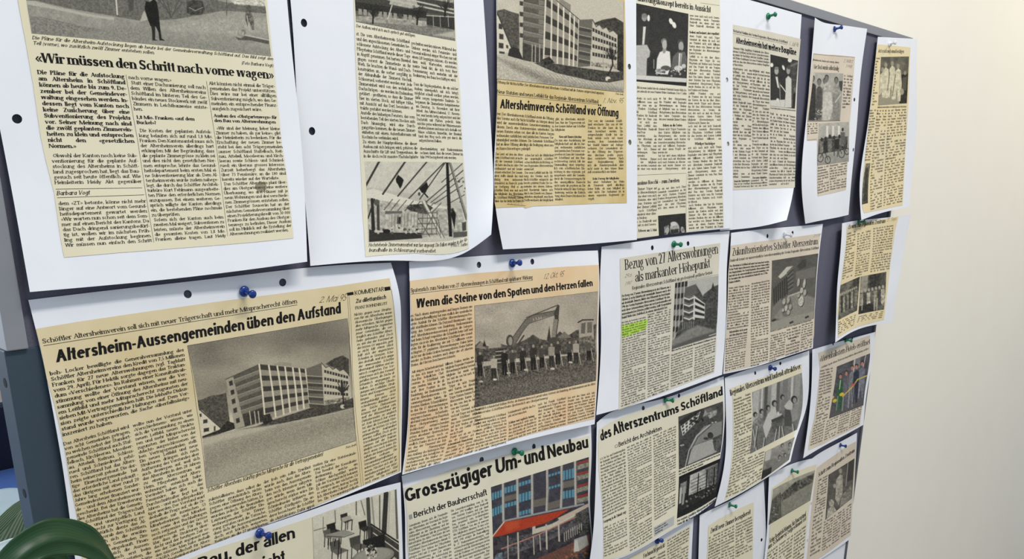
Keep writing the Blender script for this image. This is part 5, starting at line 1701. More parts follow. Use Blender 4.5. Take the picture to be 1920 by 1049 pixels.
column(D3, [(1534, 900), (1551, 890), (1546, 955), (1526, 965)], filler(13, 18), SERIF, m=INK_GREY)
for q in ([(1525, 968), (1543, 957), (1537, 1035), (1518, 1046)], [(1545, 978), (1562, 968), (1557, 1025), (1540, 1036)], [(1564, 966), (1578, 957), (1573, 1013), (1559, 1023)], [(1580, 955), (1596, 943), (1593, 999), (1576, 1010)]):
    column(D3, q, filler(11, 20), SERIF_SM, m=INK_GREY)
headline(D0, [(1205, 1040), (1245.5, 1018.5), (1246, 1026), (1206, 1047.5)], 'Fachmacht gerückt', COND_I)
column(D0, [(1251, 1012), (1292, 988), (1289, 1050), (1250, 1070)], filler(11, 30), SERIF)
column(D0, [(1206, 1053), (1247, 1031), (1247, 1070), (1205, 1090)], filler(6, 28), SERIF)
# ---------------------------------------------------------------- the printed photographs
def lerp(a, b, t):
    return (a[0] + (b[0] - a[0]) * t, a[1] + (b[1] - a[1]) * t)


# snow-free forecourt with a man in a dark coat
p = Pic(A1, [(40, -60), (490, -60), (508, 106), (59, 63)], .9)
p.grad(.62, .60).tex(.10, 6)
p.poly([(38, -60), (490, -60), (500, 8), (420, -10), (300, -14), (150, -12), (45, -8)], .5, tex=.2, ts=5)
p.poly([(47, 0), (70, 2), (130, 16), (200, 28), (268, 40), (330, 36), (420, 20), (504, 26), (504, 12), (420, 4), (380, -8), (200, -10), (45, -10)], .43, tex=.22, ts=3)
p.poly([(49, 2), (66, 2), (110, 14), (165, 26), (214, 33), (214, 38), (160, 30), (100, 17), (49, 8)], .72, 1.2)
p.poly([(56, 30), (80, 32), (150, 48), (205, 58), (222, 66), (230, 78), (140, 72), (60, 62)], .52, tex=.22, ts=2.5)
for k in range(9):
    p.line([(110 + k * 11, 50 + k * 2.2), (150 + k * 13, 66 + k * 2.2)], 1, .66, a=.5)
p.poly([(300, 52), (350, 40), (420, 34), (503, 34), (505, 60), (450, 66), (380, 62), (330, 60)], .66, 5, tex=.12, ts=4)
p.poly([(225, 45), (268, 52), (330, 72), (420, 84), (507, 96), (508, 108), (300, 90), (140, 70)], .57, 6, tex=.15, ts=2)
p.line([(217, -10), (220, 27)], 2.5, .85)
p.poly([(238, -10), (252, -10), (250, 20), (242, 22)], .33)
for q in ((305, 0, 320, 33), (335, 0, 322, 33), (298, 0, 318, 26), (342, 4, 324, 28), (312, -6, 321, 33)):
    p.line([(q[0], q[1]), (q[2], q[3])], 1.5, .32)
p.poly([(350, 4), (362, 0), (380, 2), (384, 18), (378, 28), (358, 28), (350, 24)], .28, tex=.5, ts=4)
p.line([(355, 14), (366, 20), (380, 14)], 1.5, .6)
p.poly([(425, -5), (500, -5), (500, 12), (440, 8)], .8, 1.5, tex=.25, ts=3)
p.line([(425, 0), (425, 30)], 1.2, .35)
p.ell(466, 14, 4, 5, .35)
p.poly([(461, 20), (471, 19), (476, 38), (477, 56), (472, 56), (468, 40), (464, 50), (460, 36)], .4, tex=.5, ts=3)
p.line([(470, 5), (475, -5)], 2, .8)
p.line([(463, 30), (468, 56)], 1.5, .75)
p.ell(453, 61, 8, 7, .6, tex=.4)
p.poly([(441, 69), (452, 72), (461, 66), (504, 73), (504, 83), (470, 76), (447, 75)], .35)
p.line([(460, 66), (504, 75)], 2.5, .75)
p.poly([(262, 40), (270, 20), (276, 28), (277, 38), (268, 40)], .7, 1)
p.ell(282, -3, 4, 5, .62)
p.poly([(274, 2), (281, 4), (288, -2), (294, 4), (297, 20), (300, 50), (282, 49), (275, 30), (271, 14)], .12)
p.poly([(283, 46), (291, 49), (291, 74), (296, 76), (286, 76), (285, 60)], .17)
p.poly([(291, 48), (300, 50), (303, 72), (309, 76), (299, 76), (297, 60)], .15)
p.done(.035)

# the long building behind a bare tree
p = Pic(A2, [(662, -70), (849, -70), (853, 77), (667, 41)], .8)
p.grad(.55, .4).tex(.2, 4)
p.poly([(662, -70), (849, -70), (850, 20), (800, 14), (760, 4), (664, -20)], .7, tex=.2, ts=5)
p.poly([(660, -30), (700, -22), (860, 8), (860, 34), (780, 22), (740, 14), (664, 2)], .28)
p.poly([(735, -14), (780, -2), (784, 14), (770, 16), (730, 8)], .68, tex=.1)
for k in range(2):
    p.line([(700, -16 + 9 * k), (850, 18 + 7 * k)], 3, .75)
p.poly([(664, 2), (740, 14), (800, 22), (800, 34), (740, 30), (664, 20)], .2)
for k in range(12):
    x = 672 + k * 9.4
    p.poly([(x, 16 + k * 1.2), (x + 6.5, 17 + k * 1.2), (x + 6.5, 28 + k * 1.2), (x, 27 + k * 1.2)], .6 if k not in (3, 8) else .3)
p.poly([(666, 30), (720, 32), (800, 40), (800, 50), (720, 46), (668, 40)], .62, tex=.3, ts=5)
p.poly([(800, 27), (852, 31), (853, 56), (800, 46)], .22)
for x in (812, 825, 840):
    p.line([(x, 29), (x + 1, 50)], 1, .7)
p.line([(800, 29), (852, 32)], 1.4, .85)
p.poly([(668, 40), (730, 44), (853, 56), (853, 78)], .5, tex=.25, ts=2)
p.poly([(812, 66), (853, 58), (853, 72), (830, 68)], .72, 2)
for x, y, h in ((699, 44, 40), (782, 46, 36), (834, 30, 30)):
    p.line([(x, y), (x + 1, y - h * .5)], 3, .14)
    for k in range(26):
        a = RNG.uniform(-2.6, -.5)
        r = RNG.uniform(.4, 1) * h * .7
        p.line([(x + 1, y - h * RNG.uniform(.2, .6)), (x + math.cos(a) * r, y - h * .4 + math.sin(a) * r)], 1.1, .16, a=.8)
p.line([(735, 10), (727, 36)], 2, .8)
p.done(.04)

# workers on the roof trusses
p = Pic(A2, [(683, 303), (867, 305.6), (876, 443), (690, 454.5)], .75)
p.grad(.82, .78).tex(.05, 6)
p.poly([(686, 352), (702, 353), (760, 362), (850, 374), (872, 388), (874, 400), (800, 385), (686, 371)], .74, 2)
p.poly([(688, 372), (866, 392), (874, 440), (692, 452)], .70, 1, tex=.25, ts=5)
p.poly([(686, 358), (700, 354), (790, 380), (838, 388), (838, 392), (780, 388), (687, 371)], .86)
for a, b, w in (((711, 303), (684, 352), 4), ((760, 303), (718, 364), 3.4), ((800, 304), (746, 368), 2.6), ((832, 306), (767, 372), 2.2), ((835, 305), (787, 374), 2), ((868, 320), (800, 378), 1.8), ((867, 348), (815, 382), 1.6), ((868, 306), (828, 342), 1.5), ((868, 333), (808, 380), 1.4), ((870, 366), (838, 384), 1.3)):
    p.line([a, b], w, .22)
for k in range(8):
    x = 720 + k * 13
    p.line([(x + 16, 374 + k), (x, 394 + k * .6)], 1.3, .25)
p.poly([(742, 336), (746, 328), (754, 334), (757, 338), (753, 350), (750, 354), (746, 346), (743, 342)], .12)
p.poly([(786, 354), (800, 341), (803, 350), (798, 362), (791, 362)], .13)
p.line([(795, 362), (802, 370)], 2.6, .15)
p.ell(786, 364, 2.4, 3.4, .3)
p.poly([(768, 384), (800, 382), (812, 390), (800, 402), (770, 396), (762, 390)], .28, tex=.6, ts=3)
p.poly([(836, 305), (841, 305), (848, 444), (842, 444), (838, 372)], .13)
p.poly([(842, 305), (846, 305), (876, 405), (874, 414)], .55)
p.line([(842, 305), (874, 412)], 1.3, .25)
p.poly([(790, 378), (796, 376), (832, 446), (826, 446)], .82)
p.line([(791, 378), (827, 446)], 1.1, .25)
p.line([(797, 376), (833, 446)], 1.1, .3)
p.poly([(695, 372), (700, 372), (704, 440), (697, 450)], .16)
p.line([(690, 410), (702, 374)], 3, .2)
p.poly([(706, 376), (711, 376), (712, 432), (707, 432)], .25)
p.ell(706, 380, 5, 6, .35)
p.poly([(692, 430), (706, 436), (790, 437), (792, 447), (692, 454)], .2)
for k in range(5):
    y = 400 + k * 10
    p.line([(784, y), (820, y - 1)], 1.5, .35)
for k in range(5):
    p.line([(784 + k * 9, 396), (782 + k * 9, 440)], 1.3, .4)
for a, b in (((784, 410), (806, 444)), ((812, 404), (792, 440)), ((822, 412), (826, 440))):
    p.line([a, b], 1.3, .3)
p.poly([(745, 407), (752, 407), (751, 420), (744, 420)], .2)
p.poly([(722, 396), (754, 396), (754, 400), (722, 402)], .4)
for k in range(8):
    p.line([(735 + k * 6, 402), (734 + k * 6, 426)], 1, .45)
p.speck([(700, 425), (780, 425), (790, 438), (706, 437)], 40, [.2, .8, .35], 1, 3.5)
p.ell(725, 434, 7, 4, .12)
p.poly([(846, 398), (851, 394), (855, 402), (852, 430), (848, 412), (845, 404)], .12)
p.ell(848, 394, 2.6, 3.4, .2)
p.poly([(850, 436), (876, 434), (876, 444), (850, 446)], .35)
p.poly([(866, 418), (874, 416), (874, 432), (867, 434)], .3)
p.speck([(850, 330), (872, 340), (874, 392), (862, 382)], 26, [.25, .4], .8, 2.2)
p.done(.035)


def block(p, TL, TR, BL, BR, rows, win=.22, par=.55):
    """storeys of dark window bands between light parapets"""
    for j in range(rows):
        a, b, m = j / rows, (j + 1) / rows, (j + .48) / rows
        p.poly([lerp(TL, BL, a), lerp(TR, BR, a), lerp(TR, BR, m), lerp(TL, BL, m)], win)
        p.poly([lerp(TL, BL, m), lerp(TR, BR, m), lerp(TR, BR, b), lerp(TL, BL, b)], par)


# the home and its square, tall clipping
T3 = (1.0, .955, .85)
p = Pic(A3, [(932, -40), (1169, 3), (1169, 173), (931, 148)], .8, tint=T3)
p.grad(.80, .74).tex(.05, 20)
p.poly([(931, 20), (945, 17), (958, 22), (973, 26), (975, 95), (950, 96), (931, 60)], .34, tex=.35, ts=3)
p.poly([(931, 28), (935, 30), (958, 88), (957, 98), (931, 103)], .84)
p.line([(934, 28), (960, 92)], 2.2, .25)
for q in ((935, 44, 7, 10), (936, 63, 8, 10), (935, 80, 9, 10), (949, 84, 4, 6), (936, 96, 10, 4)):
    p.poly([(q[0], q[1]), (q[0] + q[2], q[1] + 1.4), (q[0] + q[2], q[1] + q[3] + 1.2), (q[0], q[1] + q[3])], .25)
p.poly([(955, 92), (962, 88), (985, 96), (985, 114), (952, 105)], .2)
p.poly([(973, -30), (983, -30), (981, 112), (974, 96)], .76)
for y in (2, 22, 42, 62):
    p.poly([(974.5, y), (981, y + 1), (980.6, y + 9), (974.5, y + 8)], .25)
p.poly([(982, -30), (1024, -30), (1019, 119), (980, 112)], .36, tex=.1)
for k in range(5):
    y = 4 + k * 18
    p.poly([(982, y), (1021, y + 9), (1020, y + 15), (982, y + 9)], .47)
    p.line([(982, y), (1021, y + 9)], 1.1, .62)
    p.poly([(1010, y - 4), (1020, y - 2), (1020, y + 6), (1010, y + 5)], .5)
p.poly([(980, 80), (1019, 92), (1019, 120), (980, 113)], .27, tex=.3)
for x in (1004, 1012, 998):
    p.line([(x, 84), (x - .5, 116)], 1.5, .75)
PT = [(1024, -30), (1035, -22), (1047, 4), (1057, 14), (1069, 24), (1077, 31), (1086, 37)]
PB = [(1019, 119), (1033, 120), (1045, 121), (1056, 122), (1067, 123), (1075, 124), (1083, 126)]
for i in range(6):
    TLp = (PT[i][0], PT[i][1] - (0 if i else 0))
    # rows follow common horizontals that fall to the right
    y0, y1 = [-34 + i * 10, -24 + i * 10]
    block(p, (PT[i][0], y0), (PT[i + 1][0], y1), PB[i], PB[i + 1], 5, .24, .60)
p.poly([(1036, -40), (1169, -40), (1169, 40), (1112, 38), (1086, 36), (1047, 3), (1030, -12)], .77, 1)
p.poly([(1046, 2), (1053, -2), (1070, 9), (1070, 24)], .55)
for a, b in zip(PT, PB):
    p.line([a, lerp(a, b, .5), b], 2.8, .88)
p.line([(1024, -20), (1047, 4), (1087, 37)], 1.2, .25)
p.poly([(1086, 37), (1111, 36), (1116, 46), (1108, 124), (1083, 126)], .42)
for k in range(5):
    y = 50 + k * 15
    p.poly([(1086, y), (1109, y + 5), (1108, y + 11), (1085, y + 7)], .28)
    p.line([(1086, y), (1109, y + 5)], 1.3, .68)
p.poly([(1112, 44), (1130, 37), (1153, 33), (1169, 42), (1169, 72), (1158, 64)], .26, tex=.4, ts=2.5)
p.poly([(1157, 62), (1169, 66), (1169, 138), (1156, 130)], .2, tex=.5, ts=3)
p.poly([(1111, 37), (1118, 50), (1124, 46), (1130, 54), (1137, 51), (1143, 60), (1150, 57), (1158, 65), (1157, 130), (1107, 126)], .77)
p.line([(1111, 37), (1118, 50), (1124, 46), (1130, 54), (1137, 51), (1143, 60), (1150, 57), (1158, 65)], 1.5, .3)
for y0, y1 in ((52, 73), (68, 83), (83, 95), (98, 107)):
    for k in range(9):
        a, b = k / 9, (k + .72) / 9
        A_, B_ = (1111, y0), (1157, y1)
        q0, q1 = lerp(A_, B_, a), lerp(A_, B_, b)
        p.poly([q0, q1, (q1[0], q1[1] + 6.5), (q0[0], q0[1] + 6.8)], .2)
p.poly([(1108, 116), (1156, 120), (1156, 130), (1108, 124)], .6, tex=.6, ts=3)
p.line([(1108, 94), (1107, 146)], 1.4, .8)
p.line([(1131, 60), (1131, 142)], 1, .6)
p.poly([(1001, 119), (1019, 116), (1083, 126), (1140, 134), (1169, 135), (1169, 150), (1142, 155), (1110, 152), (1043, 137)], .28, tex=.5, ts=2.5)
p.poly([(1016, 112), (1030, 106), (1040, 118), (1022, 122)], .2, tex=.5)
p.line([(1140, 142), (1149, 122), (1147, 96)], 2.6, .16)
for k in range(34):
    a = RNG.uniform(-3.1, 0)
    r = RNG.uniform(8, 24)
    p.line([(1148, 112), (1147 + math.cos(a) * r * .7, 108 + math.sin(a) * r)], 1.1, .17, a=.8)
p.ell(1140, 148, 5, 4.5, .85)
p.ell(1144, 151, 5, 3, .3)
p.poly([(931, 104), (950, 104), (985, 114), (1005, 120), (1043, 138), (1110, 153), (1145, 156), (1169, 152), (1169, 175), (931, 150)], .74, tex=.16, ts=1.6)
p.poly([(931, 108), (975, 122), (1030, 146), (1100, 160), (1169, 166), (1169, 174), (1100, 168), (1020, 158), (960, 128)], .58, 4, tex=.3, ts=1.4)
for k in range(24):
    x = 985 + k * 7
    p.line([(x, 128 + k * 1.3), (x + 12, 142 + k * 1.2)], .8, .42, a=.5)
p.done(.035)
rule(A3, [(931, 148), (1169, 173.5), (1169, 3)], .25, 'border_rule')

# the speakers in the dark hall
p = Pic(A4, [(1175, 2.5), (1290.4, 26), (1286.7, 162), (1175, 151)], .75, tint=(1, .98, .93))
p.grad(.20, .24).tex(.12, 8)
p.ell(1216, 34, 2.6, 6, .93)
p.ell(1258, 40, 3.4, 6, .92, -20)
p.ell(1264, 47, 3.6, 6.2, .92, -20)
p.ell(1208, 33, 5, 7, .6)
p.ell(1208, 29, 5, 4, .5)
p.poly([(1196, 56), (1206, 48), (1214, 50), (1217, 86), (1196, 86)], .24)
p.poly([(1206, 50), (1211, 50), (1208, 84), (1204, 84)], .85)
p.poly([(1175, 86), (1213, 84), (1219, 96), (1218, 106), (1213, 110), (1212, 142), (1175, 143)], .74, tex=.06)
p.ell(1245, 78, 5.5, 6, .5)
p.ell(1246, 84, 4.5, 9, .72)
p.poly([(1237, 98), (1246, 94), (1256, 97), (1258, 124), (1252, 140), (1230, 138), (1232, 110)], .9)
p.poly([(1242, 92), (1250, 92), (1247, 100), (1243, 100)], .6)
p.ell(1276, 80, 6, 6, .3)
p.ell(1277, 87, 4.8, 9, .66)
p.ell(1276, 95, 2.5, 1.8, .25)
p.poly([(1262, 106), (1270, 98), (1284, 97), (1288, 110), (1286, 130), (1258, 130)], .4)
p.poly([(1273, 100), (1279, 100), (1276, 126), (1272, 126)], .88)
p.line([(1277, 100), (1275, 124)], 1.2, .3)
p.poly([(1219, 104), (1230, 96), (1230, 140), (1213, 138)], .2)
p.line([(1226, 112), (1226, 128)], 1.6, .6)
p.ell(1248, 128, 9, 5, .35)
p.ell(1238, 133, 10, 4, .6, tex=.5)
p.ell(1272, 128, 8, 5, .78, tex=.3)
p.ell(1282, 124, 4, 4, .8)
p.poly([(1175, 140), (1213, 142), (1288, 147), (1287, 155), (1175, 149)], .84)
p.poly([(1175, 148), (1287, 155), (1287, 160), (1230, 158), (1200, 156), (1175, 152)], .16)
p.speck([(1225, 132), (1286, 132), (1286, 144), (1225, 142)], 26, [.9, .3, .7], .8, 2.4)
p.done(.03)
# the comedian's portrait at the foot of the page
p = Pic(A4, [(1233.4, 405), (1285, 400), (1286, 436), (1235, 442.5)], .7, tint=(1, .98, .93))
p.grad(.2, .18).tex(.1, 6)
p.ell(1265, 430, 9, 14, .66, tex=.25)
p.ell(1263, 420, 6, 4, .82)
p.poly([(1257, 431), (1273, 429), (1272, 438), (1258, 440)], .25, tex=.5)
p.ell(1250, 434, 4, 8, .55, 20, tex=.5)
p.ell(1280, 432, 3.5, 7, .6, -15, tex=.5)
for k in range(4):
    p.line([(1246 + k * 2.4, 426 - k), (1247 + k * 2, 436)], 1.2, .75)
p.done(.03)

# the president and his predecessor
p = Pic(A5, [(1444, 102), (1496, 114), (1490, 204), (1444, 199.5)], .7, tint=(1, .98, .92))
p.grad(.19, .22).tex(.15, 7)
p.poly([(1482, 116), (1496, 114), (1491, 200), (1484, 200)], .3, tex=.3)
p.line([(1478, 126), (1496, 118)], 3, .45)
p.ell(1447, 122, 3, 4, .92)
p.ell(1469, 127, 2.2, 5, .9, -20)
p.ell(1481, 113, 4, 4, .9)
p.ell(1456, 133, 4, 7, .68)
p.ell(1456, 128, 4, 3, .5)
p.poly([(1445, 152), (1452, 144), (1459, 143), (1464, 152), (1466, 186), (1448, 186)], .22)
p.poly([(1454, 144), (1458, 144), (1461, 166), (1458, 164)], .88)
p.line([(1464, 160), (1476, 176)], 1.7, .9)
p.ell(1478, 132, 3.6, 7.5, .62)
p.ell(1479, 126, 3.5, 4, .3)
p.poly([(1473, 148), (1478, 142), (1484, 148), (1484, 202), (1471, 202), (1473, 172)], .82)
p.ell(1491, 168, 3, 4, .45)
p.poly([(1487, 176), (1493, 174), (1491, 200), (1487, 200)], .15)
p.poly([(1444, 188), (1472, 187), (1471, 202), (1444, 199)], .82)
p.ell(1458, 187, 2.6, 2.6, .88)
p.line([(1462, 156), (1463, 198)], .9, .75)
p.done(.03)

# group of helpers; cyclists
p = Pic(A6, [(1525, 136), (1581, 138), (1574.6, 226), (1514, 227)], .65, tint=(1, .97, .9))
p.grad(.70, .62).tex(.06, 6)
p.poly([(1524, 136), (1528, 136), (1526, 160), (1520, 170)], .8)
p.poly([(1573, 152), (1581, 152), (1579, 172), (1573, 168)], .3)
for x, y, c, w in ((1524, 147, .22, 5), (1536, 153, .32, 5), (1547, 152, .45, 5), (1550, 146, .72, 6), (1568, 150, .62, 6)):
    p.ell(x, y, 3.8, 6, .22)
    p.ell(x, y + 2, 3.2, 6, .48)
    p.poly([(x - w, y + 14), (x - 2, y + 9), (x + 2, y + 9), (x + w + 1, y + 14), (x + w, 226), (x - w - 3, 226)], c, tex=.25, ts=3)
p.poly([(1543, 176), (1558, 172), (1562, 200), (1556, 226), (1542, 226)], .78, tex=.12)
p.poly([(1562, 182), (1574, 176), (1574, 226), (1561, 226)], .55, tex=.15)
p.line([(1576, 178), (1566, 192)], 1.6, .85)
p.speck([(1530, 204), (1542, 204), (1540, 226), (1528, 226)], 26, [.85, .6], .7, 1.8)
p.done(.03)
rule(A6, [(1513.5, 228), (1575, 226.5)], .5)
p = Pic(A6, [(1535, 232), (1591, 228.5), (1591, 303), (1532, 311)], .65, tint=(1, .97, .9))
p.grad(.72, .6).tex(.08, 6)
for x in (1549, 1560, 1571):
    p.poly([(x, 236), (x + 4, 236), (x + 4, 256), (x, 256)], .88)
p.poly([(1535, 262), (1560, 256), (1590, 256), (1588, 280), (1534, 290)], .38, tex=.7, ts=4)
for x, y in ((1541, 262), (1548, 260), (1556, 256), (1564, 258), (1574, 256)):
    p.ell(x, y, 2.4, 3.6, .2)
    p.poly([(x - 4, y + 5), (x + 4, y + 4), (x + 4, y + 26), (x - 4, y + 27)], [.2, .3, .45][int(x) % 3], tex=.4)
p.ell(1580, 243, 2, 3.4, .22)
p.poly([(1576, 248), (1584, 248), (1585, 270), (1577, 272)], .4)
for x, y, r in ((1538, 296, 8), (1552, 300, 7), (1578, 288, 8), (1588, 284, 6)):
    for k in range(12):
        a, b = k / 12 * 6.283, (k + 1) / 12 * 6.283
        p.line([(x + r * .7 * math.cos(a), y + r * math.sin(a)), (x + r * .7 * math.cos(b), y + r * math.sin(b))], 1.1, .2)
for a, b in (((1538, 296), (1546, 282)), ((1546, 282), (1552, 300)), ((1578, 288), (1572, 272)), ((1572, 272), (1588, 284)), ((1565, 270), (1564, 292)), ((1572, 270), (1570, 294))):
    p.line([a, b], 1.3, .25)
p.poly([(1565, 262), (1574, 260), (1573, 280), (1565, 280)], .18)
p.done(.035)

# figures in white clothes
p = Pic(A7, [(1651.4, 107), (1704, 106), (1700, 194), (1646, 198)], .65, tint=(1, .95, .80))
p.grad(.38, .48).tex(.25, 7)
p.poly([(1647, 180), (1668, 176), (1702, 180), (1700, 196), (1646, 199)], .62, 2)
p.poly([(1690, 140), (1703, 138), (1700, 194), (1686, 194)], .2, tex=.5)
for x, y, h in ((1655, 131, 52), (1661, 122, 62), (1673, 119, 68), (1684, 124, 66)):
    p.ell(x, y, 3, 4.6, .62)
    p.poly([(x - 5, y + 10), (x, y + 4), (x + 5, y + 8), (x + 7, y + 34), (x + 4, y + h), (x - 1, y + h), (x - 2, y + 42), (x - 5, y + h - 4), (x - 8, y + h - 6), (x - 6, y + 34)], .84, tex=.15, ts=4)
p.line([(1668, 136), (1664, 170)], 1.3, .4)
p.line([(1679, 140), (1673, 180)], 1.3, .4)
p.ell(1697, 137, 2.5, 4, .6)
p.poly([(1692, 146), (1701, 144), (1699, 170), (1691, 168)], .35)
p.ell(1691, 172, 4, 6, .66)
p.done(.035)
p = Pic(A7, [(1623, 307), (1631.6, 306), (1627, 381), (1616, 384)], .6, tint=(1, .95, .80))
p.grad(.5, .32).tex(.35, 5)
p.poly([(1623, 316), (1628, 315), (1626, 376), (1619, 378)], .25, tex=.3)
p.done(.03)

# the home and its square, large clipping
TB = (1.0, .94, .81)
p = Pic(B1, [(351, 648.5), (651, 597.5), (667, 827), (387, 916)], .8, tint=TB)
p.grad(.56, .78).tex(.26, 46, sx=2.2)
p.poly([(368, 752), (380, 749), (397, 742), (410, 741), (424, 737), (432, 800), (412, 815), (400, 830), (368, 775)], .34, tex=.35, ts=3)
p.poly([(367, 772), (378, 769), (414, 803), (409, 810), (370, 823)], .86)
p.line([(374, 768), (414, 803)], 2.4, .3)
for q in ((372, 777, 6, 6), (381, 788, 8, 7), (382, 804, 10, 7), (371, 806, 5, 7), (401, 800, 3, 9)):
    p.poly([(q[0], q[1]), (q[0] + q[2], q[1] - q[2] * .18), (q[0] + q[2], q[1] + q[3] - q[2] * .18), (q[0], q[1] + q[3])], .25)
p.ell(373, 821, 7, 3, .8)
p.poly([(376, 820), (412, 806), (426, 790), (442, 795), (446, 803), (412, 814), (378, 824)], .2, tex=.3)
p.poly([(423, 712), (487, 684), (500, 790), (442, 806)], .37, tex=.1)
p.poly([(423, 712), (437, 705), (459, 800), (441, 806)], .66)
for x, y in ((429, 716), (432, 733), (434, 750), (437, 767), (442, 786)):
    p.poly([(x, y), (x + 6.5, y - 2.6), (x + 8, y + 6), (x + 1.5, y + 8.6)], .24)
for k in range(5):
    t = k / 5
    a, b = lerp((438, 713), (455, 785), t), lerp((488, 694), (497, 772), t)
    p.poly([a, b, (b[0] + 1, b[1] + 6), (a[0] + 1, a[1] + 7)], .50)
    p.line([a, b], 1.2, .64)
p.poly([(455, 778), (497, 764), (499, 788), (460, 800)], .26, tex=.3)
for x in (468, 477, 484):
    p.line([(x, 772), (x + 3, 796)], 1.8, .78)
p.poly([(514, 683), (524, 678.5), (547, 681), (547, 687), (514, 686)], .62)
PT = [(486, 684), (504, 686), (520, 687.5), (534.5, 689), (549, 690.5), (561, 692), (573, 693.5)]
PB = [(497, 787), (517, 782), (532, 777), (544, 773), (558, 769), (570, 766), (581, 763)]
for i in range(6):
    block(p, PT[i], PT[i + 1], PB[i], PB[i + 1], 5, .26, .60)
p.line([(423, 712), (486, 684), (573, 693)], 1.4, .3)
for a, b in zip(PT, PB):
    p.line([a, lerp(lerp(a, b, .45), (lerp(a, b, .45)[0] + .8, lerp(a, b, .45)[1]), 1), b], 3, .9)
p.poly([(610, 683), (628, 672), (643, 667), (654, 674), (655, 706), (648, 700)], .3, tex=.4, ts=2.5)
p.poly([(574, 692), (603, 681), (610, 688), (608, 768), (581, 766)], .44)
for k in range(5):
    y = 706 + k * 13
    p.poly([(576 + k * .8, y), (606, y + 2), (606, y + 7), (577 + k * .8, y + 6)], .3)
    p.line([(576 + k * .8, y - 1), (606, y + 1)], 1.4, .7)
p.poly([(603, 681), (611, 690), (617, 687), (624, 693), (630, 690), (637, 696), (644, 693), (653, 702), (656, 752), (608, 768)], .78)
p.line([(603, 681), (611, 690), (617, 687), (624, 693), (630, 690), (637, 696), (644, 693), (653, 702)], 1.4, .32)
for y0, y1 in ((694, 706), (708, 716), (721, 728), (734, 738)):
    for k in range(9):
        a, b = k / 9, (k + .72) / 9
        q0, q1 = lerp((608, y0), (654, y1), a), lerp((608, y0), (654, y1), b)
        p.poly([q0, q1, (q1[0], q1[1] + 5), (q0[0], q0[1] + 5.4)], .22)
p.poly([(607, 752), (655, 744), (656, 756), (608, 768)], .55, tex=.6, ts=3)
p.line([(607, 730), (610, 775)], 1.2, .75)
p.poly([(446, 806), (480, 800), (500, 792), (581, 766), (640, 755), (663, 746), (665, 764), (600, 780), (500, 800), (460, 806)], .3, tex=.4, ts=2.5)
p.poly([(490, 780), (506, 776), (512, 790), (494, 798)], .22, tex=.5)
p.line([(644, 762), (643, 740), (640, 715)], 2.4, .18)
for k in range(34):
    a = RNG.uniform(-3.1, 0.2)
    r = RNG.uniform(6, 20)
    p.line([(642, 738), (642 + math.cos(a) * r * .7, 732 + math.sin(a) * r)], 1.1, .2, a=.8)
p.ell(643, 763, 5, 4, .8)
p.ell(648, 763, 4, 3, .25)
p.poly([(374, 825), (412, 815), (446, 806), (500, 801), (600, 781), (665, 765), (668, 830), (386, 918)], .66, tex=.13, ts=1.7)
p.poly([(374, 824), (412, 815), (470, 803), (520, 797), (480, 812), (420, 826), (376, 838)], .74, 3)
p.poly([(380, 850), (460, 820), (560, 800), (666, 772), (667, 800), (560, 830), (470, 850), (384, 890)], .58, 8, a=.7, tex=.25, ts=1.5)
for k in range(16):
    p.line([(505 + k * 5, 806 - k * 1.2), (515 + k * 5, 812 - k * 1.4)], .8, .42, a=.5)
p.done(.04)
rule(B1, [(351, 648.5), (651, 597.5), (659, 709), (667, 827), (387, 916), (367, 758), (351, 648.5)], .22, 'border_rule')

# the ground-breaking with an excavator
TP = (1.0, .93, .82)
p = Pic(B2, [(889, 573.7), (1120, 547), (1116.4, 714.6), (889, 765)], .75, tint=TP)
p.grad(.70, .76).tex(.12, 30, sx=1.6)
p.poly([(889, 650), (900, 640), (910, 648), (925, 652), (935, 644), (955, 650), (984, 638), (1000, 628), (1012, 636), (1030, 640), (1050, 622), (1062, 632), (1080, 620), (1118, 608), (1116, 660), (890, 680)], .34, tex=.5, ts=4)
p.poly([(892, 652), (902, 640), (912, 656)], .55)
p.poly([(985, 642), (998, 628), (1012, 642)], .3)
p.poly([(1046, 634), (1058, 622), (1072, 634)], .5)
p.poly([(1025, 640), (1030, 612), (1033, 640)], .25)
p.poly([(905, 650), (908, 638), (912, 650)], .2)
p.poly([(916, 645), (938, 641), (940, 652), (916, 654)], .66)
# tractor cab on the right
p.poly([(1085, 604), (1092, 601), (1112, 600), (1114, 640), (1086, 636)], .68)
p.poly([(1090, 607), (1098, 605), (1097, 626), (1089, 626)], .42)
p.poly([(1101, 605), (1110, 604), (1110, 624), (1101, 625)], .45)
p.line([(1084, 605), (1092, 600.5), (1112, 600)], 2.4, .25)
p.poly([(1084, 634), (1108, 630), (1117, 640), (1117, 672), (1090, 672)], .42, tex=.5)
p.ell(1108, 668, 10, 12, .2)
p.ell(1108, 668, 5, 6, .5)
# excavator boom, stick and bucket
p.poly([(955, 642), (985, 600), (1000, 591), (1040, 583), (1043, 590), (1012, 598), (990, 608), (975, 632), (964, 650)], .46)
p.line([(955, 642), (985, 600), (1000, 591), (1040, 583)], 1.3, .25)
p.line([(964, 650), (980, 622), (992, 607), (1043, 590)], 1.1, .3)
p.line([(987, 596), (1045, 573)], 1.8, .3)
p.poly([(1039, 586), (1046, 571), (1049, 574), (1047, 602), (1040, 602)], .28)
p.poly([(1038, 598), (1047, 600), (1042, 634), (1033, 638)], .55)
p.line([(1047, 600), (1042, 634)], 1.4, .25)
p.poly([(1030, 634), (1045, 632), (1042, 646), (1028, 648)], .3)
for x in (1000, 1005, 1010, 1014):
    p.line([(x, 598 - (x - 1000) * .25), (x + 1, 601 - (x - 1000) * .25)], 1.2, .8)
p.ell(956, 640, 7, 12, .3)
p.ell(957, 640, 4, 8, .62)
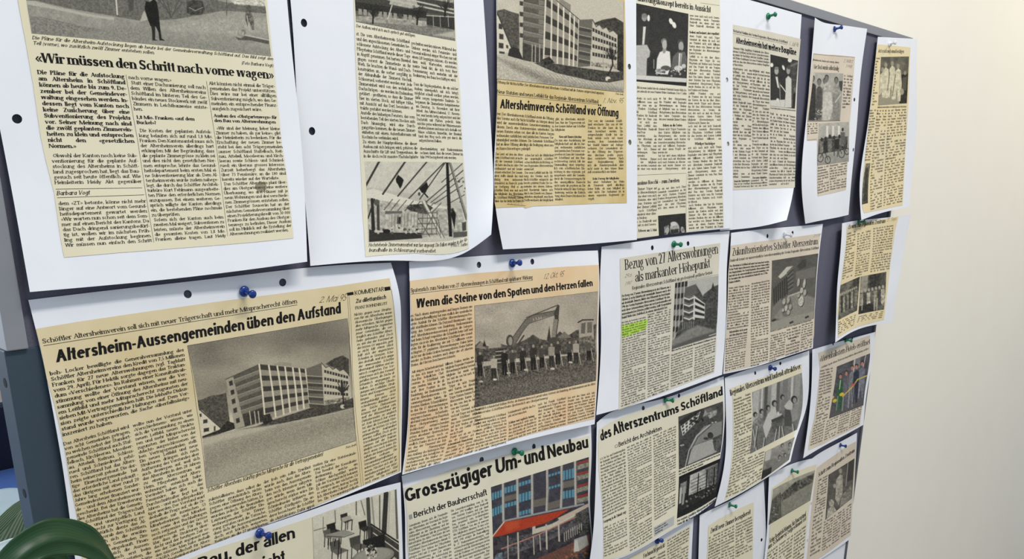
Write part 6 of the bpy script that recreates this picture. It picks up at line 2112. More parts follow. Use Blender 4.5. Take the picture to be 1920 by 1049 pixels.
p.line([(965, 655), (982, 630)], 3, .3)
p.poly([(929, 656), (950, 652), (950, 692), (931, 692)], .24)
for k in range(5):
    p.line([(930, 660 + k * 7), (950, 658 + k * 7)], 1.6, .75)
# ploughed ground
p.poly([(889, 690), (930, 684), (1000, 676), (1118, 660), (1117, 716), (889, 767)], .36, tex=.55, ts=2.2)
p.poly([(889, 735), (950, 715), (1020, 705), (1117, 690), (1117, 716), (889, 767)], .45, 4, a=.6, tex=.6, ts=1.8)
# people with spades
for x, y, h, c in ((900, 706, 48, .2), (926, 712, 48, .72), (946, 704, 50, .16), (961, 700, 46, .3), (980, 696, 46, .2), (1000, 694, 50, .22), (1016, 690, 44, .3), (1034, 688, 46, .6), (1046, 684, 46, .25), (1068, 680, 42, .3), (1080, 682, 46, .66), (1104, 676, 40, .35)):
    p.person(x, y, h, c, .62, .3, 1.0, .2 if c > .5 else .14)
    p.line([(x + 4, y - h * .55), (x + 9, y + 2)], 1.2, .75)
for x, y in ((902, 716), (928, 712), (954, 700), (986, 694), (1036, 692), (1070, 680)):
    p.ell(x, y, 4, 2, .8, tex=.3)
p.done(.05)
rule(B2, [(889, 765), (889, 573.7), (1120, 547), (1116.6, 714.6)], .22, 'border_rule')

# colour photograph of the entrance with a red canopy
p = Pic(C2, [(920, 914), (1103.5, 857.5), (1106, 1085), (924, 1130)], .8, tint=(1, .98, .93))
DARK, BEI, WIN = (.27, .27, .31), (.50, .47, .42), (.38, .58, .68)
p._mix(np.ones(len(p.x)), DARK)
p.tex(.14, 9)
MX = [(943, 907, 944, 978), (970, 900, 971, 971), (997.6, 891, 998, 964), (1026, 882, 1025, 960), (1053, 873.5, 1052, 953), (1078.4, 866, 1079.5, 949)]


def cell(i, t0, t1, a=.08, b=.92):
    ed = [(920, 914, 921, 990)] + MX + [(1104, 857, 1104, 945)]
    l, r = ed[i], ed[i + 1]
    at = lambda e, t: (e[0] + (e[2] - e[0]) * t, e[1] + (e[3] - e[1]) * t)
    return [lerp(at(l, t0), at(r, t0), a), lerp(at(l, t0), at(r, t0), b), lerp(at(l, t1), at(r, t1), b), lerp(at(l, t1), at(r, t1), a)]


for i, t0, t1 in ((0, .16, .34), (0, .55, .75), (1, .12, .28), (1, .55, .66), (2, .10, .2), (2, .40, .62), (2, .86, .97), (4, .12, .18), (4, .42, .48), (5, .14, .36), (5, .62, .8)):
    p.poly(cell(i, t0, t1), WIN)
    q = cell(i, t0, t1)
    for k in (1, 2, 3):
        p.line([lerp(q[0], q[1], k / 4), lerp(q[3], q[2], k / 4)], 1, (.12, .14, .18))
for i, t0, t1 in ((5, .40, .55), (3, .66, .84), (4, .8, .97), (1, .36, .5)):
    p.poly(cell(i, t0, t1), BEI, a=.75)
for y in (862, 882, 905, 925):
    p.poly([(1082, y + 6), (1104, y), (1104, y + 4), (1082, y + 10)], (.62, .25, .22))
    p.poly([(1082, y + 11), (1104, y + 5), (1104, y + 14), (1082, y + 20)], (.55, .55, .5), tex=.3)
for m in MX:
    p.line([(m[0], m[1]), (m[0] + .6, (m[1] + m[3]) / 2), (m[2], m[3])], 4.6, (.74, .72, .70))
    p.line([(m[0] + 2, m[1]), (m[2] + 2, m[3])], 1, (.45, .44, .45))
p.poly([(920, 1008), (945, 980), (1015, 965), (1094, 948), (1104, 942), (1106, 1085), (924, 1130), (921, 1020)], (.24, .23, .25), tex=.4, ts=5)
p.poly([(955, 1010), (998, 1000), (1060, 975), (1104, 952), (1104, 985), (1050, 1005), (940, 1050)], (.33, .32, .34), tex=.5, ts=4)
p.poly([(998, 986), (1004, 984), (1004, 992), (1032, 984), (1078, 962), (1080, 968), (1034, 992), (998, 1003)], (.80, .77, .72))
p.poly([(1046, 972), (1104, 944), (1104, 951), (1050, 980)], (.78, .72, .67))
p.line([(944, 978), (1015, 962.5), (1094, 946)], 3.5, (.60, .61, .64))
p.poly([(922.5, 1008.5), (945, 980), (975, 975), (1015, 966), (1068, 955), (1046, 970), (1022, 982), (969, 997), (946, 1004)], (.70, .26, .17))
p.poly([(945, 980), (975, 975), (972, 990), (950, 998)], (.78, .36, .22), 3, a=.7)
p.line([(922.5, 1008), (945, 979.5)], 2.2, (.86, .82, .74))
p.line([(940, 1030), (1010, 1003), (1080, 970)], 2.2, (.72, .50, .46))
for x, y0, y1 in ((952, 1006, 1080), (971, 1000, 1064), (1012, 1004, 1032), (1024, 985, 1030), (1047, 978, 1015), (1000, 1008, 1040)):
    p.line([(x, y0), (x + 1.5, y1)], 3 if x in (1024, 1047, 971) else 1.8, (.78, .75, .72))
for k in range(9):
    x = 1058 + k * 4
    p.line([(x, 1000 - k * 2.4), (x + .5, 1016 - k * 2.4)], 1.2, (.80, .78, .74))
p.poly([(924, 1060), (930, 1040), (942, 1036), (944, 1080), (926, 1090)], (.40, .46, .50), tex=.5)
p.poly([(975, 1062), (1040, 1034), (1106, 1003), (1106, 1030), (1040, 1060), (960, 1088)], (.43, .30, .27), tex=.15)
p.speck([(1078, 968), (1096, 956), (1104, 956), (1104, 1000), (1088, 1006)], 110, [(.16, .2, .15), (.28, .3, .24), (.4, .36, .33)], .8, 2.4)
p.speck([(1010, 1062), (1060, 1034), (1106, 1024), (1106, 1086), (1000, 1100)], 260, [(.52, .34, .22), (.62, .42, .28), (.34, .26, .18), (.25, .3, .18)], .9, 2.6)
p.poly([(1077, 1012), (1100, 1004), (1104, 1022), (1086, 1034), (1076, 1036)], (.66, .66, .65), tex=.06)
p.poly([(1083, 1014), (1086, 1034), (1076, 1036), (1077, 1013)], (.80, .79, .77))
p.done(.03)

# the new flats on the slope
p = Pic(B3, [(1265.5, 531), (1347, 517), (1342.5, 630), (1259, 656)], .7, tint=(1, .98, .92))
p.grad(.72, .66).tex(.05, 10)
p.poly([(1320, 552), (1330, 544), (1338, 538), (1348, 534), (1345, 606), (1318, 606), (1306, 575)], .30, tex=.4, ts=3)
p.poly([(1333, 545), (1337, 530), (1341, 548)], .22)
p.poly([(1304, 533), (1312, 545), (1318, 556), (1322, 575), (1300, 560)], .3, tex=.4)
for i in range(4):
    x0, x1 = 1265 + i * 6.4, 1259 + i * 6.6
    block(p, (x0, 531 - i), (x0 + 6.4, 530 - i), (x1, 636), (x1 + 6.6, 631), 5, .2, .52)
    p.line([(x0 + 6, 530 - i), (x1 + 6.4, 632)], 1.6, .85)
p.poly([(1285, 540), (1305, 533), (1308, 550), (1298, 556), (1284, 556)], .38)
p.poly([(1284, 556), (1302, 556), (1300, 612), (1282, 618)], .42)
for k in range(5):
    y = 558 + k * 12.5
    p.line([(1283, y + 1), (1292, y + 4), (1301, y)], 2.6, .82)
    p.poly([(1283, y + 3), (1292, y + 6), (1301, y + 2), (1301, y + 7), (1292, y + 11), (1283, y + 8)], .27)
p.poly([(1301, 554), (1322, 570), (1321, 602), (1299, 606)], .84)
for k in range(4):
    y = 560 + k * 12
    p.poly([(1303, y), (1321, y + 11 - k * 3), (1321, y + 15.5 - k * 3), (1303, y + 6)], .2)
p.poly([(1276, 605), (1300, 600), (1322, 598), (1344, 600), (1342, 630), (1300, 640), (1260, 652)], .3, tex=.4, ts=3)
for k in range(6):
    p.line([(1280 + k * 4, 606 - k * .6), (1280 + k * 4, 618 - k)], 1, .6)
p.poly([(1259, 640), (1290, 618), (1308, 610), (1342, 620), (1342, 630), (1300, 643), (1259, 656)], .52, 2, tex=.12)
p.poly([(1259, 650), (1300, 634), (1342, 621), (1342, 630), (1300, 643), (1259, 656)], .36, 2)
p.line([(1330, 630), (1342, 626)], 1.6, .8)
p.done(.03)

# the architectural model
p = Pic(B4, [(1447, 489), (1534, 475.5), (1525.8, 598), (1444, 620.8)], .7, tint=(1, .97, .88))
p.grad(.36, .42).tex(.10, 9)
p.poly([(1494, 500), (1504, 488), (1512, 486), (1512, 500), (1500, 506)], .28)
p.poly([(1492, 510), (1530, 500), (1528, 520), (1492, 526)], .46)
p.poly([(1459, 519), (1475, 501), (1487, 499), (1481, 510), (1463, 523)], .78)
p.poly([(1475, 511), (1487, 499), (1488, 545), (1476, 550)], .42)
p.poly([(1448, 540), (1474, 514), (1478, 548), (1470, 560), (1450, 580)], .36)
for k in range(7):
    x = 1450 + k * 4
    p.poly([(x, 542 - k * 3.6), (x + 2, 540 - k * 3.6), (x + 2.6, 570 - k * 3), (x + .8, 571 - k * 3)], .2)
for k in range(5):
    p.line([(1477, 516 + k * 7), (1487, 506 + k * 8)], 1.8, .22)
p.poly([(1486, 552), (1498, 548), (1530, 560), (1528, 586), (1470, 604), (1450, 596), (1452, 580)], .55, 2, tex=.08)
p.poly([(1448, 578), (1464, 560), (1470, 570), (1456, 590), (1446, 600)], .48)
p.poly([(1446, 604), (1526, 584), (1526, 598), (1444, 621)], .60, 1)
p.ell(1475, 575, 10, 20, .45, 10)
for x, y, rx, ry, c in ((1470, 566, 3, 6, .8), (1478, 563, 3, 7, .78), (1474, 578, 3, 6, .85), (1482, 576, 3, 5, .75), (1468, 582, 2.5, 4, .8), (1478, 586, 3, 5, .8), (1497, 530, 2.4, 8, .85), (1508, 532, 2.4, 9, .88), (1503, 545, 3, 6, .85), (1509, 549, 3, 6, .82), (1502, 565, 5, 10, .9), (1497, 553, 3, 6, .75)):
    p.ell(x + 1, y + 1.2, rx, ry, .2, 8)
    p.ell(x, y, rx, ry, c * .86, 8, tex=.18, ts=2)
p.line([(1478, 556), (1500, 548)], 2.4, .72)
for x, y in ((1484, 604), (1513, 594), (1451, 600)):
    p.poly([(x - 4, y + 1), (x + 3, y - 2), (x + 4, y + 1), (x - 3, y + 4)], .2)
p.done(.03)

# crowd photographs
p = Pic(B5, [(1575.7, 535), (1612, 519), (1606.5, 583), (1571, 601)], .65, tint=(1, .96, .84))
p.grad(.42, .40).tex(.45, 5)
p.poly([(1600, 523), (1612, 518), (1610, 545), (1597, 548)], .26, 2, tex=.4)
for k in range(9):
    x, y = 1576 + k * 3.7, 553 - k * 1.7
    p.ell(x, y, 1.7, 2.6, .66)
    p.poly([(x - 3, y + 4), (x + 2, y + 3), (x + 2, y + 34), (x - 3, y + 36)], [.5, .25, .62, .34][k % 4], tex=.4)
p.done(.03)
p = Pic(B5, [(1613.4, 519), (1661.5, 510), (1657, 581), (1608.8, 590)], .65, tint=(1, .96, .84))
p.grad(.34, .45).tex(.4, 6)
p.poly([(1614, 518), (1628, 514), (1626, 545), (1612, 550)], .6, 1, tex=.2)
p.poly([(1630, 516), (1652, 511), (1650, 538), (1630, 540)], .24, 2, tex=.5)
for k in range(7):
    x, y = 1616 + k * 6.6, 547 - k * 1.5
    p.ell(x, y, 2.2, 3.2, .68)
    p.poly([(x - 4, y + 5), (x + 3, y + 4), (x + 4, y + 26), (x + 1, y + 36), (x - 4, y + 30)], [.55, .3, .7, .42][k % 4], tex=.35)
p.poly([(1610, 575), (1636, 568), (1640, 584), (1610, 590)], .2, 1, tex=.4)
for x in (1617, 1640, 1645):
    p.line([(x, 560), (x - 1, 582)], 1.4, .8)
p.done(.03)

# aerial view and winter garden
p = Pic(C3, [(1271.5, 782), (1355, 753), (1350.6, 848.6), (1272.5, 881)], .7, tint=(1, .98, .93))
p.grad(.30, .30).tex(.25, 5)
p.facade([(1276, 800), (1314, 771), (1306, 792), (1280, 818)], 5, 3, .85, .25, .22, .2)
p.poly([(1272, 792), (1310, 766), (1318, 768), (1278, 799)], .2)
p.poly([(1318, 780), (1324, 768), (1332, 764), (1340, 772), (1336, 784)], .42)
p.poly([(1322, 768), (1327, 777), (1318, 783)], .62)
p.poly([(1326, 775), (1344, 769), (1344, 778), (1330, 786)], .6, tex=.4)
p.speck([(1300, 775), (1320, 770), (1318, 800), (1290, 812)], 40, [.14, .24], 1.5, 3.4)
p.poly([(1272, 830), (1286, 818), (1318, 800), (1330, 796), (1310, 822), (1292, 850), (1282, 877), (1272, 881)], .28, tex=.3, ts=3)
p.poly([(1320, 800), (1354, 790), (1353, 815), (1330, 825), (1296, 838), (1304, 820)], .55, 1, tex=.08)
p.poly([(1297, 838), (1335, 824), (1340, 828), (1344, 848), (1288, 873)], .68, tex=.04)
p.line([(1331, 797), (1306, 818), (1292, 845), (1285, 875)], 1.5, .8)
p.line([(1334, 798), (1309, 820), (1295, 846), (1288, 874)], 1, .2)
p.ell(1332, 817, 5.5, 6, .22, tex=.4)
p.ell(1324, 823, 5, 2.5, .25)
p.poly([(1336, 828), (1353, 816), (1352, 846), (1340, 846)], .32, tex=.6, ts=3)
for x, y in ((1277, 836), (1281, 835), (1336, 793), (1342, 792)):
    p.ell(x, y, 2, 1.3, .75)
p.done(.03)
p = Pic(C3, [(1272.5, 894.4), (1350.6, 860), (1344, 931.5), (1268.8, 973)], .7, tint=(1, .98, .93))
p.grad(.16, .18).tex(.3, 5)
p.poly([(1276, 908), (1288, 902), (1286, 925), (1274, 928)], .5, tex=.3)
p.poly([(1275, 916), (1279, 914), (1277, 944), (1273, 946)], .75)
p.poly([(1281, 914), (1286, 912), (1282, 946), (1278, 948)], .62)
p.poly([(1294, 892), (1345, 869), (1342, 905), (1330, 913), (1291, 930)], .72, tex=.2, ts=5)
for k in range(5):
    p.line([(1296, 902 + k * 6), (1342, 880 + k * 6)], 1.2, .35)
p.poly([(1322, 880), (1346, 869), (1344, 905), (1326, 912)], .4, 2, tex=.4)
for x in (1292, 1310, 1326, 1340):
    p.line([(x, 896 - (x - 1292) * .4), (x - 2.6, 936 - (x - 1292) * .4)], 1.8, .1)
p.line([(1272, 898), (1350, 864)], 5, .12)
p.speck([(1290, 930), (1340, 900), (1343, 928), (1282, 955)], 90, [.1, .5, .3, .7], .8, 2.6)
p.poly([(1270, 962), (1344, 922), (1344, 932), (1269, 973)], .14)
p.done(.03)

# guests on the terrace
p = Pic(C4, [(1409.5, 736), (1503, 699.5), (1494, 806), (1405.5, 852)], .7, tint=(1, .98, .93))
p.grad(.58, .50).tex(.10, 8)
for x, w, c in ((1412, 12, .72), (1428, 3, .82), (1434, 6, .35), (1447, 10, .74), (1457, 6, .4), (1468, 10, .5), (1484, 4, .8), (1492, 9, .62)):
    y = 735 - (x - 1412) * .38
    p.poly([(x, y), (x + w, y - w * .38), (x + w - 3, y + 62), (x - 3, y + 66)], c, 1, tex=.08)
p.poly([(1405, 800), (1440, 780), (1496, 760), (1494, 806), (1405, 852)], .45, 3, tex=.2)
for x, y, r in ((1428, 772, 4), (1440, 765, 4), (1452, 757, 5), (1467, 745, 4), (1489, 750, 6), (1416, 778, 4)):
    p.ell(x, y, r, r * 1.25, .2)
    p.ell(x + 1.2, y + 1.5, r * .6, r * .9, .6)
p.poly([(1430, 800), (1440, 776), (1454, 764), (1458, 782), (1446, 800), (1436, 824)], .78)
p.poly([(1472, 766), (1482, 756), (1486, 768), (1484, 800), (1470, 800)], .32)
p.poly([(1470, 762), (1480, 750), (1486, 756), (1486, 770), (1474, 768)], .76)
p.poly([(1482, 770), (1497, 758), (1496, 786), (1486, 792)], .58)
p.poly([(1412, 790), (1428, 778), (1430, 800), (1414, 812)], .55, tex=.3)
p.poly([(1446, 788), (1468, 778), (1470, 784), (1448, 796)], .28)
p.ell(1458, 780, 9, 2.6, .75, -22)
p.ell(1459, 776, 2, 3.4, .85)
p.poly([(1446, 794), (1468, 784), (1466, 806), (1450, 814)], .35, tex=.4)
for a, b in (((1412, 806), (1418, 846)), ((1420, 800), (1414, 840)), ((1433, 822), (1430, 846)), ((1456, 806), (1452, 830)), ((1466, 800), (1470, 826)), ((1486, 796), (1488, 812)), ((1462, 800), (1460, 830))):
    p.line([a, b], 1.6, .78)
    p.line([(a[0] + 2, a[1]), (b[0] + 2, b[1])], 1.2, .25)
p.done(.03)
p = Pic(C4, [(1434, 848), (1490, 820), (1479, 862.6), (1426.6, 900.8)], .65, tint=(1, .97, .9))
p.grad(.62, .42).tex(.15, 6)
p.poly([(1436, 848), (1446, 843), (1444, 862), (1434, 866)], .78)
for x, y in ((1467, 836), (1481, 834), (1462, 858), (1472, 854)):
    p.ell(x, y, 3, 4.4, .3)
    p.ell(x + .6, y + 1, 2, 3, .6)
    p.poly([(x - 4, y + 5), (x + 4, y + 4), (x + 4, y + 16), (x - 4, y + 18)], .55, tex=.3)
p.poly([(1428, 884), (1448, 876), (1446, 890), (1427, 900)], .2, 1, tex=.4)
p.poly([(1448, 872), (1478, 856), (1478, 864), (1446, 886)], .5)
p.done(.03)

# ribbon cutting, in colour
p = Pic(C5, [(1568.6, 688), (1631, 663), (1618.5, 760.5), (1554, 785.7)], .65, tint=(1, .98, .94))
p._mix(np.ones(len(p.x)), (.33, .33, .36))
p.tex(.25, 7)
p.poly([(1600, 676), (1614, 670), (1612, 690), (1598, 694)], (.5, .5, .52), 1)
p.line([(1603, 672), (1600, 700)], 1.8, (.85, .85, .82))
p.line([(1624, 664), (1616, 700)], 1.3, (.8, .8, .78))
p.poly([(1554, 768), (1590, 752), (1620, 744), (1619, 762), (1554, 787)], (.36, .35, .36), 1)
for x, y, h, c in ((1576, 708, 62, (.20, .38, .24)), (1587, 702, 68, (.40, .40, .44)), (1598, 692, 72, (.50, .50, .52)), (1606, 690, 66, (.2, .22, .28)), (1617, 684, 62, (.46, .47, .52))):
    p.ell(x, y - 4, 3.2, 3.6, (.25, .2, .17))
    p.ell(x, y - 1, 2.5, 4, (.72, .52, .44))
    p.poly([(x - 5.5, y + 10), (x - 1, y + 5), (x + 2, y + 5), (x + 5, y + 9), (x + 4, y + 34), (x + 1, y + h), (x - 2, y + h), (x - 3, y + 40), (x - 6, y + h + 2), (x - 9, y + h + 2), (x - 7, y + 34)], c, tex=.2)
    p.line([(x - 5, y + 36), (x - 8, y + h)], 1.2, (.65, .65, .66))
p.line([(1576, 714), (1574, 730)], 1.5, (.85, .85, .8))
for x, y in ((1560, 746), (1578, 740), (1565, 752)):
    p.ell(x, y, 4.5, 3, (.85, .76, .25), -30)
p.line([(1580, 744), (1600, 724), (1608, 712), (1628, 704)], 2, (.82, .74, .36))
p.poly([(1596, 722), (1604, 718), (1603, 723), (1596, 726)], (.75, .4, .35))
p.done(.035)

# café interior
p = Pic(C1, [(587, 969), (743, 918), (752, 1140), (594, 1200)], .8, tint=(1, .965, .86))
p.grad(.86, .72).tex(.05, 14)
for a, b, w, c in (((690, 936), (694, 1030), 7, .3), ((697, 934), (702, 990), 3, .6), ((712, 930), (712, 995), 2, .3), ((724, 926), (720, 1000), 9, .22), ((731, 924), (728, 1000), 3, .75), ((742, 920), (745, 1010), 4, .4), ((668, 942), (668, 966), 2, .3), ((628, 958), (629, 982), 1.5, .35), ((677, 940), (684, 966), 1.6, .4)):
    p.line([a, b], w, c)
p.poly([(694, 985), (748, 1022), (748, 1052), (696, 1010)], .26, tex=.2)
p.line([(696, 984), (748, 1018)], 3, .15)
p.line([(700, 1000), (748, 1035)], 2, .82)
p.poly([(680, 1014), (721, 1002), (722, 1028), (682, 1040)], .14)
for x, y, s, c in ((612, 985, 1, .16), (638, 966, .8, .2), (672, 980, .9, .15), (655, 1010, 1.2, .3), (618, 1018, 1.2, .35), (606, 996, .8, .4)):
    p.poly([(x, y), (x + 16 * s, y - 5 * s), (x + 18 * s, y + 10 * s), (x + 2 * s, y + 14 * s)], c)
    p.poly([(x + 2 * s, y + 13 * s), (x + 18 * s, y + 8 * s), (x + 30 * s, y + 12 * s), (x + 12 * s, y + 20 * s)], c + .08)
    for dx, dy in ((4, 14), (13, 19), (28, 12), (18, 10)):
        p.line([(x + dx * s, y + dy * s), (x + dx * s - 1, y + (dy + 24) * s)], 1.6, .14)
p.line([(606, 970), (606, 1000)], 1, .35)
p.line([(588, 996), (610, 990)], 1.3, .4)
p.poly([(610, 1004), (646, 994), (664, 1000), (630, 1012)], .6)
p.line([(614, 1006), (645, 1008), (664, 1001)], 1.2, .2)
p.poly([(640, 972), (656, 967), (660, 974), (642, 980)], .7)
p.line([(636, 1010), (634, 1045)], 2, .15)
p.ell(700, 1046, 41, 17, .2, -10)
p.ell(700, 1044, 40, 16, .55, -10)
p.ell(700, 1042, 34, 12, .62, -10)
p.speck([(685, 1030), (694, 1020), (706, 1022), (706, 1046), (690, 1048)], 60, [.12, .9, .3, .8], 1, 3.2)
p.line([(694, 1024), (697, 1012)], 1.2, .2)
p.speck([(590, 1060), (690, 1062), (740, 1070), (750, 1140), (594, 1190)], 30, [.3, .6], 2, 6)
p.done(.03)
rule(C1, [(585, 971), (588, 1049), (592, 1130)], .2, 'border_rule')

# landscape; two figures
p = Pic(D2, [(1449, 918), (1528, 882), (1519, 939), (1441, 985)], .65, tint=(1, .97, .86))
p.grad(.66, .5).tex(.12, 8)
p.poly([(1446, 940), (1463, 925), (1462, 985), (1441, 988)], .36, 2, tex=.4)
p.poly([(1463, 930), (1490, 905), (1526, 888), (1524, 905), (1490, 925), (1466, 942)], .36, 1, tex=.6, ts=3)
p.poly([(1465, 942), (1524, 906), (1519, 940), (1468, 966)], .56, 2, tex=.12)
p.line([(1463, 925), (1464, 985)], 1.6, .3)
p.speck([(1442, 955), (1460, 945), (1460, 980), (1442, 984)], 30, [.25, .7, .4], .8, 2.2)
p.done(.03)
p = Pic(D3, [(1553, 891), (1602, 860), (1597, 935), (1547, 976)], .65, tint=(1, .96, .86))
p.grad(.36, .40).tex(.2, 7)
p.poly([(1587, 868), (1602, 860), (1599, 900), (1586, 905)], .28, 1)
p.line([(1590, 868), (1586, 912)], 2, .6)
p.ell(1576, 884, 3, 5, .62)
p.poly([(1568, 900), (1575, 890), (1580, 892), (1580, 925), (1572, 948), (1566, 936)], .68, tex=.25)
p.ell(1565, 912, 3, 4, .66)
p.ell(1559, 944, 5, 7, .68, tex=.4)
p.poly([(1552, 956), (1562, 948), (1568, 958), (1560, 968), (1550, 974)], .74, tex=.3)
p.poly([(1578, 930), (1596, 910), (1597, 934), (1574, 954)], .55, 1, tex=.3)
p.done(.03)
# ---------------------------------------------------------------- the plant and the chair at the left edge
def leaf_mat(name, c1, c2, rough):
    """green blade with fine parallel veins running out from the midrib"""
    m = bpy.data.materials.new(name)
    m.use_nodes = True
    nt = m.node_tree
    b = nt.nodes['Principled BSDF']
    b.inputs['Roughness'].default_value = rough
    uv = nt.nodes.new('ShaderNodeUVMap')
    uv.uv_map = 'blade'
    w = nt.nodes.new('ShaderNodeTexWave')
    w.bands_direction = 'X'
    w.inputs['Scale'].default_value = 2.6
    w.inputs['Distortion'].default_value = 1.2
    w.inputs['Detail'].default_value = 1.5
    r = nt.nodes.new('ShaderNodeValToRGB')
    r.color_ramp.elements[0].color = list(lin(c1)) + [1]
    r.color_ramp.elements[1].color = list(lin(c2)) + [1]
    nt.links.new(uv.outputs['UV'], w.inputs['Vector'])
    nt.links.new(w.outputs['Fac'], r.inputs['Fac'])
    nt.links.new(r.outputs['Color'], b.inputs['Base Color'])
    return m


LEAF = leaf_mat('leaf_green', (.07, .22, .09), (.095, .265, .115), .42)
LEAF_LIT = leaf_mat('leaf_lit', (.26, .42, .22), (.66, .74, .60), .35)  # paler copy of the leaf green, strong daylight put into the colour
STALK = mat('leaf_stalk', (.22, .38, .16), .5, .3, 40, rgb2=(.28, .44, .2))
BLADE_WHITE = mat('blade_white', (.93, .95, .95), .45, .3, 60, rgb2=(.88, .92, .92))
bt = BLADE_WHITE.node_tree
mx, tl_ = bt.nodes.new('ShaderNodeMixShader'), bt.nodes.new('ShaderNodeBsdfTranslucent')   # thin white blades let the daylight through
tl_.inputs['Color'].default_value = (.85, .92, .95, 1)
mx.inputs['Fac'].default_value = .5
bt.links.new(bt.nodes['Principled BSDF'].outputs[0], mx.inputs[1])
bt.links.new(tl_.outputs[0], mx.inputs[2])
bt.links.new(mx.outputs[0], bt.nodes['Material Output'].inputs['Surface'])
plant = bpy.data.objects.new('potted_peace_lily', None)
COL.objects.link(plant)
PB0 = np.array([40.0, FLOORY, 85.0])
plant.location = b2w(PB0)


def blade(name, rib, up, w0, w1, m, fold=.25, wave=0.0, n=36, k=7):
    """rib: board-mm points along the midrib; w0/w1: widths (mm) of its two halves; up: direction of half 0"""
    rib = np.array(rib, float)
    t = np.concatenate([[0], np.cumsum(np.linalg.norm(np.diff(rib, axis=0), axis=1))])
    t /= t[-1]
    q = np.linspace(0, 1, n)
    c = nat_spline(t, rib, q)
    tg = np.gradient(c, axis=0)
    tg /= np.linalg.norm(tg, axis=1, keepdims=True)
    u = np.array(up, float)
    u = u - tg * (tg @ u)[:, None]
    u /= np.linalg.norm(u, axis=1, keepdims=True)
    nn = np.cross(tg, u)
    prof = np.sin(np.pi * np.clip(q, .0, 1) ** .8) ** .75 + 1e-3
    v, uvs = [], []
    for i in range(n):
        for j in range(-k, k + 1):
            s = j / k
            w = (w0 if s > 0 else w1) * prof[i]
            d = abs(s)
            p = c[i] + u[i] * s * w + nn[i] * (-fold * w * d * (1.2 - d) + wave * math.sin(q[i] * 21 + s * 2) * d * d)
            v.append(p)
            uvs.append((q[i] * .5 + d * .8, d))
    K = 2 * k + 1
    idx = np.array([(i * K + j, i * K + j + 1, (i + 1) * K + j + 1, (i + 1) * K + j) for i in range(n - 1) for j in range(K - 1)])
    me = mesh_np(name, b2w(np.array(v)) - b2w(PB0), idx)
    ul = me.uv_layers.new(name='blade')
    vi = np.zeros(len(me.loops), int)
    me.loops.foreach_get('vertex_index', vi)
    ul.data.foreach_set('uv', np.array(uvs, np.float32)[vi].ravel())
    o = link(name, me, m, parent=plant)
    md = o.modifiers.new('thickness', 'SOLIDIFY')
    md.thickness = .0006
    return o


def tube(name, pts, r, m, parent):
    pts = np.array(pts, float)
    t = np.linspace(0, 1, len(pts))
    c = nat_spline(t, pts, np.linspace(0, 1, 20))
    tg = np.gradient(c, axis=0)
    tg /= np.linalg.norm(tg, axis=1, keepdims=True)
    a = np.cross(tg, [0.3, .2, 1.0])
    a /= np.linalg.norm(a, axis=1, keepdims=True)
    b = np.cross(tg, a)
    k = 8
    v = np.concatenate([c[:, None] + r * (a[:, None] * np.cos(x) + b[:, None] * np.sin(x)) for x in [np.linspace(0, 2 * np.pi, k, endpoint=False)[None, :, None]]], 1).reshape(-1, 3)
    idx = np.array([(i * k + j, i * k + (j + 1) % k, (i + 1) * k + (j + 1) % k, (i + 1) * k + j) for i in range(19) for j in range(k)])
    return link(name, mesh_np(name, b2w(v) - b2w(PB0), idx), m, parent=parent)


def px(*p):
    return hit(*p)


HEART = np.array([40.0, -400, 85.0])
# the drooping leaf in front of the steel leg
r1 = [px(-40, 1110, 118), px(20, 1062, 122), px(72, 1024, 118), px(125, 1012, 108), px(172, 1024, 98), px(208, 1056, 90), px(236, 1120, 82)]
blade('leaf', r1, (0.1, 1, -.35), 13, 9, LEAF, .5, .8)
tube('stalk', [HEART, HEART + [-25, 60, 30], r1[0]], 2.2, STALK, plant)
# striped leaf seen past the leg, daylight painted into its green
r2 = [px(-70, 1110, -70), px(-32, 1052, -80), px(4, 1002, -90), px(36, 960, -100), px(64, 926, -110)]
blade('leaf', r2, (-.6, .7, .3), 13, 28, LEAF_LIT, .2, .5)
tube('stalk', [HEART, HEART + [-10, 90, -50], r2[0]], 2.2, STALK, plant)
# low leaf under the drooping one
r3 = [px(-60, 1120, 70), px(-10, 1075, 74), px(50, 1046, 70), px(100, 1048, 62), px(138, 1090, 55)]
blade('leaf', r3, (0.1, 1, .1), 11, 18, LEAF, .3, .6)
tube('stalk', [HEART, HEART + [-20, 50, 5], r3[0]], 2.2, STALK, plant)
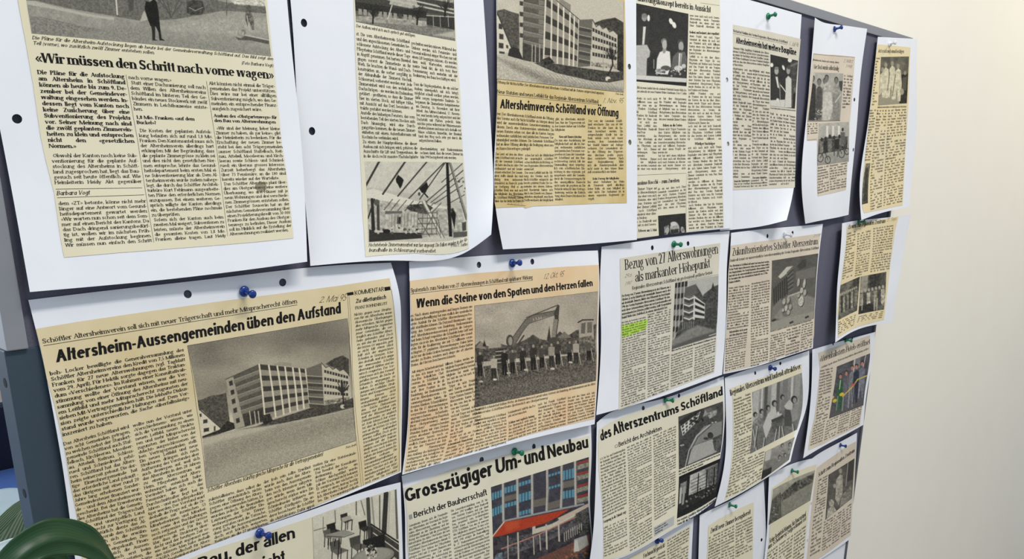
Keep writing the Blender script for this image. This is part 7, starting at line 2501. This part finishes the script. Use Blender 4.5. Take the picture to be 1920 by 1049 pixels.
# white blades; the lower one is window glare on a leaf, built solid
r4 = [px(-60, 1062, 44), px(-20, 1042, 38), px(30, 1020, 30), px(70, 1006, 24)]
blade('white_blade', r4, (-.3, .9, .5), 6, 7, BLADE_WHITE, .4)
tube('stalk', [HEART, HEART + [-5, 80, -20], r4[0]], 1.8, STALK, plant)
r5 = [px(-70, 1010, -150), px(-28, 968, -155), px(10, 944, -160), px(62, 925, -165)]
blade('white_blade', r5, (-.5, .8, .4), 17, 24, BLADE_WHITE, .3)
tube('stalk', [HEART, HEART + [0, 110, -90], r5[0]], 1.8, STALK, plant)
bm = lathe([(0, 0), (70, 0), (74, 20), (86, 1060), (90, 1090), (84, 1093), (80, 1080), (0, 1076)], 40)
add('planter', bm, mat('planter_grey', (.42, .42, .43), .6, .3, 20, rgb2=(.47, .47, .47)), plant, True)
bm = lathe([(0, 0), (79, 0), (60, 12), (0, 18)], 32)
o = add('soil', bm, mat('soil', (.16, .12, .09), .95, .6, 200, rgb2=(.25, .19, .14)), plant, True)
o.location.z = 1.068
tag(plant, 'green leafy plant drooping over the dark steel leg at the bottom left corner', 'plant')

# upholstered chair behind, seen past the board's left end
chair = bpy.data.objects.new('upholstered_chair', None)
COL.objects.link(chair)
c0 = px(-60, 880, -760)
chair.location = b2w([c0[0], FLOORY, c0[2]])


def cpart(name, pts, z0, z1, m, bev=0.0):
    bm = prism(pts, z0, z1, bev)
    for v in bm.verts:
        v.co -= Vector(chair.location)
    return add(name, bm, m, chair)


xa, yb_ = px(45, 755, -760)[:2]
ys = px(30, 866, -760)[1]
yf = px(30, 908, -600)[1]
NAVY = mat('navy_fabric', (.07, .09, .17), .9, .4, 400, rgb2=(.09, .12, .21))
BLUE_LIT = mat('lit_blue_fabric', (.22, .33, .55), .9, .4, 400, rgb2=(.27, .38, .6))  # seat lighter than the back: light from above put into its colour
WOOD = mat('beech_wood', (.72, .62, .46), .5, .5, 30, rgb2=(.66, .55, .4), scale3=(1, 1, 8))
sx0, sx1 = xa - 460, xa + 20
cpart('backrest', rect(sx0, ys - 20, sx1, yb_), -800, -760, NAVY, 12)
cpart('seat', rect(sx0, ys - 80, sx1, ys - 4), -758, -380, BLUE_LIT, 14)
for lx in (sx0 - 2, sx1 - 28):
    cpart('leg', rect(lx, FLOORY, lx + 30, ys - 82), -425, -395, WOOD, 4)
    cpart('leg', rect(lx, FLOORY, lx + 30, yb_ - 30), -835, -802, WOOD, 4)
tag(chair, 'blue upholstered chair partly hidden behind the left end of the pinboard', 'chair')
